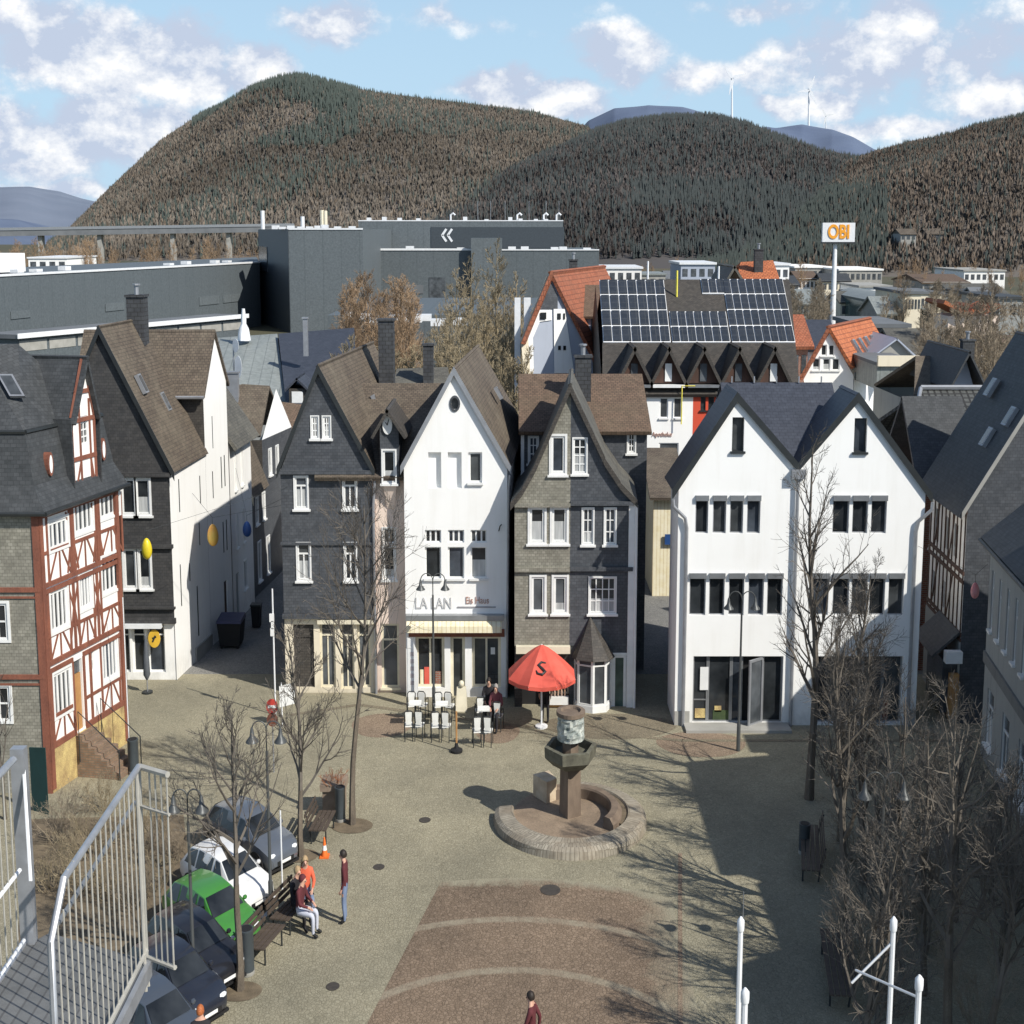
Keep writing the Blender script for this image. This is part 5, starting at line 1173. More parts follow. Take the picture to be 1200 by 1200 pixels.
# rear wing with cross roof
t = thing('rear_slate_wing', 'slate wing with brown cross roof behind the double slate house', 'house', (2.5, 61, 0))
Yf = 58.6; pf = front(Yf); x0, x1 = pf.sz(611, 600)[0], pf.sz(757, 600)[0]; ze = pf.sz(690, 503)[1]; zr = at_y(690, 438, 62.5).z
w1 = [pf.rect(620, 512, 630, 542), pf.rect(736, 508, 744, 530)]
mb = MB(); wall_with_holes(mb, pf, [(x0, 0), (x1, 0), (x1, ze), (x0, ze)], w1, .1); mb.build('front_wall', 'slate_dark', t)
for r in w1: window(t, pf, r, cols=2, rows=3, dp=.06, fw=.05, trim=.05)
mb = MB(); mb.slab((x0 - .1, Yf - .3, ze - .05), (x1 + .15, Yf - .3, ze - .05), (x1 + .1, 62.5, zr), (x0 - .1, 62.5, zr), .15); mb.slab((x0 - .1, 66.4, ze), (x1 + .15, 66.4, ze), (x1 + .1, 62.52, zr), (x0 - .1, 62.52, zr), .15); mb.build('roof', 'roof_rust', t)
mb = MB()
for x in (x0, x1): mb.poly([(x, Yf, 0), (x, 66, 0), (x, 66, ze), (x, 62.5, zr - .2), (x, Yf, ze)])
mb.build('wall', 'slate_black', t)
mb = MB(); fbox(mb, pf, x0 - .02, x0 + .1, 0, ze, 0, .08); mb.build('corner_board', 'white_frame', t)
q = at_y(684, 440, 60); chimney(t, q.x - .3, q.x + .3, 60.4, 61.0, q.z - 1.2, at_y(684, 419, 60.5).z)

# ================================================================== white double gabled modern house
t = thing('double_gable_house', 'large modern white house with two front gables and anthracite roof', 'house', (10, 56, 0))
Yf = 51.7; pf = front(Yf); xl, xr = pf.sz(793, 700)[0], pf.sz(1079, 700)[0]
zl_ = pf.sz(792, 573)[1]; zr_ = pf.sz(1083, 577)[1]; aL, aR, vl = pf.sz(864, 467), pf.sz(1005.5, 467), pf.sz(935, 549)
row1 = [pf.rect(a, 582, b, 625) for a, b in ((815, 830), (835.5, 851), (855.5, 871), (875.5, 891), (976, 995), (999, 1017), (1021, 1039))]
row2 = [pf.rect(a, 673, b, 721) for a, b in ((808, 827), (831, 849), (854, 872), (877, 895), (899, 917), (952, 971), (976, 995), (998, 1016), (1019, 1037), (1041, 1059))]
atw = [pf.rect(858, 489, 872, 529), pf.rect(1001, 490, 1016, 530)]
gsh = [pf.rect(812, 769, 917, 847), pf.rect(955, 769, 1057, 847)]
mb = MB(); wall_with_holes(mb, pf, [(xl, 0), (xr, 0), (xr, zr_), aR, vl, aL, (xl, zl_)], row1 + row2 + atw + gsh, .22); mb.build('front_wall', 'white_plaster', t)
for r in row1 + row2: window(t, pf, r, cols=1, dp=.15, fw=.035, frame='zinc', shutter='grey_metal', sill=False)
for r in atw: window(t, pf, r, cols=1, dp=.2, fw=.04, frame='dark_metal')
r = gsh[0]; W_ = r[1] - r[0]
for a, b in ((0, .17), (.17, .43), (.43, .56), (.78, 1.0)): window(t, pf, (r[0] + W_ * a, r[0] + W_ * b, r[2], r[3]), cols=1, dp=.2, fw=.05, frame='grey_metal', sill=False, name='shop_window', transom=.33 if a == 0 else None)
mb = MB(); mb.poly([pf.p(r[0] + W_ * .56, r[2], -.27), pf.p(r[0] + W_ * .78, r[2], -.27), pf.p(r[0] + W_ * .78, r[3], -.27), pf.p(r[0] + W_ * .56, r[3], -.27)]); mb.build('doorway', 'black', t)
dp_ = Plane(tuple(pf.p(r[0] + W_ * .60, 0, .42).xy), tuple(pf.p(r[0] + W_ * .78, 0, -.1).xy)); window(t, dp_, (0, dp_.L, .06, r[3] - .04), cols=1, dp=.02, fw=.09, frame='zinc', sill=False, name='door', pane='glass_grey')
r = gsh[1]; W_ = r[1] - r[0]
for a, b in ((0, .28), (.28, .55), (.55, .78), (.78, 1.0)): window(t, pf, (r[0] + W_ * a, r[0] + W_ * b, r[2], r[3]), cols=1, dp=.2, fw=.05, frame='grey_metal', sill=False, name='shop_window')
for x0, y0, x1, y1, m_ in ((815, 832, 829, 843, 'yellow_stone'), (836, 834, 856, 846, 'leafgreen'), (838, 829, 846, 836, 'yellow_stone'), (972, 826, 984, 846, 'concrete'), (1000, 820, 1006, 846, 'concrete'), (1036, 812, 1042, 846, 'timber')):
    mb = MB(); fbox(mb, pf, *pf.rect(x0, y0, x1, y1), -.19, -.17); mb.build('display', m_, t)
mb = MB(); r = gsh[0]; a = r[0] + .25; mb.prism([pf.p(a, 1.2, -.12), pf.p(a + .28, 1.2, -.12), pf.p(a + .28, 2.0, -.12), pf.p(a, 2.0, -.12)], (0, .02, 0)); mb.build('notice', 'white_frame', t)
mb = MB(); fbox(mb, pf, gsh[1][1] + .1, xr, 0, .55, .002, .03); mb.build('plinth', 'concrete', t); mb = MB(); fbox(mb, pf, xl, gsh[0][0] - .1, 0, .5, .002, .03); mb.build('plinth', 'concrete', t)
YB = 54.2
shell(t, 'white_plaster_old', [(xr, Yf), (xr, YB), (xl, YB), (xl, Yf)], zl_, skip=(3,))
cap_gable(t, 'white_plaster_old', xl, vl[0], aL[0], zl_, aL[1], YB); cap_gable(t, 'white_plaster_old', vl[0], xr, aR[0], zl_, aR[1], YB)
shell(t, 'white_plaster_old', [(aR[0], YB), (aR[0], 61), (aL[0], 61), (aL[0], YB)], zl_, skip=(3,), name='rear_wall')
for nm, prof in (('left', [(xl - .22, zl_ - .25), aL, vl]), ('right', [vl, aR, (xr + .22, zr_ - .25)])): profile_roof(t, 'roof_anthracite', prof, Yf - .06, YB + .2, t=.12, verge='dark_metal', name='gable_roof')
zR = aL[1] + .12
mb = MB(); mb.slab((aL[0], Yf + .4, vl[1] - .1), (aR[0], Yf + .4, vl[1] - .1), (aR[0], 56.0, zR), (aL[0], 56.0, zR), .2); mb.slab((aL[0], 61.3, zl_ - .2), (aR[0], 61.3, zl_ - .2), (aR[0], 56.02, zR), (aL[0], 56.02, zR), .2); mb.poly([(aL[0], YB, zl_), (aL[0], 61.2, zl_), (aL[0], 56, zR - .1), (aL[0], YB, zR - 1.2)]); mb.poly([(aR[0], YB, zl_), (aR[0], 61.2, zl_), (aR[0], 56, zR - .1), (aR[0], YB, zR - 1.2)]); mb.build('main_roof', 'roof_anthracite', t)
mb = MB()
for i in range(5): x = aL[0] + (aR[0] - aL[0]) * (i + .5) / 5; mb.box(x - .02, x + .02, 55.9, 55.95, zR, zR + .22)
mb.build('ridge_pin', 'zinc', t)
for x, sg, z in ((xl, -1, zl_), (xr, 1, zr_)):
    pipe(t, [(x + sg * .2, Yf - .2, z - .3), (x + sg * .18, Yf - .2, z - .55), (x - sg * .22, Yf - .12, z - .95), (x - sg * .28, Yf - .09, z - 1.3), (x - sg * .28, Yf - .09, 0)], .06, 'zinc')
pipe(t, [(vl[0], Yf - .12, vl[1] - .1), (vl[0], Yf - .1, 0)], .06, 'zinc')
mb = MB(); mb.box(vl[0] - .22, vl[0] + .22, Yf - .26, Yf - .02, vl[1] - .32, vl[1] - .02); mb.build('hopper', 'zinc', t)
mb = MB(); fbox(mb, pf, gsh[0][0] - .3, gsh[0][1] + .2, 0, .1, .005, .9); mb.build('doorstep', 'concrete', t)

# ================================================================== right hand side of the square
t = thing('timber_lane_house', 'dark roofed half-timbered house on the right with shop canopy beside the white house', 'house', (17, 53, 0))
A, B = (15.4, 57.4), (15.12, 51.9); pl = Plane(A, B); zE = 7.4
lw = [(.7 + i * 1.5, 1.45 + i * 1.5, 5.4, 6.7) for i in range(3)] + [(.7, 1.4, 3.3, 4.4), (2.2, 2.9, 3.3, 4.4)]
mb = MB(); wall_with_holes(mb, pl, [(0, 0), (pl.L, 0), (pl.L, zE), (0, zE)], lw, .06); mb.build('wall', 'white_plaster_old', t)
for r in lw: window(t, pl, r, cols=2, dp=.05, fw=.07, sill=False)
tb = MB()
for z, w_ in ((zE - .1, .16), (5.2, .14), (4.9, .14), (3.1, .14), (2.9, .12)): bar2d(tb, pl, (0, z), (pl.L, z), w_, -.01, .04)
for i in range(10):
    s_ = .1 + (pl.L - .2) * i / 9
    bar2d(tb, pl, (s_, 2.9), (s_, zE), .10, -.01, .03)
    if i % 4 == 1 and i < 7: bar2d(tb, pl, (s_, 4.95), (s_ + .85, zE - .3), .09, -.01, .025); bar2d(tb, pl, (s_, 3.0), (s_ + .85, 4.8), .09, -.01, .025)
tb.build('timber_frame', 'timber_dark', t)
mb = MB(); fbox(mb, pl, 0, pl.L, 0, 2.85, .01, .05); mb.build('ground_floor', 'grey_plaster', t)
mb = MB(); mb.slab(pl.p(2.4, 2.35, .95), pl.p(pl.L, 2.35, .95), pl.p(pl.L, 3.2, .06), pl.p(2.4, 3.2, .06), .08); mb.build('canopy', 'roof_dark', t)
mb = MB(); fbox(mb, pl, 3.0, pl.L - .1, .35, 2.2, .06, .55); mb.build('shop_window', 'glass_grey', t)
mb = MB(); mb.box(14.55, 15.1, 51.5, 51.85, 2.2, 2.6); mb.build('light_box', 'white_frame', t)
mb = MB(); mb.box(14.75, 15.05, 51.62, 51.85, .25, 1.8); mb.build('poster', 'orange_wood', t)
shell(t, 'slate_dark', [B, (21.3, 51.9), (21.3, 57.4), A], zE, skip=(3,))
xa = 18.1; za = 12.75
mb = MB(); mb.poly([(15.12, 51.9, zE), (21.3, 51.9, zE), (xa, 51.9, za)]); mb.build('gable', 'slate_dark', t)
profile_roof(t, 'roof_dark', [(14.75, zE - .4), (xa, za), (21.7, zE - .5)], 51.6, 57.8, dx=.2)
mb = MB(); mb.prism([(14.85, 51.56, zE - .3), (xa, 51.56, za + .02), (xa, 51.56, za + .26), (14.85, 51.56, zE - .05)], (0, .03, 0)); mb.build('verge', 'concrete', t)
for f, yy in ((.35, 53.5), (.62, 56), (.5, 52.6)):
    skylight(t, Vector((15.1 + (xa - 15.1) * f, yy, zE + (za - zE) * f + .32)), (0, 1, 0), (xa - 15.1, 0, za - zE), .5, .7)

def row_house(name, label, y0, y1, x0, eave, ridge, wmat, wins, loc, pitch_x=4.0):
    t = thing(name, label, 'house', loc)
    pl = Plane((x0[1], y1), (x0[0], y0)); lw = []
    for z0, z1, n, ww in wins:
        for i in range(n):
            s_ = pl.L * (i + .5) / n; lw.append((s_ - ww / 2, s_ + ww / 2, z0, z1))
    mb = MB(); wall_with_holes(mb, pl, [(0, 0), (pl.L, 0), (pl.L, eave), (0, eave)], lw, .1); mb.build('wall', wmat, t)
    for r in lw: window(t, pl, r, cols=2, dp=.09, fw=.06, pane='glass_grey', transom=.7 if r[3] - r[2] > 1.3 else None)
    mb = MB(); xb = x0[0] + 2 * pitch_x
    for yy, xx in ((y0, x0[0]), (y1, x0[1])): mb.poly([(xx, yy, 0), (xb, yy, 0), (xb, yy, eave), (x0[0] + pitch_x, yy, ridge), (xx, yy, eave)])
    mb.poly([(xb, y0, 0), (xb, y1, 0), (xb, y1, eave), (xb, y0, eave)]); mb.build('side_wall', wmat, t)
    mb = MB(); xr_ = x0[0] + pitch_x
    mb.slab((x0[0] - .3, y0 - .15, eave - .12), (x0[1] - .3, y1 + .15, eave - .12), (xr_, y1 + .15, ridge + .1), (xr_, y0 - .15, ridge + .1), .16)
    mb.slab((xb + .3, y0 - .15, eave - .12), (xb + .3, y1 + .15, eave - .12), (xr_, y1 + .15, ridge + .1), (xr_, y0 - .15, ridge + .1), .16); mb.build('roof', 'roof_dark', t)
    mb = MB(); mb.tube([(x0[0] - .33, y0 - .1, eave - .2), (x0[1] - .33, y1 + .1, eave - .2)], .07, 6); mb.build('gutter', 'dark_metal', t)
    mb = MB(); fbox(mb, pl, 0, pl.L, 3.05, 3.4, .0, .07); mb.build('string_course', 'plinth_grey', t)
    return t, pl
t, pl = row_house('grey_row_house', 'grey rendered house with tall narrow windows along the right edge', 41.2, 48.8, (14.1, 15.02), 7.15, 9.4, 'grey_plaster', [(4.2, 6.1, 6, .42), (.6, 2.4, 3, 1.1)], (17, 45, 0), 3.6)
# dormer on the roof
q = Vector((15.6, 43.4, 8.0))
mb = MB(); mb.box(q.x - .5, q.x + 1.2, q.y - .75, q.y + .75, 7.4, 8.75); dm = mb.build('dormer', 'slate_dark', t)
mb = MB(); mb.box(q.x - .56, q.x - .505, q.y - .5, q.y + .5, 7.8, 8.6); f = mb.build('window', 'white_frame', dm)
mb = MB(); mb.slab((q.x - .7, q.y - .9, 8.7), (q.x - .7, q.y + .9, 8.7), (q.x + 1.5, q.y + .9, 8.95), (q.x + 1.5, q.y - .9, 8.95), .12); mb.build('dormer_roof', 'roof_dark', dm)
# tall neighbours beside the tower: outside the frame, their shadows lie on the square
row_house('tall_row_house', 'tall grey house beyond the right edge next to the grey rendered house', 31.9, 40.5, (14.0, 14.05), 10.05, 12.05, 'grey_plaster', [(7.6, 9.3, 5, .8), (4.3, 6.2, 5, .8), (.6, 2.6, 4, 1.2)], (18, 36, 0), 8.5)
row_house('low_row_house', 'lower house between two tall grey neighbours beyond the right edge', 26.3, 31.85, (14.0, 14.0), 9.0, 11.2, 'cream_plaster', [(6.8, 8.4, 3, .8), (4.0, 5.8, 3, .8), (.6, 2.6, 2, 1.2)], (18, 29, 0), 4.2)
row_house('tall_row_house', 'tall white house beyond the right edge nearest to the stair landing', 12.0, 26.25, (14.0, 13.6), 10.15, 12.6, 'white_plaster_old', [(7.6, 9.3, 6, .8), (4.3, 6.2, 6, .8), (.6, 2.6, 4, 1.2)], (18, 19, 0), 4.2)

# behind the white house at right
t = thing('brick_lane_house', 'red brick house with one white window in the gap right of the white house', 'house', (15, 60, 0))
pf = front(58.5); x0, x1 = at_y(1078, 600, 58.5).x, at_y(1135, 600, 58.5).x; r = pf.rect(1090, 602, 1101, 641); ze = at_y(1090, 570, 58.5).z
mb = MB(); wall_with_holes(mb, pf, [(x0, 0), (x1, 0), (x1, ze), (x0, ze)], [r], .1); mb.build('front_wall', 'brick_red', t)
window(t, pf, r, cols=2, dp=.08, fw=.07, trim=.03)
shell(t, 'brick_red', [(x1, 58.5), (x1, 64), (x0, 64), (x0, 58.5)], ze, skip=(3,))
a, b, c, d = at_y(1075, 575, 58.2), at_y(1112, 565, 58.2), at_y(1150, 470, 63), at_y(1118, 470, 63)
mb = MB(); mb.slab((x0 - .2, 58.2, ze), (x1 + .3, 58.2, ze), (x1 + .3, 61.2, ze + 3.1), (x0 - .2, 61.2, ze + 3.1), .15); mb.slab((x0 - .2, 64.3, ze), (x1 + .3, 64.3, ze), (x1 + .3, 61.22, ze + 3.1), (x0 - .2, 61.22, ze + 3.1), .15); mb.build('roof', 'roof_dark', t)
t = thing('ribbed_roof_house', 'house with dark ribbed tile roof behind the right end of the white house', 'house', (17, 72, 0))
Y0, Y1 = 68, 74; a, b, c, d = at_y(1058, 560, Y0), at_y(1190, 560, Y0), at_y(1172, 457, Y1), at_y(1079, 457, Y1)
mb = MB(); mb.slab(a, b, c, d, .18); mb.slab(a + Vector((0, 12, 0)), b + Vector((0, 12, 0)), c, d, .18); mb.build('roof', 'roof_ribbed', t)
mb = MB(); mb.tube([a + Vector((0, -.03, .1)), d + Vector((0, 0, .1))], .1, 6); mb.tube([d + Vector((0, 0, .12)), c + Vector((0, 0, .12))], .12, 6); mb.build('ridge_cap', 'zinc', t)
shell(t, 'grey_plaster', [(a.x + .2, Y0 + .2), (b.x, Y0 + .2), (b.x, Y1 + 6), (a.x + .2, Y1 + 6)], a.z - .1)
t = thing('brown_gable_house', 'house with plain brown roof and pale triangular gable at right', 'house', (20, 84, 0))
Y0 = 80; r0, r1_ = at_y(1073, 417, 84), at_y(1128, 417, 84); e0, e1_ = at_y(1071, 470, Y0), at_y(1110, 470, Y0)
mb = MB(); mb.slab(e0, e1_ + Vector((2.2, 0, 0)), r1_, r0, .18); q = Vector((0, 9, 0)); mb.slab(e0 + q, e1_ + q + Vector((2.2, 0, 0)), r1_, r0, .18); mb.build('roof', 'roof_brown', t)
pf = front(79); ap = pf.sz(1130, 414); gl_, gr_ = pf.sz(1106, 456), pf.sz(1151, 456)
mb = MB(); wall_with_holes(mb, pf, [(gl_[0] + .4, 0), (gr_[0] - .4, 0), (gr_[0] - .4, gr_[1]), ap, (gl_[0] + .4, gl_[1])], []); mb.build('gable_wall', 'bluegrey_plaster', t)
profile_roof(t, 'roof_dark', [(gl_[0], gl_[1] - .1), ap, (gr_[0], gr_[1] - .1)], 78.0, 86, name='gable_roof')
shell(t, 'grey_plaster', [(e0.x, 80.2), (e1_.x + 2, 80.2), (e1_.x + 2, 89), (e0.x, 89)], e0.z - .1)
q = at_y(1134, 410, 82); chimney(t, q.x - .3, q.x + .3, 81.8, 82.4, q.z - 1, q.z + .45)
t = thing('flat_roof_extension', 'grey clad flat extension with brown gable house and slate roof beyond the orange roof', 'house', (20, 100, 0))
pf = front(92); r = [pf.rect(1022, 463, 1070, 473)]
x0, x1 = pf.sz(1024, 460)[0], pf.sz(1076, 460)[0]; zt = pf.sz(1045, 428)[1]
mb = MB(); wall_with_holes(mb, pf, [(x0, 0), (x1, 0), (x1, pf.sz(1045, 458)[1]), (x0, pf.sz(1045, 458)[1])], [pf.rect(1044, 462, 1060, 472)], .1); mb.build('front_wall', 'white_plaster', t)
window(t, pf, pf.rect(1044, 462, 1060, 472), cols=3, dp=.06, fw=.06)
mb = MB(); mb.box(x0, x1, 91.4, 99, pf.sz(1045, 455)[1], zt); mb.build('clad_band', 'metal_roof', t)
mb = MB(); mb.box(x0, x1, 91.2, 91.5, zt + .002, zt + .6); mb.build('parapet', 'cream_plaster', t)
mb = MB(); mb.box(x0, x1, 91.52, 99.2, zt + .002, zt + .2); mb.build('roof', 'concrete_dark', t)
pr = front(99); a, b, c = pr.sz(1026, 416), pr.sz(1050, 398), pr.sz(1070, 418)
mb = MB(); mb.poly([pr.p(a[0], a[1]), pr.p(c[0], c[1]), pr.p(*b)]); mb.build('gable_wall', 'concrete', t)
profile_roof(t, 'bluegrey_plaster', [(a[0] - .3, a[1] - .2), b, (c[0] + .3, c[1] - .2)], 98.7, 106)

# ================================================================== houses behind the row
t = thing('orange_roof_house', 'tall white and blue house with steep orange roof behind the slate wing', 'house', (2.5, 100, 0))
pg = Plane((.2, 93.0), (5.2, 95.2)); S = pg.sz
mb = MB(); wall_with_holes(mb, pg, [S(625, 470), S(697, 470), S(694, 418), S(643, 322), S(612, 398), S(622, 400)], []); mb.build('gable_wall', 'bluegrey_plaster', t)
def patch(pts, mat, d, nm):
    mb = MB(); q = [S(*p) for p in pts]; mb.prism([pg.p(a, z, d) for a, z in q], pg.n * -.03); return mb.build(nm, mat, t)
patch([(610, 398), (640, 324), (643, 324), (618, 392), (624, 470), (616, 470)], 'cream_plaster', .06, 'pale_edge')
patch([(629, 362), (643, 326), (653, 346), (653, 362)], 'slate_dark', .065, 'slate_apex')
patch([(618, 392), (629, 363), (646, 363), (646, 375), (632, 377), (624, 396), (625, 436), (621, 436)], 'white_plaster', .07, 'white_band')
patch([(648, 362), (661, 362), (672, 437), (649, 437)], 'white_plaster', .10, 'stair_bay')
for x0, y0, x1, y1 in ((632, 366, 639, 374), (652, 367, 656, 374), (659, 367, 661, 374), (653, 405, 656, 410), (659, 405, 662, 410)):
    mb = MB(); fbox(mb, pg, *pg.rect(x0, y0, x1, y1), .12, .15); mb.build('window', 'glass', t)
a, b = pg.p(*S(697, 424), .3), pg.p(*S(643, 317), .3); bk = Vector((4.0, 16, 0))
mb = MB(); mb.slab(a, b, b + bk, a + bk, .2); a2 = pg.p(*S(608, 402), .3); mb.slab(a2, b, b + bk, a2 + bk, .2); mb.build('roof', 'roof_red', t)
shell(t, 'white_plaster_old', [tuple(pg.p(*S(694, 418), 0).xy), tuple((pg.p(*S(694, 418), 0) + bk).xy), tuple((pg.p(*S(622, 400), 0) + bk).xy), tuple(pg.p(*S(622, 400), 0).xy)], a.z - .4, skip=(3,))
q = at_y(690, 355, 98); mb = MB(); mb.box(q.x - 1.0, q.x + 1.0, 97, 101, q.z - 3.6, q.z - .6); dm = mb.build('dormer', 'slate_dark', t)
mb = MB(); mb.slab((q.x - 1.3, 96.6, q.z - .75), (q.x + 1.25, 96.6, q.z - .75), (q.x + .9, 101, q.z + 1.0), (q.x - 1.6, 101, q.z + 1.0), .15); mb.build('dormer_roof', 'roof_rust', dm)
mb = MB(); mb.box(q.x - .6, q.x + .1, 96.94, 96.98, q.z - 1.6, q.z - .9); mb.build('window', 'bluegrey_plaster', dm)
q = at_y(672, 316, 101); chimney(t, q.x - .25, q.x + .25, 101, 101.5, q.z - .8, q.z + .55)
mb = MB(); q1, q2 = at_y(603, 349, 94), at_y(610, 372, 94); mb.box(q1.x, q1.x + .35, 94, 94.4, 0, q1.z); mb.box(q1.x + .55, q1.x + .95, 94, 94.4, 0, q1.z); mb.build('flue', 'white_metal', t)

t = thing('solar_roof_house', 'long brown roofed building covered in solar panels with a row of pointed dormers', 'building', (8, 88, 0))
Y0, Y1 = 84.5, 93.0; eL, eR, rL, rR = at_y(706, 462, Y0), at_y(938, 462, Y0), at_y(706, 328, Y1), at_y(925, 327, Y1)
ez, rz = (eL.z + eR.z) / 2, (rL.z + rR.z) / 2; eL.z = eR.z = ez; rL.z = rR.z = rz
mb = MB(); mb.slab(eL, eR, rR, rL, .2); mb.slab(eL + Vector((0, 17, 0)), eR + Vector((0, 17, 0)), rR, rL, .2); mb.build('roof', 'slate_brown', t)
U = Vector((1, 0, 0)); Vv = (rL - eL); Vv.x = 0; Vl = Vv.length; Vn = Vv.normalized(); N = U.cross(Vn); N = N if N.z > 0 else -N
def on_roof(px, py):
    d = ray(px, py); o = Vector((0, 0, CH)); k = (eL - o).dot(N) / d.dot(N); return o + d * k
def panel_block(x0, x1, y0, y1, nx, ny):
    a, b, c, d = on_roof(x0, y1), on_roof(x1, y1), on_roof(x1 - (y1 - y0) * .08, y0), on_roof(x0 - (y1 - y0) * .0, y0)
    x_l, x_r = a.x, b.x; v0 = (a - eL).dot(Vn); v1 = (c - eL).dot(Vn)
    for j in range(ny):
        for i in range(nx):
            g = .038
            p = [Vector((x_l + (x_r - x_l) * (i + e[0]), 0, 0)) if False else None for e in ()]
            xa_, xb_ = x_l + (x_r - x_l) * i / nx + g, x_l + (x_r - x_l) * (i + 1) / nx - g; va, vb = v0 + (v1 - v0) * j / ny + .075, v0 + (v1 - v0) * (j + 1) / ny - .075
            q = [Vector((xx, eL.y, eL.z)) + Vn * vv + N * .13 for xx, vv in ((xa_, va), (xb_, va), (xb_, vb), (xa_, vb))]
            q = [Vector((k.x, k.y, k.z)) for k in q]
            m_ = MB(); m_.hexa([k - N * .06 for k in q] + q); m_.build('solar_panel', 'solar', t)
    m_ = MB(); q = [Vector((xx, eL.y, eL.z)) + Vn * vv + N * .06 for xx, vv in ((x_l, v0), (x_r, v0), (x_r, v1), (x_l, v1))]; m_.hexa([k - N * .1 for k in q] + q); m_.build('panel_rail', 'white_metal', t)
panel_block(707, 786, 329, 402, 7, 4); panel_block(788, 856, 366, 402, 7, 2); panel_block(858, 932, 328, 402, 8, 4); panel_block(823, 850, 328, 345, 3, 1)
for i, px in enumerate((743, 783, 824, 865, 906)):
    p = at_y(px, 449, Y0 + .4); w_ = 1.05; h = 2.0; zb = at_y(px, 449, Y0 + .4).z; xc = p.x; Yd = Y0 + .4
    mb = MB(); mb.slab((xc - w_, Yd - .4, zb - .1), (xc, Yd - .4, zb + h), (xc, Yd + 4.2, zb + h), (xc - w_, Yd + 4.2, zb - .1), .16); mb.slab((xc + w_, Yd - .4, zb - .1), (xc, Yd - .4, zb + h), (xc, Yd + 4.2, zb + h), (xc + w_, Yd + 4.2, zb - .1), .16); dm = mb.build('dormer', 'slate_brown', t)
    mb = MB(); mb.prism([(xc - w_ * .82, Yd, zb), (xc + w_ * .82, Yd, zb), (xc, Yd, zb + h * .84)], (0, .1, 0)); mb.build('dormer_front', 'timber_dark', dm)
    mb = MB(); mb.box(xc - .18, xc + .18, Yd - .06, Yd - .01, zb + .1, zb + 1.05); mb.build('window', 'white_frame' if i in (1, 4) else 'glass_grey', dm)
    mb = MB(); mb.box(xc - .85, xc + .85, Yd - .5, Yd - .06, zb - .2, zb - .05); mb.build('balcony', 'white_frame' if i == 1 else 'grey_metal', dm)
pf = front(Y0 + .3); xs_ = [at_y(px, 480, Y0 + .3).x for px in (706, 812, 850, 940)]
ww = [pf.rect(773, 466, 783, 490), pf.rect(789, 466, 799, 490), pf.rect(772, 519, 795, 552)]
mb = MB(); wall_with_holes(mb, pf, [(xs_[0], 0), (xs_[1], 0), (xs_[1], ez - .15), (xs_[0], ez - .15)], ww, .12); mb.build('white_wall', 'white_plaster', t)
for r in ww[:2]: window(t, pf, r, cols=1, dp=.1, fw=.06)
window(t, pf, ww[2], cols=1, dp=.1, fw=.06, pane='glass_grey', name='shop_window')
rw = [pf.rect(821, 463, 827, 481), pf.rect(830, 463, 837, 481)]
mb = MB(); wall_with_holes(mb, pf, [(xs_[1], 0), (xs_[2], 0), (xs_[2], ez - .15), (xs_[1], ez - .15)], rw, .12); mb.build('red_wall', 'red_plaster', t)
for r in rw: window(t, pf, r, cols=1, dp=.1, fw=.05, frame='dark_metal')
mb = MB(); wall_with_holes(mb, pf, [(xs_[2], 0), (xs_[3], 0), (xs_[3], ez - .15), (xs_[2], ez - .15)], []); mb.build('wall', 'white_plaster_old', t)
s_, z_ = pf.sz(778, 509); lettering(t, 'Apotheke', .36, pf, s_ - .1, z_, .03, 'sign_brown', .75, .02)
s_, z_ = pf.sz(783, 536)
mb = MB(); mb.ball(pf.p(s_ + .02, z_ + .12, .02), (.16, .03, .24), 10); mb.ball(pf.p(s_ - .1, z_ - .3, .01), (.35, .02, .28), 10); mb.build('poster_motif', 'cream_frame', t)
mb = MB(); q = pf.p(pf.sz(798, 470)[0], 0, .4); mb.tube([(q.x, q.y, at_y(798, 497, Y0).z), (q.x, q.y, at_y(798, 452, Y0).z), (q.x + .7, q.y, at_y(798, 452, Y0).z)], .035, 5); mb.build('bracket', mat_flat('yellow_paint', (.8, .7, .1), .5), t)
shell(t, 'white_plaster_old', [(xs_[3], Y0 + .3), (xs_[3], Y1 + 8), (xs_[0], Y1 + 8), (xs_[0], Y0 + .3)], ez - .15, skip=(3,))
for x in (xs_[0], xs_[3]): mb = MB(); mb.poly([(x, Y0 + .3, ez - .15), (x, Y1 + 8, ez - .15), (x, Y1, rz - .3)]); mb.build('gable', 'slate_brown', t)
for px, py0, py1, m_ in ((793, 317, 348, 'yellow_paint'), (842, 312, 327, 'white_metal'), (759, 306, 327, 'white_metal')):
    q = on_roof(px, py1); MT['yellow_paint'] = bpy.data.materials['yellow_paint']
    mb = MB(); mb.tube([(q.x, q.y, q.z), (q.x, q.y, at_y(px, py0, q.y).z)], .06, 5); mb.build('flue', m_, t)
t = thing('shutter_building', 'low cream boarded building seen at the end of the gap between slate and white houses', 'shed', (6.6, 72, 0))
mb = MB(); q0, q1 = at_y(766, 583, 71), at_y(800, 583, 71); mb.box(q0.x, q1.x, 71, 76, 0, q0.z); mb.build('wall', 'cream_fabric', t)
mb = MB(); mb.slab((q0.x - .2, 70.6, q0.z + .05), (q1.x + .2, 70.6, q0.z + .05), (q1.x + .2, 76, q0.z + 1.6), (q0.x - .2, 76, q0.z + 1.6), .12); mb.build('roof', 'roof_brown', t)
mb = MB(); s0 = front(70.9).rect(779, 626, 790, 638); fbox(mb, front(70.9), *s0, 0, .06); mb.build('sign_board', mat_flat('sign_blue', (.02, .07, .22), .5), t)
t = thing('orange_cottage', 'house with bright orange tile roof and white gable right of the solar roof', 'house', (19, 102, 0))
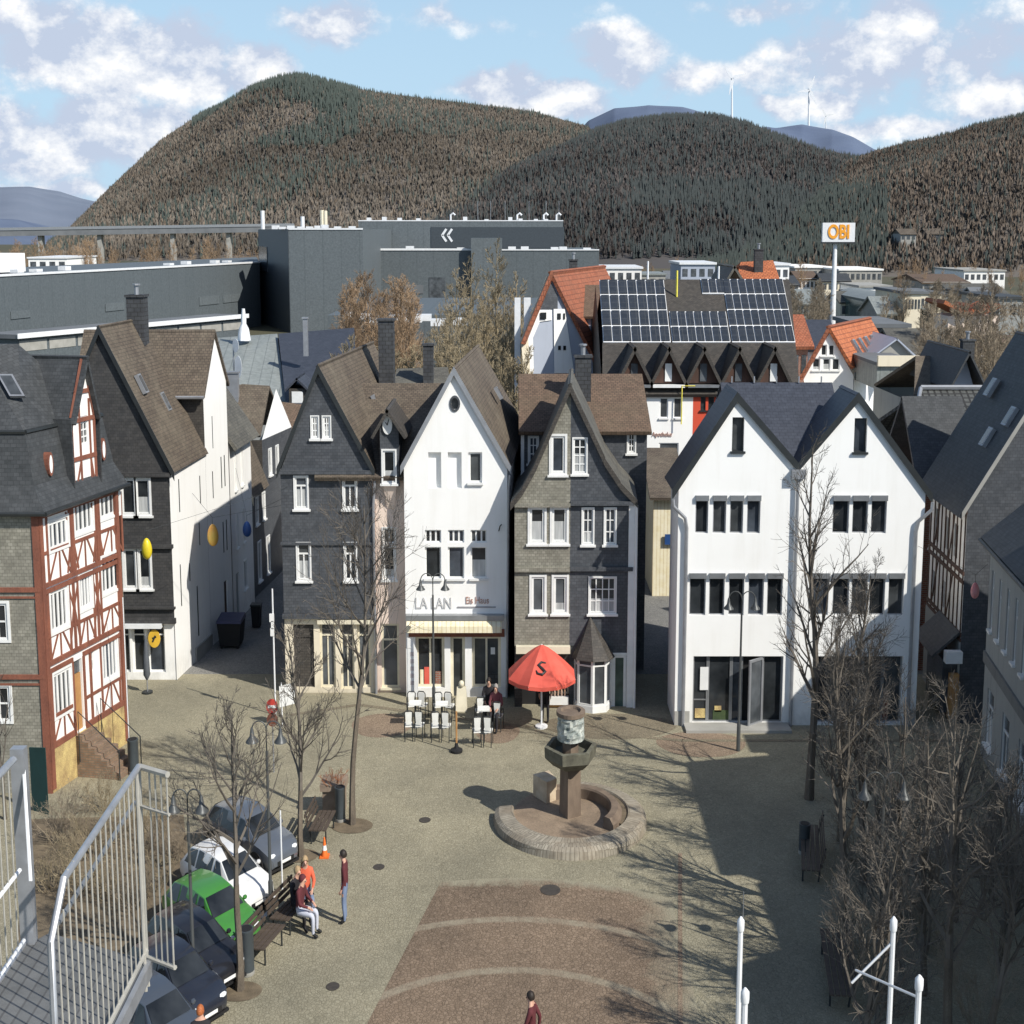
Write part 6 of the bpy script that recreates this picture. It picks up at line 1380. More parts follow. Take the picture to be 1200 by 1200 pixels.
Y0 = 97; pf = front(Y0); gw = [pf.rect(962, 404, 969, 417), pf.rect(971, 404, 978, 417), pf.rect(952, 420, 961, 434), pf.rect(964, 420, 973, 434), pf.rect(975, 420, 984, 434)]
ol = [pf.sz(*p) for p in [(946, 470), (1000, 470), (1000, 440), (971, 388), (941, 440)]]
mb = MB(); wall_with_holes(mb, pf, ol, gw, .12); mb.build('gable_wall', 'white_plaster', t)
for r in gw: window(t, pf, r, cols=1, dp=.1, fw=.06, pane='glass')
ap = at_y(971, 381, Y0 - .3); er = at_y(1000.5, 431, Y0 - .3); el_ = at_y(936, 444, Y0 - .3); bk = Vector((4.7, 10, 0))
mb = MB(); mb.slab(er, ap, ap + bk, er + bk, .2); mb.build('roof', 'roof_orange', t); mb = MB(); mb.slab(el_, ap, ap + bk, el_ + bk, .2); mb.build('back_slope', 'roof_red', t)
q = pf.p(*pf.sz(1000, 470)); q.z = 0; mb = MB(); mb.poly([q, q + bk, q + bk + Vector((0, 0, er.z - .3)), q + Vector((0, 0, er.z - .3))]); mb.build('side_wall', 'white_plaster', t)
uu = bk.normalized(); vv = (ap - er).normalized(); nn = uu.cross(vv); nn = nn if nn.z > 0 else -nn
for k in range(4): skylight(t, er + bk * (.28 + .15 * k) + (ap - er) * .36 + nn * .06, uu, vv, .6, 1.3)
t = thing('orange_roof_house', 'orange roof with a dark chimney peeping over the solar panels', 'house', (17, 120, 0))
a, b, c, d = at_y(858, 345, 110), at_y(920, 345, 110), at_y(906, 305, 116), at_y(868, 307, 116)
mb = MB(); mb.slab(a, b, c, d, .2); q = Vector((0, 12, 0)); mb.slab(a + q, b + q, c, d, .2); mb.build('roof', 'roof_orange', t)
shell(t, 'white_plaster_old', [(a.x, 110.2), (b.x, 110.2), (b.x, 122), (a.x, 122)], a.z - .2)
q = at_y(889, 305, 114); chimney(t, q.x - .3, q.x + .3, 113.8, 114.4, q.z - 2, q.z + .7)
mb = MB(); g0, g1, g2 = at_y(850, 330, 109), at_y(861, 311, 109), at_y(873, 330, 109); mb.slab(g0, g1, g1 + q * 0 + Vector((0, 8, 0)), g0 + Vector((0, 8, 0)), .15); mb.slab(g2, g1, g1 + Vector((0, 8, 0)), g2 + Vector((0, 8, 0)), .15); mb.build('side_gable', 'roof_slate', t)
t = thing('roof_bushes_house', 'low brown roofed building hidden behind the white cafe house', 'house', (0, 78, 0))
mb = MB(); a, b = at_y(555, 520, 74), at_y(625, 520, 74); mb.box(a.x, b.x, 74, 80, 0, a.z); mb.build('wall', 'slate_brown', t)
mb = MB(); mb.box(a.x - .3, b.x + .3, 73.7, 80.3, a.z + .002, a.z + .25); mb.build('roof', 'roof_rust', t)
# ------------------------------------------------------------------ bare trees
def norm(v): return v.normalized() if v.length > 1e-9 else Vector((0, 0, 1))
class TreeGen:
    def __init__(s, seed): s.r = random.Random(seed); s.tr = MB(); s.cr = MB()
    def path(s, p, d, L, n, wob, up):
        pts = [p.copy()]; d = d.normalized()
        for i in range(n):
            d = norm(d + Vector((s.r.gauss(0, wob), s.r.gauss(0, wob), s.r.gauss(0, wob) * .6 + up)))
            p = p + d * (L / n); pts.append(p.copy())
        return pts
    def branch(s, p, d, L, r, level, maxlev, kids, tmin, up, wob, sides=4):
        n = 5 if level <= 1 else (4 if level == 2 else 3)
        pts = s.path(p, d, L, n, wob, up); rad = [max(tmin * .6, r * (1 - .82 * i / n)) for i in range(n + 1)]
        s.cr.tube(pts, rad, sides if level < 2 else 3, cap=False)
        if level >= maxlev: return
        k = max(1, int(kids[level] * s.r.uniform(.75, 1.25)))
        for j in range(k):
            t = s.r.uniform(.22, .98); i = min(n - 1, int(t * n)); f = t * n - i
            q = pts[i].lerp(pts[i + 1], f); dd = norm(pts[i + 1] - pts[i]); a = s.r.uniform(0, 2 * math.pi)
            o = dd.orthogonal().normalized(); o = Matrix.Rotation(a, 3, dd) @ o
            ang = s.r.uniform(.45, .95); nd_ = norm(dd * math.cos(ang) + o * math.sin(ang))
            s.branch(q, nd_, L * s.r.uniform(.38, .62) * (1.1 - .5 * t), max(tmin, r * (1 - .8 * t) * .6), level + 1, maxlev, kids, tmin, up * .8, wob * 1.1, sides)
    def grow(s, h, fork, spread, r0, n1, kids, maxlev, tmin, up=.10, wob=.09, elev=(.7, 1.15), lean=0.0):
        tp = s.path(Vector((0, 0, -.05)), Vector((lean, 0, 1)), h * .96, 10, .05, .12)
        rad = [r0 * (1.25 if i == 0 else 1) * (1 - .88 * (i / 10) ** 1.15) + .006 for i in range(11)]
        kf = max(2, int(round(fork * 10)))
        s.tr.tube(tp[:kf + 1], rad[:kf + 1], 7); s.cr.tube(tp[kf:], rad[kf:], 5, cap=False)
        for j in range(n1):
            t = fork + (1 - fork) * (j + s.r.uniform(0, .8)) / n1 * .95; i = min(9, int(t * 10)); q = tp[i].lerp(tp[i + 1], t * 10 - i)
            a = j * 2.4 + s.r.uniform(-.5, .5); e = s.r.uniform(*elev); d = Vector((math.cos(a) * math.cos(e), math.sin(a) * math.cos(e), math.sin(e)))
            L = h * spread * (1.05 - .75 * (t - fork) / (1 - fork)) * s.r.uniform(.75, 1.2)
            s.branch(q, d, L, max(tmin * 1.5, rad[i] * .66), 1, maxlev, kids, tmin, up, wob)
def bare_tree(label, base, h, seed, fork=.3, spread=.42, r0=.13, n1=13, kids=(0, 7, 6, 5), maxlev=3, tmin=.009, bark='bark', twig='twig', group=None, name='bare_tree', up=.1, wob=.1, elev=(.6, 1.15), lean=0.0, squeeze=SQUEEZE):
    g = TreeGen(seed); g.grow(h, fork, spread, r0, n1, kids, maxlev, tmin, up, wob, elev, lean)
    t = thing(name, label, 'tree', base, group); b = Vector(base)
    xf = lambda p: Vector((p.x * squeeze, p.y, p.z)) + b
    g.tr.build('trunk', bark, t, xf=xf, smooth=60); g.cr.build('crown', twig, t, xf=xf, uv=False)
    return t
bare_tree('slender tree with low fork in front of the grey slate gable house', at_z(413, 966), 9.6, 3, .40, .38, .11, 19, (0, 9, 8, 6), 3, .008)
bare_tree('forked bare tree standing right behind the seated group', at_z(353, 1003), 6.5, 9, .26, .38, .10, 14, (0, 9, 8, 6), 3, .009, wob=.13)
bare_tree('bare tree growing from the round tree pit beside the dark cars', at_z(281, 1160), 6.6, 14, .40, .40, .11, 16, (0, 7, 6, 4), 3, .008)
bare_tree('bare young tree close to the left edge in front of the pale slate front', at_z(6, 960), 4.6, 15, .3, .4, .06, 10, (0, 7, 6), 2, .008)
bare_tree('tallest bare tree reaching up the middle of the white double gabled house', at_z(948, 936), 10.9, 22, .22, .30, .16, 18, (0, 8, 6, 5), 3, .008, elev=(.75, 1.2))
bare_tree('dense bare tree with low crown in front of the right shop windows', at_z(985, 985), 7.8, 31, .2, .36, .13, 19, (0, 11, 10, 7), 3, .0062, wob=.13, elev=(.8, 1.3))
bare_tree('dense bare tree in the shade beside the dark bench', at_z(988, 1078), 7.6, 37, .2, .36, .13, 17, (0, 9, 8, 6), 3, .0062, wob=.13, elev=(.8, 1.3))
bare_tree('wide bare tree in the shade behind the taller braced pole', at_z(1045, 1120), 6.6, 41, .2, .40, .1, 16, (0, 9, 8, 6), 3, .0062, wob=.13)
bare_tree('pale barked bare tree at the bottom right, nearest to the camera', at_z(1108, 1235), 7.4, 52, .28, .42, .13, 16, (0, 9, 8, 6), 3, .0062, twig='twig', wob=.12)
bare_tree('bare tree leaning at the bottom right corner', at_z(1150, 1260), 5.9, 57, .3, .46, .1, 15, (0, 9, 8, 6), 3, .0062, twig='twig', wob=.13, lean=.16)
bare_tree('spreading bare tree before the grey rendered house at right', at_z(1120, 1080), 4.6, 59, .2, .5, .08, 16, (0, 9, 8, 6), 3, .0062, wob=.14)
bare_tree('upright bare tree in the thicket between the two shaded benches', at_z(1012, 1035), 6.8, 61, .15, .36, .10, 18, (0, 11, 9, 7), 3, .0062, wob=.13, elev=(.8, 1.35))
bare_tree('many stemmed bare tree behind the short white flagpole', at_z(1082, 1165), 6.2, 63, .12, .44, .10, 18, (0, 11, 9, 7), 3, .0062, wob=.14)
bare_tree('low bare tree close to the right edge below the grey wall', at_z(1172, 1130), 4.8, 67, .12, .5, .09, 17, (0, 11, 9, 7), 3, .0062, wob=.15)
bare_tree('bare tree cut by the bottom edge left of the braced flagpole', at_z(1010, 1275), 6.2, 69, .14, .40, .10, 17, (0, 11, 9, 7), 3, .0062, wob=.14)
# leafless shrubs
def shrub(label, base, h, w_, seed, stems=16, twig='twig', group='leafless shrubs beside the parking'):
    g = TreeGen(seed); rr = g.r
    for i in range(stems):
        a = rr.uniform(0, 6.28); q = rr.uniform(0, .35) * w_; p = Vector((q * math.cos(a), q * math.sin(a), -.03)); e = rr.uniform(.7, 1.4)
        g.branch(p, Vector((math.cos(a) * math.cos(e), math.sin(a) * math.cos(e), math.sin(e))), h * rr.uniform(.6, 1.0), .016, 1, 3, (0, 6, 5), .006, .08, .14, 3)
    t = thing('shrub', label, 'shrub', base, group); b = Vector(base)
    g.cr.build('branches', twig, t, xf=lambda p: Vector((p.x * SQUEEZE, p.y, p.z)) + b, uv=False); return t
for i, (px, py, h) in enumerate([(75, 985, 2.0), (110, 1000, 1.7), (140, 985, 1.8), (165, 1010, 1.6), (95, 1045, 1.7), (130, 1050, 1.6), (160, 1065, 1.5), (185, 985, 1.5), (60, 1040, 1.8), (205, 1010, 1.3), (120, 950, 1.4), (180, 1045, 1.4)]):
    shrub('leafless brown shrub in the bed behind the steel railing', at_z(px, py), h * .8, 1.2, 100 + i, 18, ('twig_far', 'twig_pale', 'twig_pale')[i % 3])
shrub('leafless shrub in the shade at the foot of the grey rendered house', at_z(1150, 1010), 2.0, 1.6, 130, 22, group=None)
for i, (px, py) in enumerate([(1000, 1010), (1030, 1070), (1010, 1120), (1065, 1090), (1100, 1120), (1040, 1190), (1150, 1200), (1170, 1060)]): shrub('leafless brown shrub in the shaded thicket at right', at_z(px, py), 1.9, 1.5, 300 + i, 20, 'twig' if i % 2 else 'twig_far', 'leafless shrubs of the shaded thicket')
shrub('low leafless shrub at the base of the tallest tree', at_z(975, 905), 1.7, 1.4, 131, 20, group=None)
mb = MB(); q = [at_z(*p, .006) for p in [(30, 960), (215, 955), (225, 1040), (190, 1120), (20, 1110)]]; mb.poly(q); kind(mb.build('planting_bed', 'soil', None), 'structure')
for cx, cy, rx, ry in ((281, 1162, 26, 12), (413, 968, 24, 9), (353, 1003, 20, 8)):
    c = at_z(cx, cy); rX = (at_z(cx + rx, cy) - c).x; rY = (at_z(cx, cy - ry).y - at_z(cx, cy + ry).y) / 2
    mb = MB(); mb.poly([(c.x + rX * math.cos(a), c.y + rY * math.sin(a), .012) for a in [2 * math.pi * i / 28 for i in range(28)]]); kind(mb.build('tree_pit', 'soil', None), 'structure')

# distant trees, copied from four grown models
def far_proto(seed, h, twig, spread, label, grp, p):
    return bare_tree(label, p, h, seed, .18, spread, .16, 22, (0, 10, 9, 6), 3, .020, 'bark', twig, grp, elev=(.7, 1.25), wob=.1)
GRP = 'bare trees behind the roofs'
tall = [(585, 283, 112), (555, 300, 116), (536, 318, 112), (603, 322, 108), (570, 335, 102), (520, 345, 120), (548, 352, 104), (592, 350, 100), (530, 360, 98), (600, 365, 96), (562, 350, 108), (580, 330, 118), (612, 350, 110), (510, 372, 100)]
rust = [(438, 312, 135), (418, 330, 138), (462, 318, 140), (405, 345, 130), (478, 340, 133), (448, 335, 128), (428, 322, 142), (470, 345, 126), (412, 352, 125), (455, 330, 145)]
def base_for(px, ytop, Y): p = at_y(px, ytop, Y); return Vector((p.x, Y, 0)), p.z
def plant(lst, seed, h0, twig, spread, label, grp):
    b, z = base_for(*lst[0]); pr = far_proto(seed, h0, twig, spread, label, grp, b); pr.scale = (z / h0,) * 3
    rr = random.Random(seed)
    for q in lst[1:]:
        b, z = base_for(*q); k = z / h0; copy_tree(pr, b, rotz=rr.uniform(0, 6.28), scale=(k * rr.uniform(.8, 1.1), k * rr.uniform(.8, 1.1), k))
    return pr
plant(tall, 201, 15, 'twig_pale', .27, 'tall narrow bare tree behind the white cafe house roof', 'tall bare trees behind the cafe house')
plant(rust, 202, 13, 'twig_rust', .32, 'reddish bare tree in front of the production hall', 'reddish bare trees before the hall')
low = [(x, 402 + (i * 37) % 22, 84 + (i * 13) % 14) for i, x in enumerate(range(405, 636, 15))]
plant(low, 203, 9, 'twig_pale', .3, 'low yellowish bare tree between the back roofs and the hall', 'low bare trees behind the row')
rr = random.Random(5)
right = [(rr.uniform(1085, 1215), rr.uniform(335, 385), rr.uniform(110, 175)) for i in range(20)] + [(rr.uniform(925, 965), rr.uniform(325, 355), rr.uniform(190, 260)) for i in range(10)] + [(rr.uniform(1030, 1200), rr.uniform(322, 345), rr.uniform(220, 330)) for i in range(20)]
plant(right, 204, 12, 'twig_far', .33, 'bare tree among the far roofs at right', GRP)
far = [(rr.uniform(690, 1220), rr.uniform(301, 318), rr.uniform(380, 560)) for i in range(60)] + [(rr.uniform(-30, 310), rr.uniform(278, 300), rr.uniform(430, 560)) for i in range(46)]
plant(far, 205, 14, 'twig_rust', .32, 'brownish bare tree in the valley at the foot of the hills', 'bare trees in the valley')

# ------------------------------------------------------------------ fountain
MT['sett_stone'] = mat_brick('sett_stone', (.25, .225, .18), (.37, .335, .27), (.17, .15, .115), .10, .4, .010, .6, .85, stain_col=(.2, .15, .1), stain_scale=1.5)
MT['brown_stone'] = mat_noise('brown_stone', (.22, .165, .12), (.125, .092, .068), 3, .85, bmp=.4, stretch=(1, 1, .4))
MT['dark_stone'] = mat_noise('dark_stone', (.17, .165, .12), (.08, .075, .055), 4, .8, bmp=.3)
MT['wet_stone'] = mat_noise('wet_stone', (.31, .235, .165), (.20, .15, .105), 2, .7, fine=.3)
MT['relief'] = mat_noise('relief', (.62, .64, .58), (.16, .2, .19), 5.5, .6, bmp=1.0, fine=.5)
MT['pale_stone'] = mat_noise('pale_stone', (.62, .52, .38), (.42, .32, .22), 3, .9, bmp=.4)
fc = at_z(668, 962); t = thing('fountain', 'stone fountain with spiral basin, square column, hexagonal bowl and carved drum', 'fountain', fc)
def ell(r, deg, z): a = R(deg); return Vector((fc.x + r * SQUEEZE * math.cos(a), fc.y + r * math.sin(a), z))
def spiral(f_in, f_out, a0, a1, hi, ho, mat, name, n=56):
    mb = MB(); k = 0
    for i in range(n + 1):
        d = a0 + (a1 - a0) * i / n; ri, ro = f_in(d), f_out(d); s_ = .05
        mb.v += [ell(ri, d, 0), ell(ro + .08, d, 0), ell(ro + .03, d, ho * .7), ell(ro - s_ * 2.5, d, ho), ell(ri + s_, d, hi), ell(ri, d, hi - .05)]
        if i:
            for j in range(6): mb.f.append([k - 6 + j, k - 6 + (j + 1) % 6, k + (j + 1) % 6, k + j]); mb.m.append(0)
        k += 6
    mb.f.append([5, 4, 3, 2, 1, 0]); mb.f.append([k - 6 + j for j in range(6)]); mb.m += [0, 0]
    return mb.build(name, mat, t)
o_out = lambda d: 2.82 - max(0, d - 380) / 100 * .35
o_in = lambda d: 2.14 - max(0, d - 380) / 100 * .05
spiral(o_in, o_out, 172, 452, .36, .30, 'sett_stone', 'outer_wall')
i_out = lambda d: 2.04 - (d - 300) / 192 * .42
i_in = lambda d: i_out(d) - .42
spiral(i_in, i_out, 318, 474, .55, .55, 'brown_stone', 'inner_wall')
mb = MB(); mb.poly([ell(2.15, a, .2) for a in range(172, 532, 6)]); mb.build('basin_floor', 'wet_stone', t)
mb = MB(); pts = [ell(o_in(a) + .02, a, .3) for a in range(330, 450, 6)] + [ell(i_out(a) - .03, a, .3) for a in range(448, 328, -6)]; mb.poly(pts); mb.build('planting_soil', 'soil', t)
mb = MB(); b0 = 472
mb.hexa([ell(1.25, b0, 0), ell(2.0, b0, 0), ell(2.05, b0 + 20, 0), ell(1.2, b0 + 24, 0), ell(1.25, b0, .85), ell(2.0, b0, .85), ell(2.05, b0 + 20, .85), ell(1.2, b0 + 24, .85)]); mb.build('end_block', 'pale_stone', t)
def sqp(r, z, a0=R(75), n=4): return [Vector((fc.x + r * math.cos(a0 + i * 2 * math.pi / n) * SQUEEZE, fc.y + r * math.sin(a0 + i * 2 * math.pi / n), z)) for i in range(n)]
mb = MB(); mb.hexa(sqp(.42, .1) + sqp(.39, 1.72)); mb.build('column', 'brown_stone', t)
prof = [(.44, 1.66), (.66, 1.68), (.98, 1.92), (1.0, 2.24), (.84, 2.25), (.76, 2.02), (.28, 1.98)]
mb = MB(); mb.lathe((fc.x, fc.y, 0), prof, 6, sx=SQUEEZE, a0=R(10)); mb.build('bowl', 'dark_stone', t)
mb = MB(); mb.lathe((fc.x, fc.y, 0), [(.30, 1.9), (.29, 2.46)], 8, sx=SQUEEZE); mb.build('neck', 'brown_stone', t)
mb = MB(); rr = random.Random(3); nz, nn = 9, 30
for i in range(nz + 1):
    for j in range(nn):
        a = 2 * math.pi * j / nn; r = .50 + (rr.uniform(-.05, .035) if 0 < i < nz else 0); mb.v.append(Vector((fc.x + r * math.cos(a) * SQUEEZE, fc.y + r * math.sin(a), 2.44 + .70 * i / nz)))
for i in range(nz):
    for j in range(nn): mb.f.append([i * nn + j, i * nn + (j + 1) % nn, (i + 1) * nn + (j + 1) % nn, (i + 1) * nn + j]); mb.m.append(0)
mb.f.append(list(range(nn))[::-1]); mb.m.append(0); mb.build('carved_drum', 'relief', t)
mb = MB(); mb.lathe((fc.x, fc.y, 0), [(.50, 3.13), (.54, 3.15), (.54, 3.26), (.38, 3.28), (.34, 3.2)], 24, sx=SQUEEZE); cp = mb.build('cap', 'brown_stone', t)
mb = MB()
for k in (-.1, .13): mb.lathe((fc.x + k, fc.y - .62, 2.06), [(.045, -.03), (.045, .03)], 8)
mb.build('spout', 'black', t)

# ------------------------------------------------------------------ street lamps
MT['lamp_grey'] = mat_flat('lamp_grey', (.09, .095, .095), .45, .3)
def lamp(px, py, ptop, label, shade='lamp_grey', pole='lamp_grey', w_=.42):
    b = at_z(px, py); ht = at_y(px, ptop, b.y).z; t = thing('street_lamp', label, 'street lamp', b, 'double armed street lamps')
    x, y = b.x, b.y
    mb = MB(); mb.tube([(x, y, 0), (x, y, .9), (x, y, .95), (x, y, ht - .75)], [.065, .06, .04, .032], 8); mb.build('pole', pole, t, smooth=True)
    for sg in (-1, 1):
        pts = [(x, y, ht - .78)] + [(x + sg * (w_ / 2 - w_ / 2 * math.cos(a)), y, ht - w_ * .62 + w_ * .62 * math.sin(a)) for a in [math.pi * i / 10 for i in range(0, 11)]]
        mb = MB(); mb.tube(pts, .017, 6); arm = mb.build('arm', pole, t, smooth=True)
        sx_, sz_ = x + sg * w_, ht - w_ * .62
        mb = MB(); mb.lathe((sx_, y, sz_), [(.03, .05), (.05, 0), (.08, -.16), (.20, -.28), (.21, -.31)], 12, sx=SQUEEZE); mb.build('lamp_shade', shade, arm, smooth=True)
        mb = MB(); mb.ball((sx_, y, sz_ - .31), (.07, .09, .06), 8); mb.build('bulb', 'white_frame', arm)
lamp(508.5, 835, 672, 'double armed street lamp standing among the white cafe chairs')
lamp(865, 880, 693, 'double armed street lamp in front of the white double gabled house')
lamp(228, 1166, 925, 'double armed street lamp beside the railing and the dark cars', w_=.30)
lamp(318, 1074, 845, 'double armed street lamp between the silver and white cars', w_=.34)
lamp(1026, 1164, 905, 'double armed street lamp hidden among the shaded trees at right')
def pole(name, label, cat, px, py, ptop, r, mat, Y=None, cap=None):
    b = at_z(px, py) if Y is None else Vector((at_y(px, ptop, Y).x, Y, 0)); zt = at_y(px, ptop, b.y).z; t = thing(name, label, cat, b)
    mb = MB(); mb.tube([(b.x, b.y, 0), (b.x, b.y, zt)], [r, r * .85], 8); mb.build('pole', mat, t, smooth=True)
    if cap: mb = MB(); mb.lathe((b.x, b.y, zt), [(r * 1.15, -.06), (r * 1.25, 0), (r * 1.2, .1), (r * .3, .16)], 10); mb.build('cap', cap, t, smooth=True)
    return t, Vector((b.x, b.y, zt))
t, p = pole('flagpole', 'taller white flagpole in the middle of the bottom edge', 'flagpole', 868, 0, 1086, .045, 'white_metal', 22, 'white_metal')
mb = MB(); mb.tube([p + Vector((.03, 0, 0)), p + Vector((.03, 0, .55))], .006, 5); mb.build('rod', 'grey_metal', t)
pole('flagpole', 'shorter white flagpole beside the taller unbraced one', 'flagpole', 873, 0, 1170, .05, 'white_metal', 20.5, 'white_metal')
t, p = pole('flagpole', 'white flagpole with diagonal braces at bottom right', 'flagpole', 1047, 0, 1086, .045, 'white_metal', 22, 'white_metal')
for a, b in (((1044, 1106), (998, 1152)), ((1003, 1137), (1074, 1168))):
    mb = MB(); mb.tube([at_y(*a, 22), at_y(*b, 22 if b[0] < 1050 else 20.6)], .02, 6); mb.build('brace', 'white_metal', t)
pole('flagpole', 'short white flagpole right of the braced one', 'flagpole', 1077, 0, 1155, .05, 'white_metal', 20.5, 'white_metal')
pole('thin_pole', 'thin white pole in front of the half-timbered house corner', 'pole', 152, 888, 700, .018, 'white_metal')
pole('thin_pole', 'thin pale post behind the parked silver car front', 'pole', 331, 1046, 950, .022, 'white_metal')
t, p = pole('camera_mast', 'slim white mast with junction boxes at the lane mouth', 'mast', 323, 838, 690, .03, 'white_metal')
for dz, s_ in ((-1.0, .11), (-1.5, .09), (-1.25, .06)):
    mb = MB(); mb.box(p.x - s_, p.x + s_ * .4, p.y - .1, p.y - .03, p.z + dz - .14, p.z + dz + .14); mb.build('junction_box', 'white_frame', t)

# signs
t, p = pole('sign_board', 'white rectangular sign board on a post behind the forked tree', 'sign', 331, 852, 800, .022, 'white_metal')
c0 = at_y(327, 801, p.y - .05); c1 = at_y(345, 829, p.y - .05); mb = MB(); mb.hexa([(c0.x, p.y - .05, c1.z), (c1.x, p.y + .05, c1.z + .1), (c1.x, p.y + .08, c1.z + .1), (c0.x, p.y - .02, c1.z), (c0.x, p.y - .05, c0.z - .1), (c1.x, p.y + .05, c0.z), (c1.x, p.y + .08, c0.z), (c0.x, p.y - .02, c0.z - .1)]); bd = mb.build('board', 'white_frame', t)
t, p = pole('no_entry_sign', 'red no entry sign on a post left of the white board', 'sign', 321, 905, 824, .022, 'zinc')
MT['sign_red'] = mat_flat('sign_red', (.55, .06, .045), .5)
c = Vector((p.x, p.y - .04, p.z - .1)); k = 9 / FPX * 50
mb = MB(); mb.prism([c + Vector((k * .75 * math.cos(a), 0, k * math.sin(a))) for a in [2 * math.pi * i / 20 for i in range(20)]], (0, .02, 0)); d_ = mb.build('disc', 'sign_red', t)
mb = MB(); mb.box(c.x - k * .5, c.x + k * .5, c.y - .012, c.y - .002, c.z - .045, c.z + .045); mb.build('bar', 'white_frame', d_)
mb = MB(); c2 = c + Vector((0, 0, -.42)); mb.prism([c2 + Vector((k * .7 * math.cos(a), 0, k * .9 * math.sin(a))) for a in [2 * math.pi * i / 20 for i in range(20)]], (0, .02, 0)); mb.build('lower_disc', 'timber', t)

MT['iron'] = mat_noise('iron', (.07, .06, .05), (.04, .035, .03), 8, .7)
for px, py, r_, lb in ((645, 1043, .34, 'dark round drain cover in the brown paving below the fountain'), (444, 1016, .2, 'small dark drain cover between the man and the fountain'), (498, 961, .22, 'small dark drain cover left of the fountain basin'), (390, 1156, .2, 'small dark drain cover at the left of the brown paving')):
    b = at_z(px, py, .006); m = MB(); m.prism([(b.x + r_ * SQUEEZE * math.cos(a), b.y + r_ * math.sin(a), .006) for a in [2 * math.pi * i / 20 for i in range(20)]], (0, 0, .008)); tag(m.build('drain_cover', 'iron', None, loc=b), lb, 'drain cover', 'iron covers in the paving')
# litter bins
MT['bin_grey'] = mat_flat('bin_grey', (.075, .09, .10), .5, .3)
def litter_bin(px, py, ptop, r, label):
    b = at_z(px, py); z = at_y(px, ptop, b.y).z; t = thing('litter_bin', label, 'litter bin', b, 'cylindrical litter bins')
    mb = MB(); mb.lathe(b, [(r * .95, 0), (r, .02), (r, .1)], 14, sx=SQUEEZE); mb.build('foot', 'concrete', t, smooth=True)
    mb = MB(); mb.lathe(b, [(r * .97, .102), (r * .97, z - .06), (r, z - .05), (r, z)], 14, sx=SQUEEZE); mb.build('body', 'bin_grey', t, smooth=True)
    mb = MB(); mb.lathe(b, [(r * .8, z + .002), (r * .8, z + .012)], 14, sx=SQUEEZE); mb.build('opening', 'black', t)
litter_bin(157, 906, 866, .22, 'cylindrical litter bin at the foot of the brick steps')
litter_bin(399, 962, 922, .2, 'cylindrical litter bin beside the stone planter')
litter_bin(290, 1141, 1088, .22, 'cylindrical litter bin at the end of the long bench')
litter_bin(942, 1000, 965, .2, 'dark litter bin in the shade next to the shaded bench')

# planter, cone, benches, barrier
b = at_z(391, 955); t = thing('stone_planter', 'square stone planter with dry reddish plants beside a slender tree', 'planter', b)
mb = MB(); mb.box(b.x - .3, b.x + .3, b.y - .1, b.y + .7, .0, .75); mb.box(b.x - .36, b.x + .36, b.y - .17, b.y + .77, .752, .95); mb.build('trough', mat_noise('planter_stone', (.30, .23, .17), (.2, .15, .11), 3, .9, bmp=.3), t)
g = TreeGen(77)
for i in range(22): g.branch(Vector((g.r.uniform(-.3, .3), g.r.uniform(-.2, .6), .93)), Vector((g.r.gauss(0, .4), g.r.gauss(0, .4), 1)), g.r.uniform(.15, .45), .012, 2, 3, (0, 0, 4), .006, .05, .2, 3)
g.cr.build('dry_plants', mat_noise('dry_plants', (.4, .14, .06), (.25, .12, .05), 6, .9), t, xf=lambda p: p + Vector((b.x, b.y, 0)), uv=False)
b = at_z(380.5, 1004); MT['cone_orange'] = mat_flat('cone_orange', (.8, .17, .03), .5)
t = thing('traffic_cone', 'orange traffic cone with pale band behind the seated group', 'traffic cone', b)
mb = MB(); mb.box(b.x - .12, b.x + .12, b.y - .16, b.y + .16, 0, .04); mb.lathe(b, [(.12, .041), (.085, .2)], 12, sx=SQUEEZE); mb.lathe(b, [(.06, .33), (.025, .55)], 12, sx=SQUEEZE); mb.build('body', 'cone_orange', t, smooth=True)
mb = MB(); mb.lathe(b, [(.087, .2), (.06, .331)], 12, sx=SQUEEZE); mb.build('band', 'white_frame', t, smooth=True)
MT['bench_wood'] = mat_noise('bench_wood', (.10, .075, .055), (.06, .045, .035), 4, .7, stretch=(.4, 2, 2))
def bench(a, b_, label, back=-1, mat='bench_wood'):
    a, b_ = Vector(a), Vector(b_); d = (b_ - a); L = d.length; d.normalize(); n = Vector((-d.y, d.x, 0)) * back
    t = thing('bench', label, 'bench', (a + b_) / 2); Z = Vector((0, 0, 1))
    def plank(p, q, wv, hv):
        m = MB(); m.hexa([p - wv - hv, q - wv - hv, q + wv - hv, p + wv - hv, p - wv + hv, q - wv + hv, q + wv + hv, p + wv + hv]); return m
    for i in range(4): o = n * (-.19 + .125 * i) + Z * .45; plank(a + o, b_ + o, n * .05, Z * .018).build('seat_slat', mat, t)
    for i in range(3): o = n * (.27 + .035 * i) + Z * (.58 + .13 * i); plank(a + o, b_ + o, n * .014, Z * .05).build('back_slat', mat, t)
    for f in (.12, .88):
        p = a + d * (L * f); m = MB()
        m.tube([p + n * -.2, p + n * -.2 + Z * .43], .022, 6); m.build('leg', 'dark_metal', t)
        m = MB(); m.tube([p + n * .2, p + n * .24 + Z * .43, p + n * .36 + Z * .92], .022, 6); m.build('leg', 'dark_metal', t)
    return t
bench(at_z(298, 1134), at_z(324, 1104), 'long dark slatted bench between the litter bin and the people', 1)
bench(at_z(327, 1099), at_z(358, 1066), 'dark slatted bench with people sitting on it', 1)
bench(at_z(372, 992), at_z(384, 968), 'dark slatted bench in front of the stone planter', 1)
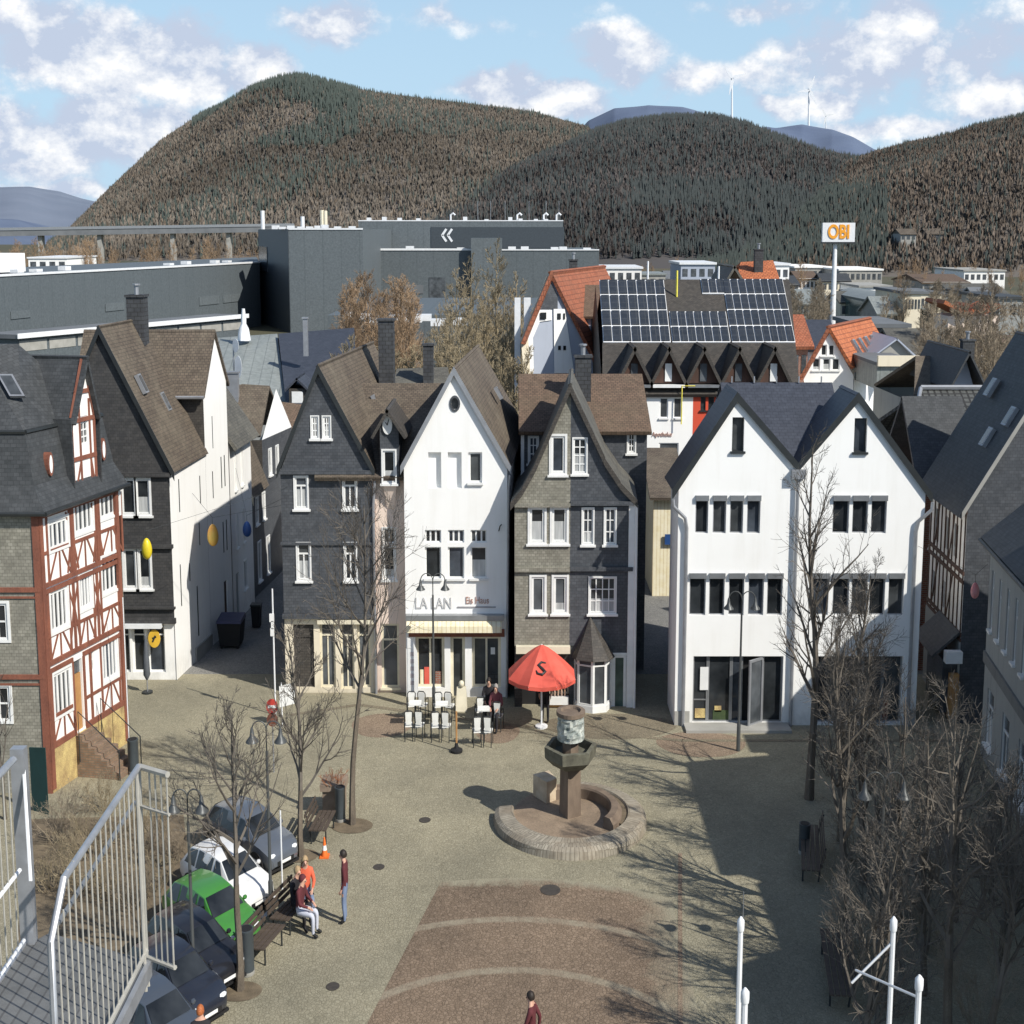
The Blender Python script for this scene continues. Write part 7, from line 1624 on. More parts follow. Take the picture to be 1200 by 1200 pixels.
bench(at_z(950, 1040), at_z(948, 985), 'bench in the shade below the tallest tree', -1)
bench(at_z(985, 1190), at_z(972, 1110), 'long shaded bench near the braced flagpole', -1)
mb = MB(); q0, q1 = at_z(38, 950), at_z(57, 955); mb.hexa([q0, q1, q1 + Vector((0, .05, 0)), q0 + Vector((0, .05, 0)), q0 + Vector((0, 0, 1.9)), q1 + Vector((0, 0, 2.0)), q1 + Vector((0, .05, 2.0)), q0 + Vector((0, .05, 1.9))])
tag(mb.build('screen_board', mat_flat('teal_board', (.012, .055, .055), .5), None, loc=q0), 'dark teal board leaning at the foot of the slate front', 'board')

# wheeled waste container in the lane
b = at_z(270, 758); t = thing('waste_container', 'large dark wheeled waste container with bluish lid in the lane', 'waste container', b)
mb = MB(); mb.hexa([b + Vector(v) for v in [(-.36, -.35, .12), (.42, -.35, .12), (.42, .7, .12), (-.36, .7, .12), (-.45, -.42, 1.05), (.5, -.42, 1.05), (.5, .8, 1.05), (-.45, .8, 1.05)]]); mb.build('body', 'black', t)
mb = MB(); mb.hexa([b + Vector(v) for v in [(-.48, -.46, 1.06), (.53, -.46, 1.06), (.53, .84, 1.06), (-.48, .84, 1.06), (-.46, -.4, 1.16), (.5, -.4, 1.16), (.5, .8, 1.24), (-.46, .8, 1.24)]]); mb.build('lid', mat_flat('lid_blue', (.03, .035, .09), .4), t)
for x, y in ((-.3, -.3), (.35, -.3), (-.3, .6), (.35, .6)): mb = MB(); mb.tube([b + Vector((x - .03, y, .08)), b + Vector((x + .03, y, .08))], .08, 10); mb.build('wheel', 'rubber', t)
b = at_z(301, 735)
t = thing('wheeled_bin', 'narrow dark wheeled bin further up the lane', 'waste bin', b)
mb = MB(); mb.hexa([b + Vector(v) for v in [(-.16, -.2, .05), (.16, -.2, .05), (.16, .2, .05), (-.16, .2, .05), (-.2, -.25, .95), (.2, -.25, .95), (.2, .25, .95), (-.2, .25, .95)]]); mb.build('body', 'black', t)
mb = MB(); mb.box(b.x - .22, b.x + .22, b.y - .28, b.y + .28, .952, 1.02); mb.build('lid', 'dark_metal', t)

# ------------------------------------------------------------------ cafe terrace
MT['chair_white'] = mat_flat('chair_white', (.8, .8, .76), .6)
SZ = 1.08      # chair scale, enlarged to fit the image
def make_chair(loc, face, label):
    t = thing('cafe_chair', label, 'chair', loc, 'white cafe chairs on the terrace'); b = Vector(loc); c, s_ = math.cos(face), math.sin(face)
    xf = lambda p: b + Vector(((p.x * c - p.y * s_) * SQUEEZE * SZ, (p.x * s_ + p.y * c) * SZ, p.z * SZ))
    m = MB(); m.box(-.17, .17, -.2, .2, .44, .48); m.build('seat', 'chair_white', t, xf=xf)
    m = MB(); m.prism([(-.105, -.2, .52), (.105, -.2, .52), (.135, -.25, .93), (-.135, -.25, .93)], (0, -.025, 0)); m.build('backrest', 'chair_white', t, xf=xf)
    for x in (-1, 1):
        m = MB(); m.tube([(x * .17, .2, 0), (x * .17, .19, .66), (x * .18, .05, .68), (x * .18, -.2, .7)], .018, 5); m.build('armrest', 'dark_metal', t, xf=xf)
        m = MB(); m.tube([(x * .155, -.26, 0), (x * .155, -.19, .46), (x * .165, -.25, .9)], .02, 5); m.build('leg', 'dark_metal', t, xf=xf)
    m = MB(); m.tube([(-.165, -.25, .9), (-.1, -.26, .97), (.1, -.26, .97), (.165, -.25, .9)], .02, 5); m.build('back_frame', 'dark_metal', t, xf=xf)
    return t
def make_table(loc, label):
    t = thing('cafe_table', label, 'table', loc, 'white cafe tables'); b = Vector(loc)
    m = MB(); k = .27; m.box(b.x - k * SQUEEZE, b.x + k * SQUEEZE, b.y - k, b.y + k, .80, .84); m.build('tabletop', 'chair_white', t)
    m = MB(); m.tube([(b.x, b.y, .03), (b.x, b.y, .8)], .035, 8); m.build('column', 'dark_metal', t)
    m = MB(); m.lathe(b, [(.26, 0), (.24, .03), (.05, .05)], 12, sx=SQUEEZE); m.build('foot', 'dark_metal', t)
for gx, gy, nm in ((487, 851, 'the left table'), (518, 852, 'the middle table beside the lamp'), (567, 858, 'the right table')):
    make_table(at_z(gx, gy), 'white square cafe table, ' + {'the left table': 'leftmost of three', 'the middle table beside the lamp': 'middle one of three, by the lamp', 'the right table': 'rightmost of three'}[nm])
    for dx, dy, fc_, w_ in ((-8, 15, 0.1, 'front left'), (5, 15, -.1, 'front right'), (-5, -9, 0.15, 'back left'), (9, -9, -.2, 'back right')):
        if nm == 'the right table' and w_ == 'back right': dx, dy = 17, -3
        make_chair(at_z(gx + dx, gy + dy), fc_, 'white cafe chair at the %s of %s' % (w_, nm))
def pole_parasol():
    b = at_z(634.5, 852); t = thing('parasol', 'red parasol with dark swirl emblem open before the double slate house', 'parasol', b); x, y = b.x, b.y
    zt, ze = at_y(632, 755, y).z, at_y(632, 790, y).z
    m = MB(); m.tube([(x, y, 0), (x, y, zt)], .03, 8); m.build('pole', 'white_metal', t, smooth=True)
    m = MB(); m.lathe(b, [(.28, 0), (.28, .06), (.08, .1)], 14, sx=SQUEEZE); m.build('foot', 'white_metal', t)
    rx, ry = 1.2, 1.6; n = 8; tip = Vector((x, y, zt)); a0 = R(22.5)
    rim = [Vector((x + rx * math.cos(a0 + 2 * math.pi * i / n), y + ry * math.sin(a0 + 2 * math.pi * i / n), ze)) for i in range(n)]
    m = MB(); K = 5
    for i in range(n):
        a, c = rim[i], rim[(i + 1) % n]
        row0 = [tip]
        rows = []
        for k in range(1, K + 1):
            f = k / K; z_ = tip.z + (ze - tip.z) * (f ** 1.25); rows.append([Vector((x + (a.x - x) * f, y + (a.y - y) * f, z_)).lerp(Vector((x + (c.x - x) * f, y + (c.y - y) * f, z_)), u) - Vector((0, 0, .05 * f * math.sin(math.pi * u))) for u in (0, .5, 1)])
        m.poly([tip, rows[0][0], rows[0][1]]); m.poly([tip, rows[0][1], rows[0][2]])
        for r0, r1 in zip(rows, rows[1:]):
            for j in (0, 1): m.poly([r0[j], r1[j], r1[j + 1], r0[j + 1]])
        e = rows[-1]
        for j in (0, 1): m.poly([e[j], e[j] - Vector((0, 0, .13)), e[j + 1] - Vector((0, 0, .13)), e[j + 1]])
    m.build('canopy', 'red_fabric', t)
    for i in range(n): m = MB(); m.tube([(x, y, zt - .14), rim[i] + Vector((0, 0, -.03))], .012, 4); m.build('rib', 'white_metal', t)
    q = (rim[5] + rim[6]) / 2; o = tip.lerp(q, .62); nrm = (rim[5] - tip).cross(rim[6] - tip).normalized(); nrm = nrm if nrm.y < 0 else -nrm
    up = (tip - q).normalized(); rt = up.cross(nrm).normalized(); rt = rt if rt.x > 0 else -rt
    pts = [o + nrm * .05 + rt * u + up * v for u, v in ((.13, .26), (-.02, .3), (-.12, .17), (.0, .03), (.1, -.1), (.0, -.22), (-.15, -.18), (-.2, -.05))]
    m = MB(); m.tube(pts, [.03, .05, .055, .05, .05, .05, .04, .02], 6); m.build('emblem', 'dark_metal', t)
pole_parasol()
b = at_z(173, 812); t = thing('folded_parasol', 'folded dark grey parasol in front of the black slate shop', 'parasol', b)
m = MB(); m.tube([b, b + Vector((0, 0, 2.2))], .025, 6); m.build('pole', 'zinc', t)
m = MB(); m.lathe(b, [(.05, .5), (.17, .7), (.15, 1.2), (.09, 1.8), (.03, 2.15)], 10, sx=SQUEEZE); m.build('canopy', mat_flat('grey_cloth', (.10, .11, .125), .8), t, smooth=True)
m = MB(); m.lathe(b, [(.25, 0), (.25, .06)], 12, sx=SQUEEZE); m.build('foot', 'dark_metal', t)
b = at_z(535, 881); t = thing('parasol_stand', 'short striped parasol pole in a heavy dark foot before the cafe tables', 'parasol stand', b)
m = MB(); m.tube([b, b + Vector((0, 0, 1.35))], .03, 6); m.build('pole', 'orange_wood', t)
m = MB(); m.lathe(b, [(.26, 0), (.26, .08), (.1, .14), (.06, .3)], 14, sx=SQUEEZE); m.build('foot', 'black', t)
b = at_z(483, 828); t = thing('banner', 'tall white cloth banner on the left of the cafe shop front', 'banner', b)
m = MB(); m.tube([b + Vector((-.15, 0, 0)), b + Vector((-.15, 0, 2.5))], .015, 5); m.build('pole', 'white_metal', t)
m = MB(); pts = [(-.14, .35), (.22, .35), (.24, 1.2), (.2, 2.0), (.02, 2.45), (-.14, 2.5)]; m.prism([b + Vector((u, -.02, v)) for u, v in pts], (0, .02, 0)); bn = m.build('cloth', 'white_frame', t)
m = MB()
for k in range(5): m.box(b.x - .04, b.x + .08, b.y - .03, b.y - .024, .8 + k * .26, .95 + k * .26)
m.build('print', mat_flat('print_grey', (.5, .45, .45), .7), bn)
b = at_z(541, 832); t = thing('menu_board', 'cream standing menu board in front of the cafe door', 'menu board', b)
for sg in (-1, 1): m = MB(); m.prism([b + Vector(v) for v in [(-.2, sg * .2, 0), (.2, sg * .2, 0), (.16, sg * .02, .85), (-.16, sg * .02, .85)]], (0, .02, 0)); m.build('panel', 'cream_frame', t)
m = MB(); m.ball(b + Vector((0, -.02, .95)), (.1, .1, .13), 10); m.build('topper', 'cream_frame', t, smooth=True)

# hanging eggs
def egg(px, py, Y, rx, rz, mat, label, p0, p1):
    c = at_y(px, py, Y); k = Y / FPX; t = thing('hanging_egg', label, 'decoration', c, 'egg shaped decorations hung across the lanes'); a, h = rx * k, rz * k
    m = MB(); m.lathe(c, [(a * .05, -h)] + [(a * math.sin(math.pi * i / 12) * (1 + .14 * math.cos(math.pi * i / 12)), -h * math.cos(math.pi * i / 12)) for i in range(1, 12)] + [(a * .05, h)], 16); m.build('shell', mat, t, smooth=60)
    top = c + Vector((0, 0, h)); hook = top + Vector((0, 0, .25))
    m = MB(); m.tube([top, hook], .008, 4); m.tube([Vector(p0), hook, Vector(p1)], .007, 4); m.build('cord', 'dark_metal', t)
EY, EO, EB, EP = mat_noise('egg_yellow', (.85, .62, .02), (.6, .5, .03), 1.5, .35), mat_noise('egg_orange', (.85, .34, .07), (.75, .55, .12), 1.2, .35), mat_noise('egg_blue', (.04, .16, .5), (.06, .12, .35), 1.5, .35), mat_noise('egg_pink', (.72, .16, .16), (.6, .3, .3), 1.5, .4)
egg(172, 643, 53.5, 6.2, 13, EY, 'yellow egg hanging before the black slate shop', (-12.7, 49.8, 7.6), (-7.9, 55.5, 7.6))
egg(249.5, 627, 60, 6.6, 13.5, EO, 'orange egg hanging before the white side wall', (-12.25, 60, 6.6), (-7.8, 58, 6.6))
egg(289.5, 620, 66, 5.2, 9.5, EB, 'blue egg hanging deepest in the lane', (-11.7, 66.5, 6.6), (-7.5, 64, 6.6))
egg(1142.5, 692, 48.8, 5, 10, EP, 'pink egg hanging at the grey rendered house', (14.95, 48.8, 6.2), (13.45, 51.8, 6.2))

# ------------------------------------------------------------------ cars
SECT = [(-2.02, .38, .62, .66, .66, .70, .62), (-1.97, .28, .88, .92, .76, .80, .62), (-1.78, .22, .97, 1.10, .82, .84, .62), (-1.42, .2, .97, 1.40, .85, .86, .59), (-.9, .2, .96, 1.47, .86, .87, .60), (-.2, .2, .95, 1.48, .86, .87, .61),
        (.42, .2, .94, 1.40, .86, .87, .59), (1.05, .2, .93, .98, .85, .86, .72), (1.5, .22, .86, .91, .84, .85, .66), (1.82, .25, .74, .79, .80, .80, .58), (1.98, .3, .60, .64, .72, .70, .5), (2.04, .36, .5, .53, .62, .6, .42)]
def car(px, py, head, mat, label, hs=1.0, L=.93, wheelmat='zinc'):
    b = at_z(px, py); t = thing('parked_car', label, 'car', b, 'cars parked in a row beside the square'); c, s_ = math.cos(head), math.sin(head)
    L, hs, KW = L * .90, hs * .86, .86
    xf = lambda p: b + Vector(((p.x * L * c - p.y * KW * s_) * SQUEEZE, p.x * L * s_ + p.y * KW * c, p.z * hs))
    m = MB(); k = 9
    for (x, zl_, zb, zt_, wl_, wb, wt) in SECT:
        zm = zl_ + (zb - zl_) * .55
        m.v += [Vector(q) for q in [(x, -wl_ * .9, zl_), (x, -wb, zm), (x, -wb * .985, zb), (x, -wt, zt_), (x, 0, zt_ + .025), (x, wt, zt_), (x, wb * .985, zb), (x, wb, zm), (x, wl_ * .9, zl_)]]
    for i in range(len(SECT) - 1):
        for j in range(k): m.f.append([i * k + j, (i + 1) * k + j, (i + 1) * k + (j + 1) % k, i * k + (j + 1) % k]); m.m.append(0)
    m.f.append(list(range(k))); m.f.append([(len(SECT) - 1) * k + j for j in range(k)][::-1]); m.m += [0, 0]
    V = [p.copy() for p in m.v]; body = m.build('body', mat, t, xf=xf, smooth=32)
    def glassq(q, ins, nm, off):
        cen = sum(q, Vector()) / len(q); n = (q[1] - q[0]).cross(q[2] - q[0]).normalized()
        if n.dot(cen - Vector((0, 0, .7))) < 0: n = -n
        m = MB(); m.poly([p.lerp(cen, ins) + n * off for p in q]); m.build(nm, 'glass', t, xf=xf)
    P = lambda i, j: V[i * k + j]
    for (ja, jb) in ((2, 3), (6, 5)):
        glassq([P(2, ja).lerp(P(3, ja), .3), P(4, ja), P(4, jb), P(3, jb)], .13, 'side_window', .012)
        glassq([P(4, ja), P(6, ja).lerp(P(5, ja), .5), P(6, jb).lerp(P(5, jb), .5), P(4, jb)], .08, 'side_window', .012)
        glassq([P(6, ja).lerp(P(5, ja), .42), P(7, ja).lerp(P(6, ja), .25), P(6, jb), P(6, jb).lerp(P(5, jb), .42)], .12, 'side_window', .012)
    glassq([P(6, 3), P(6, 5), P(7, 5), P(7, 3)], .07, 'windscreen', .03)
    glassq([P(3, 3), P(3, 5), P(1, 5), P(1, 3)], .12, 'rear_window', .04)
    for x in (-1.28, 1.28):
        for sg in (-1, 1):
            m = MB(); m.prism([Vector((x + .39 * math.cos(a), sg * .80, .33 + .39 * math.sin(a))) for a in [math.pi * 2 * i / 20 for i in range(20)]], (0, sg * .075, 0)); m.build('wheel_arch', 'black', t, xf=xf)
            m = MB(); m.tube([(x, sg * .74, .315), (x, sg * .885, .315)], [.315, .315], 20); wh = m.build('wheel', 'rubber', t, xf=xf, smooth=True)
            m = MB(); m.tube([(x, sg * .88, .315), (x, sg * .895, .315)], [.21, .19], 14); m.build('rim', wheelmat, wh, xf=xf)
    for sg in (-1, 1):
        m = MB(); m.ball((1.86, sg * .55, .64), (.13, .21, .085), 10); m.build('headlight', mat_flat('lens_%s' % label[:6], (.75, .78, .8), .15) if 'lens' not in MT else MT['lens'], t, xf=xf, smooth=True)
        m = MB(); m.ball((.75, sg * .96, 1.0), (.08, .1, .07), 8); m.build('mirror', mat, t, xf=xf, smooth=True)
        m = MB(); m.box(-2.03, -1.94, sg * .68 - .07, sg * .68 + .07, .62, .84); m.build('tail_light', 'sign_red', t, xf=xf)
    m = MB(); m.box(1.98, 2.052, -.42, .42, .34, .48); m.build('grille', 'black', t, xf=xf)
    m = MB(); m.box(2.05, 2.062, -.25, .25, .38, .47); m.build('number_plate', 'white_frame', t, xf=xf)
    for sg in (-1, 1):
        for x in (-.42, .52):
            m = MB(); m.tube([(x - .04, sg * .868, .94), (x, sg * .882, .62), (x + .05, sg * .84, .3)], .007, 4); m.build('door_seam', 'black', t, xf=xf)
        for x in (-.3, .42 - .9 + .35): m = MB(); m.box(x, x + .16, sg * .875 - .015, sg * .875 + .015, .82, .85); m.build('door_handle', mat, t, xf=xf)
    m = MB(); m.box(-1.9, 1.95, -.78, .78, .17, .24); m.build('underbody', 'black', t, xf=xf)
    return t
MT['lens'] = mat_flat('lens', (.75, .78, .8), .15)
HD = R(-39)
car(294, 1003, HD, mat_paint('paint_grey', (.10, .115, .14)), 'dark silver grey estate car, furthest of the parked row', 1.05, 1.04)
car(267, 1052, HD, mat_paint('paint_white', (.78, .78, .77)), 'white small car parked between the grey and the green car')
car(249, 1096, HD, mat_paint('paint_green', (.055, .235, .04)), 'bright green car parked between the white and a black car')
car(228, 1138, HD, mat_paint('paint_black', (.012, .013, .018)), 'black car parked beside the green car')
car(205, 1178, HD, mat_paint('paint_navy', (.016, .02, .032)), 'very dark blue car parked beside the black car behind the railing')
car(182, 1226, HD, mat_paint('paint_bluegrey', (.06, .075, .10)), 'blue grey car nearest to the camera, cut by the bottom edge')
for a, b in (((300, 1068), (322, 1050)), ((288, 1096), (316, 1068)), ((246, 1158), (258, 1147))):
    pa, pb = at_z(*a), at_z(*b); d = (pb - pa).normalized(); q = Vector((-d.y, d.x, 0)) * .06; z = Vector((0, 0, .012)); m = MB(); m.poly([pa - q + z, pb - q + z, pb + q + z, pa + q + z]); kind(m.build('parking_line', 'white_frame', None), 'structure')

# ------------------------------------------------------------------ people
def person(loc, face, label, top, legs, hair, shoes='black', pose='stand', hs=1.0, long_hair=False, lean=0.0):
    b = Vector(loc); J = {}
    if pose == 'sit':
        J.update(pelvis=(0, 0, .56), spine=(0, .02, .8), chest=(0, .06 + lean, 1.0), neck=(0, .08 + lean, 1.12), head=(0, .12 + lean, 1.24), crown=(0, .12 + lean, 1.33), nose=(0, .235 + lean, 1.225))
        for s_, n in ((-1, 'l'), (1, 'r')):
            J.update({'sh' + n: (s_ * .18, .05 + lean, 1.02), 'el' + n: (s_ * .25, .12 + lean * .6, .78), 'wr' + n: (s_ * .16, .33, .70), 'ha' + n: (s_ * .13, .40, .67), 'hp' + n: (s_ * .10, .03, .54), 'kn' + n: (s_ * .13, .47, .52), 'an' + n: (s_ * .13, .46, .09), 'to' + n: (s_ * .14, .62, .045)})
    else:
        st = .20 if pose == 'walk' else .0
        J.update(pelvis=(0, 0, .94), spine=(0, 0, 1.16), chest=(0, .01, 1.36), neck=(0, .02, 1.50), head=(0, .045, 1.62), crown=(0, .04, 1.715), nose=(0, .165, 1.605))
        for s_, n in ((-1, 'l'), (1, 'r')):
            w = s_ * st
            J.update({'sh' + n: (s_ * .19, 0, 1.40), 'el' + n: (s_ * .24, -.03 - w * .7, 1.13), 'wr' + n: (s_ * .235, .07 - w * 1.0, .90), 'ha' + n: (s_ * .23, .10 - w * 1.1, .82), 'hp' + n: (s_ * .10, 0, .90), 'kn' + n: (s_ * .11, .04 + w * .9, .50), 'an' + n: (s_ * .11, w * 1.25, .09), 'to' + n: (s_ * .12, .15 + w * 1.25, .045)})
    rad = dict(pelvis=(.165, .125), spine=(.15, .11), chest=(.175, .12), neck=(.06, .06), head=(.083, .1), crown=(.06, .07), nose=(.014, .014))
    for n in 'lr': rad.update({'sh' + n: (.075, .075), 'el' + n: (.052, .052), 'wr' + n: (.034, .034), 'ha' + n: (.036, .024), 'hp' + n: (.095, .1), 'kn' + n: (.066, .07), 'an' + n: (.046, .05), 'to' + n: (.045, .035)})
    E = [('pelvis', 'spine'), ('spine', 'chest'), ('chest', 'neck'), ('neck', 'head'), ('head', 'crown'), ('head', 'nose')]
    for n in 'lr': E += [('chest', 'sh' + n), ('sh' + n, 'el' + n), ('el' + n, 'wr' + n), ('wr' + n, 'ha' + n), ('pelvis', 'hp' + n), ('hp' + n, 'kn' + n), ('kn' + n, 'an' + n), ('an' + n, 'to' + n)]
    for n, s_ in (('l', -1), ('r', 1)):
        h = Vector(J['ha' + n]); d = (h - Vector(J['wr' + n])).normalized(); side = Vector((0, 1, 0)) if pose != 'sit' else Vector((1, 0, 0)); side = (side - d * side.dot(d)).normalized(); curl = Vector((-s_, 0, 0)) if pose != 'sit' else Vector((0, 0, -1))
        for k in range(4):
            a = 'f%d%s' % (k, n); J[a] = tuple(h + d * .045 + side * (.026 - .017 * k)); J[a + 'x'] = tuple(h + d * (.085 - .008 * abs(k - 1)) + side * (.028 - .018 * k) + curl * .02)
            rad[a] = (.009, .009); rad[a + 'x'] = (.007, .007); E += [('ha' + n, a), (a, a + 'x')]
        a = 't' + n; J[a] = tuple(h + side * .045 + d * .01); J[a + 'x'] = tuple(h + side * .058 + d * .05); rad[a] = (.011, .011); rad[a + 'x'] = (.008, .008); E += [('ha' + n, a), (a, a + 'x')]
    names = list(J); idx = {n: i for i, n in enumerate(names)}
    me = bpy.data.meshes.new('p'); me.from_pydata([J[n] for n in names], [(idx[a], idx[c]) for a, c in E], [])
    o = bpy.data.objects.new('p', me); COL.objects.link(o)
    sm = o.modifiers.new('s', 'SKIN'); sm.use_smooth_shade = True
    for n in names:
        v = me.skin_vertices[0].data[idx[n]]; v.radius = rad[n]; v.use_root = (n == 'pelvis')
    su = o.modifiers.new('u', 'SUBSURF'); su.levels = 1; su.render_levels = 1
    dg = bpy.context.evaluated_depsgraph_get(); dg.update(); nm = bpy.data.meshes.new_from_object(o.evaluated_get(dg)); bpy.data.objects.remove(o)
    seg = [(Vector(J[a]), Vector(J[c]), a, c) for a, c in E]
    def slot(p):
        best, bi = 9, 1
        for a, c, na, nc in seg:
            d = c - a; u = max(0, min(1, (p - a).dot(d) / max(d.length_squared, 1e-9))); q = (p - a - d * u).length
            if q < best:
                best = q
                if na in ('neck', 'head') or nc == 'neck' and u > .75: bi = 0
                elif na[:2] in ('wr', 'ha') or na[0] in 'ft' and na[-1] in 'lrx' and na not in ('tol', 'tor'): bi = 0
                elif na[:2] == 'an' or nc[:2] == 'to': bi = 3
                elif na[:2] in ('hp', 'kn'): bi = 2
                elif nc[:2] == 'hp': bi = 2 if u > .35 else 1
                else: bi = 1
        return bi
    sl = [slot(p.center) for p in nm.polygons]
    for mm in ('skin', top, legs, shoes): nm.materials.append(MT[mm] if isinstance(mm, str) else mm)
    nm.polygons.foreach_set('material_index', sl); nm.polygons.foreach_set('use_smooth', [True] * len(nm.polygons))
    c, s_ = math.cos(face), math.sin(face)
    T = lambda p: Vector(((p.x * c - p.y * s_) * SQUEEZE * hs, (p.x * s_ + p.y * c) * hs, p.z * hs))
    for v in nm.vertices: v.co = T(v.co)
    nm.update(); po = bpy.data.objects.new('person', nm); COL.objects.link(po); po.location = b; ORG[po.name] = b; tag(po, label, 'person')
    hd = Vector(J['head']); xf = lambda p: b + T(p)
    m = MB(); n_ = 12; k0 = len(m.v)
    for i in range(7):
        ph = math.pi * .62 * i / 6
        for j in range(n_):
            th = 2 * math.pi * j / n_; r_ = .112
            fr = max(0, math.sin(th)); ph2 = ph * (1 - .42 * fr)
            m.v.append(hd + Vector((r_ * .88 * math.sin(ph2) * math.cos(th), -.012 + r_ * 1.05 * math.sin(ph2) * math.sin(th), .02 + r_ * 1.08 * math.cos(ph2))))
    for i in range(6):
        for j in range(n_): m.f.append([i * n_ + j, (i + 1) * n_ + j, (i + 1) * n_ + (j + 1) % n_, i * n_ + (j + 1) % n_]); m.m.append(0)
    if long_hair: m.prism([hd + Vector(v) for v in [(-.1, -.05, .02), (.1, -.05, .02), (.12, -.09, -.24), (-.12, -.09, -.24)]], (0, -.05, 0))
    m.build('hair', hair, po, xf=xf, smooth=60)
    for sg in (-1, 1): m = MB(); m.ball(hd + Vector((sg * .036, .094, .0)), .013, 6); m.build('eye', 'black', po, xf=xf)
    return po
BL, DK, GR = mat_noise('hair_blond', (.46, .33, .18), (.28, .19, .1), 40, .7), mat_flat('hair_dark', (.025, .018, .014), .6), mat_flat('hair_grey', (.3, .28, .26), .7)
MA, OR_, JE, RD, PL = mat_flat('maroon_cloth', (.11, .025, .03), .85), mat_flat('orange_cloth', (.72, .14, .07), .8), mat_flat('jeans', (.17, .22, .33), .85), mat_flat('red_cloth', (.35, .04, .06), .8), mat_flat('pale_cloth', (.5, .52, .6), .85)
BK = mat_flat('black_cloth', (.022, .02, .024), .85); WN = mat_flat('wine_cloth', (.17, .05, .06), .85)
person(at_z(405, 1081), R(90), 'standing man in maroon jacket and jeans on the open paving', MA, JE, DK, hs=1.06)
person(at_z(358, 1072), R(200), 'blond person in orange jacket and blue jeans near the bench end', OR_, JE, BL, pose='sit', hs=1.15, long_hair=True)
person(at_z(347, 1084), R(-125), 'blond person in dark jacket and red scarf sitting in the middle of the bench', BK, BK, BL, pose='sit', hs=1.12)
person(at_z(352, 1094), R(-105), 'person in wine red coat with pale trousers sitting nearest on the bench', MA, PL, MA, pose='sit', hs=1.1)
person(at_z(623, 1258), R(75), 'person in dark red coat walking at the bottom edge', MA, BK, DK, pose='walk', hs=1.0)
person(at_z(639, 846), R(170), 'person in black standing under the red parasol', BK, BK, BL, hs=1.12)
person(at_z(573, 845), R(180), 'dark haired person in black sitting at the rear of the right cafe table', BK, BK, DK, pose='sit', hs=1.15)
person(at_z(582, 853), R(165), 'grey haired person in wine red top sitting on the rightmost cafe chair', WN, BK, GR, pose='sit', hs=1.15)
person(at_z(238, 1282), R(10), 'person with ginger hair in dark coat beside the lamp at the bottom left', BK, BK, mat_noise('hair_ginger', (.48, .15, .04), (.3, .08, .03), 40, .7), hs=1.05)

# ------------------------------------------------------------------ steel stair landing close to the camera
MT['deck_grey'] = mat_brick('deck_grey', (.13, .133, .133), (.15, .153, .153), (.095, .095, .095), .075, 9, .006, .3, .6, offset=0)
t = thing('stair_landing', 'grey steel stair landing with white baluster railings at bottom left', 'stair landing', (-2.35, 7, 0))
zd = 12.6; X0, X1 = -2.69, -1.98
m = MB(); m.prism([(X0, 5.6, zd), (X1, 5.6, zd), (X1, 8.06, zd), (X0 + .08, 8.40, zd), (X0, 8.25, zd)], (0, 0, -.06)); m.build('deck', 'deck_grey', t)
m = MB(); m.box(X1 + .002, X1 + .03, 5.6, 8.06, zd - .075, zd + .012); m.build('edge_beam', 'steel', t)
m = MB(); m.box(X0 - .03, X0 - .002, 5.6, 8.25, zd - .075, zd + .012); m.build('edge_beam', 'steel', t)
zt = 13.70
m = MB(); m.tube([(X1, 8.06, zt), (X1, 6.62, zt - .02), (X1 - .01, 6.42, zt - .22), (X1, 6.36, zd)], .017, 8); m.build('handrail', 'steel', t, smooth=True)
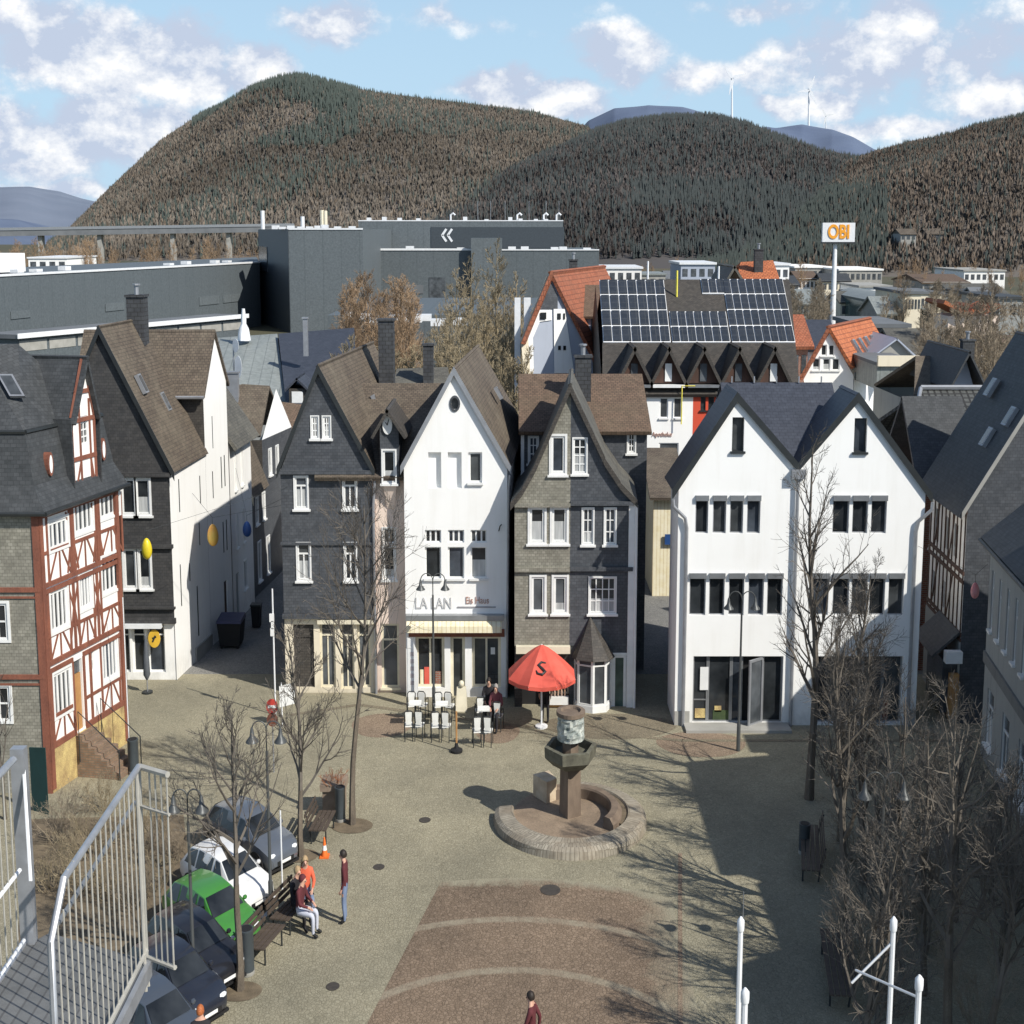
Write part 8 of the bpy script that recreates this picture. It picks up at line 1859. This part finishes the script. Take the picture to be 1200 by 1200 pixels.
m = MB(); m.tube([(X1 - .03, 8.06, zt - .2), (X1 - .03, 6.6, zt - .22)], .012, 6); m.build('rail', 'grey_metal', t, smooth=True)
m = MB(); m.tube([(X1, 8.06, zd + .06), (X1, 5.9, zd + .06)], .012, 6); m.build('rail', 'rail_white', t, smooth=True)
for i in range(17): y = 8.0 - i * .094; m = MB(); m.tube([(X1, y, zd + .06), (X1, y, zt - (0 if y > 6.6 else .15))], .0048, 6); m.build('baluster', 'rail_white', t)
for y in (8.06, 8.0): m = MB(); m.tube([(X1, y, zd - .15), (X1, y, zt + .01)], .010, 7); m.build('post', 'rail_white', t)
E0, E1 = Vector((X1, 8.06, 0)), Vector((-1.80, 7.93, 0))
for z, r in ((zt, .018), (zd + .02, .014), (zt - .22, .01)): m = MB(); m.tube([E0 + Vector((0, 0, z)), E1 + Vector((0, 0, z))], r, 6); m.build('rail', 'rail_white', t)
for f in (.35, .55, .75, .95): q = E0.lerp(E1, f); m = MB(); m.tube([q + Vector((0, 0, zd + .02)), q + Vector((0, 0, zt))], .0055, 6); m.build('baluster', 'rail_white', t)
m = MB(); m.prism([(X0 - .035, 8.25, zd - .3), (X0 + .04, 8.25, zd - .3), (X0 + .04, 8.32, zd - .3), (X0 - .035, 8.32, zd - .3)], (0, 0, 1.43)); m.build('post', 'steel', t)
m = MB(); m.tube([(X0, 8.2, zt - .01), (X0, 5.6, zt - .01)], .02, 8); m.build('handrail', 'steel', t, smooth=True)
for z in (zd + .05, zd + .46): m = MB(); m.tube([(X0, 8.2, z), (X0, 5.6, z)], .012, 6); m.build('rail', 'white_metal', t)
for i in range(26): y = 8.1 - i * .096; m = MB(); m.tube([(X0, y, zd + .05), (X0, y, zt)], .005, 6); m.build('baluster', 'rail_white', t)
m = MB(); m.tube([(X0 + .02, 8.3, zt - .03), (X0 + .12, 8.0, zt - .62)], .01, 6); m.build('brace', 'white_metal', t)
for x in (X0, X1):
    m = MB(); m.prism([(x - .05, 5.7, 0), (x + .05, 5.7, 0), (x + .05, 5.8, 0), (x - .05, 5.8, 0)], (0, 0, zd - .07)); m.build('column', 'steel', t)
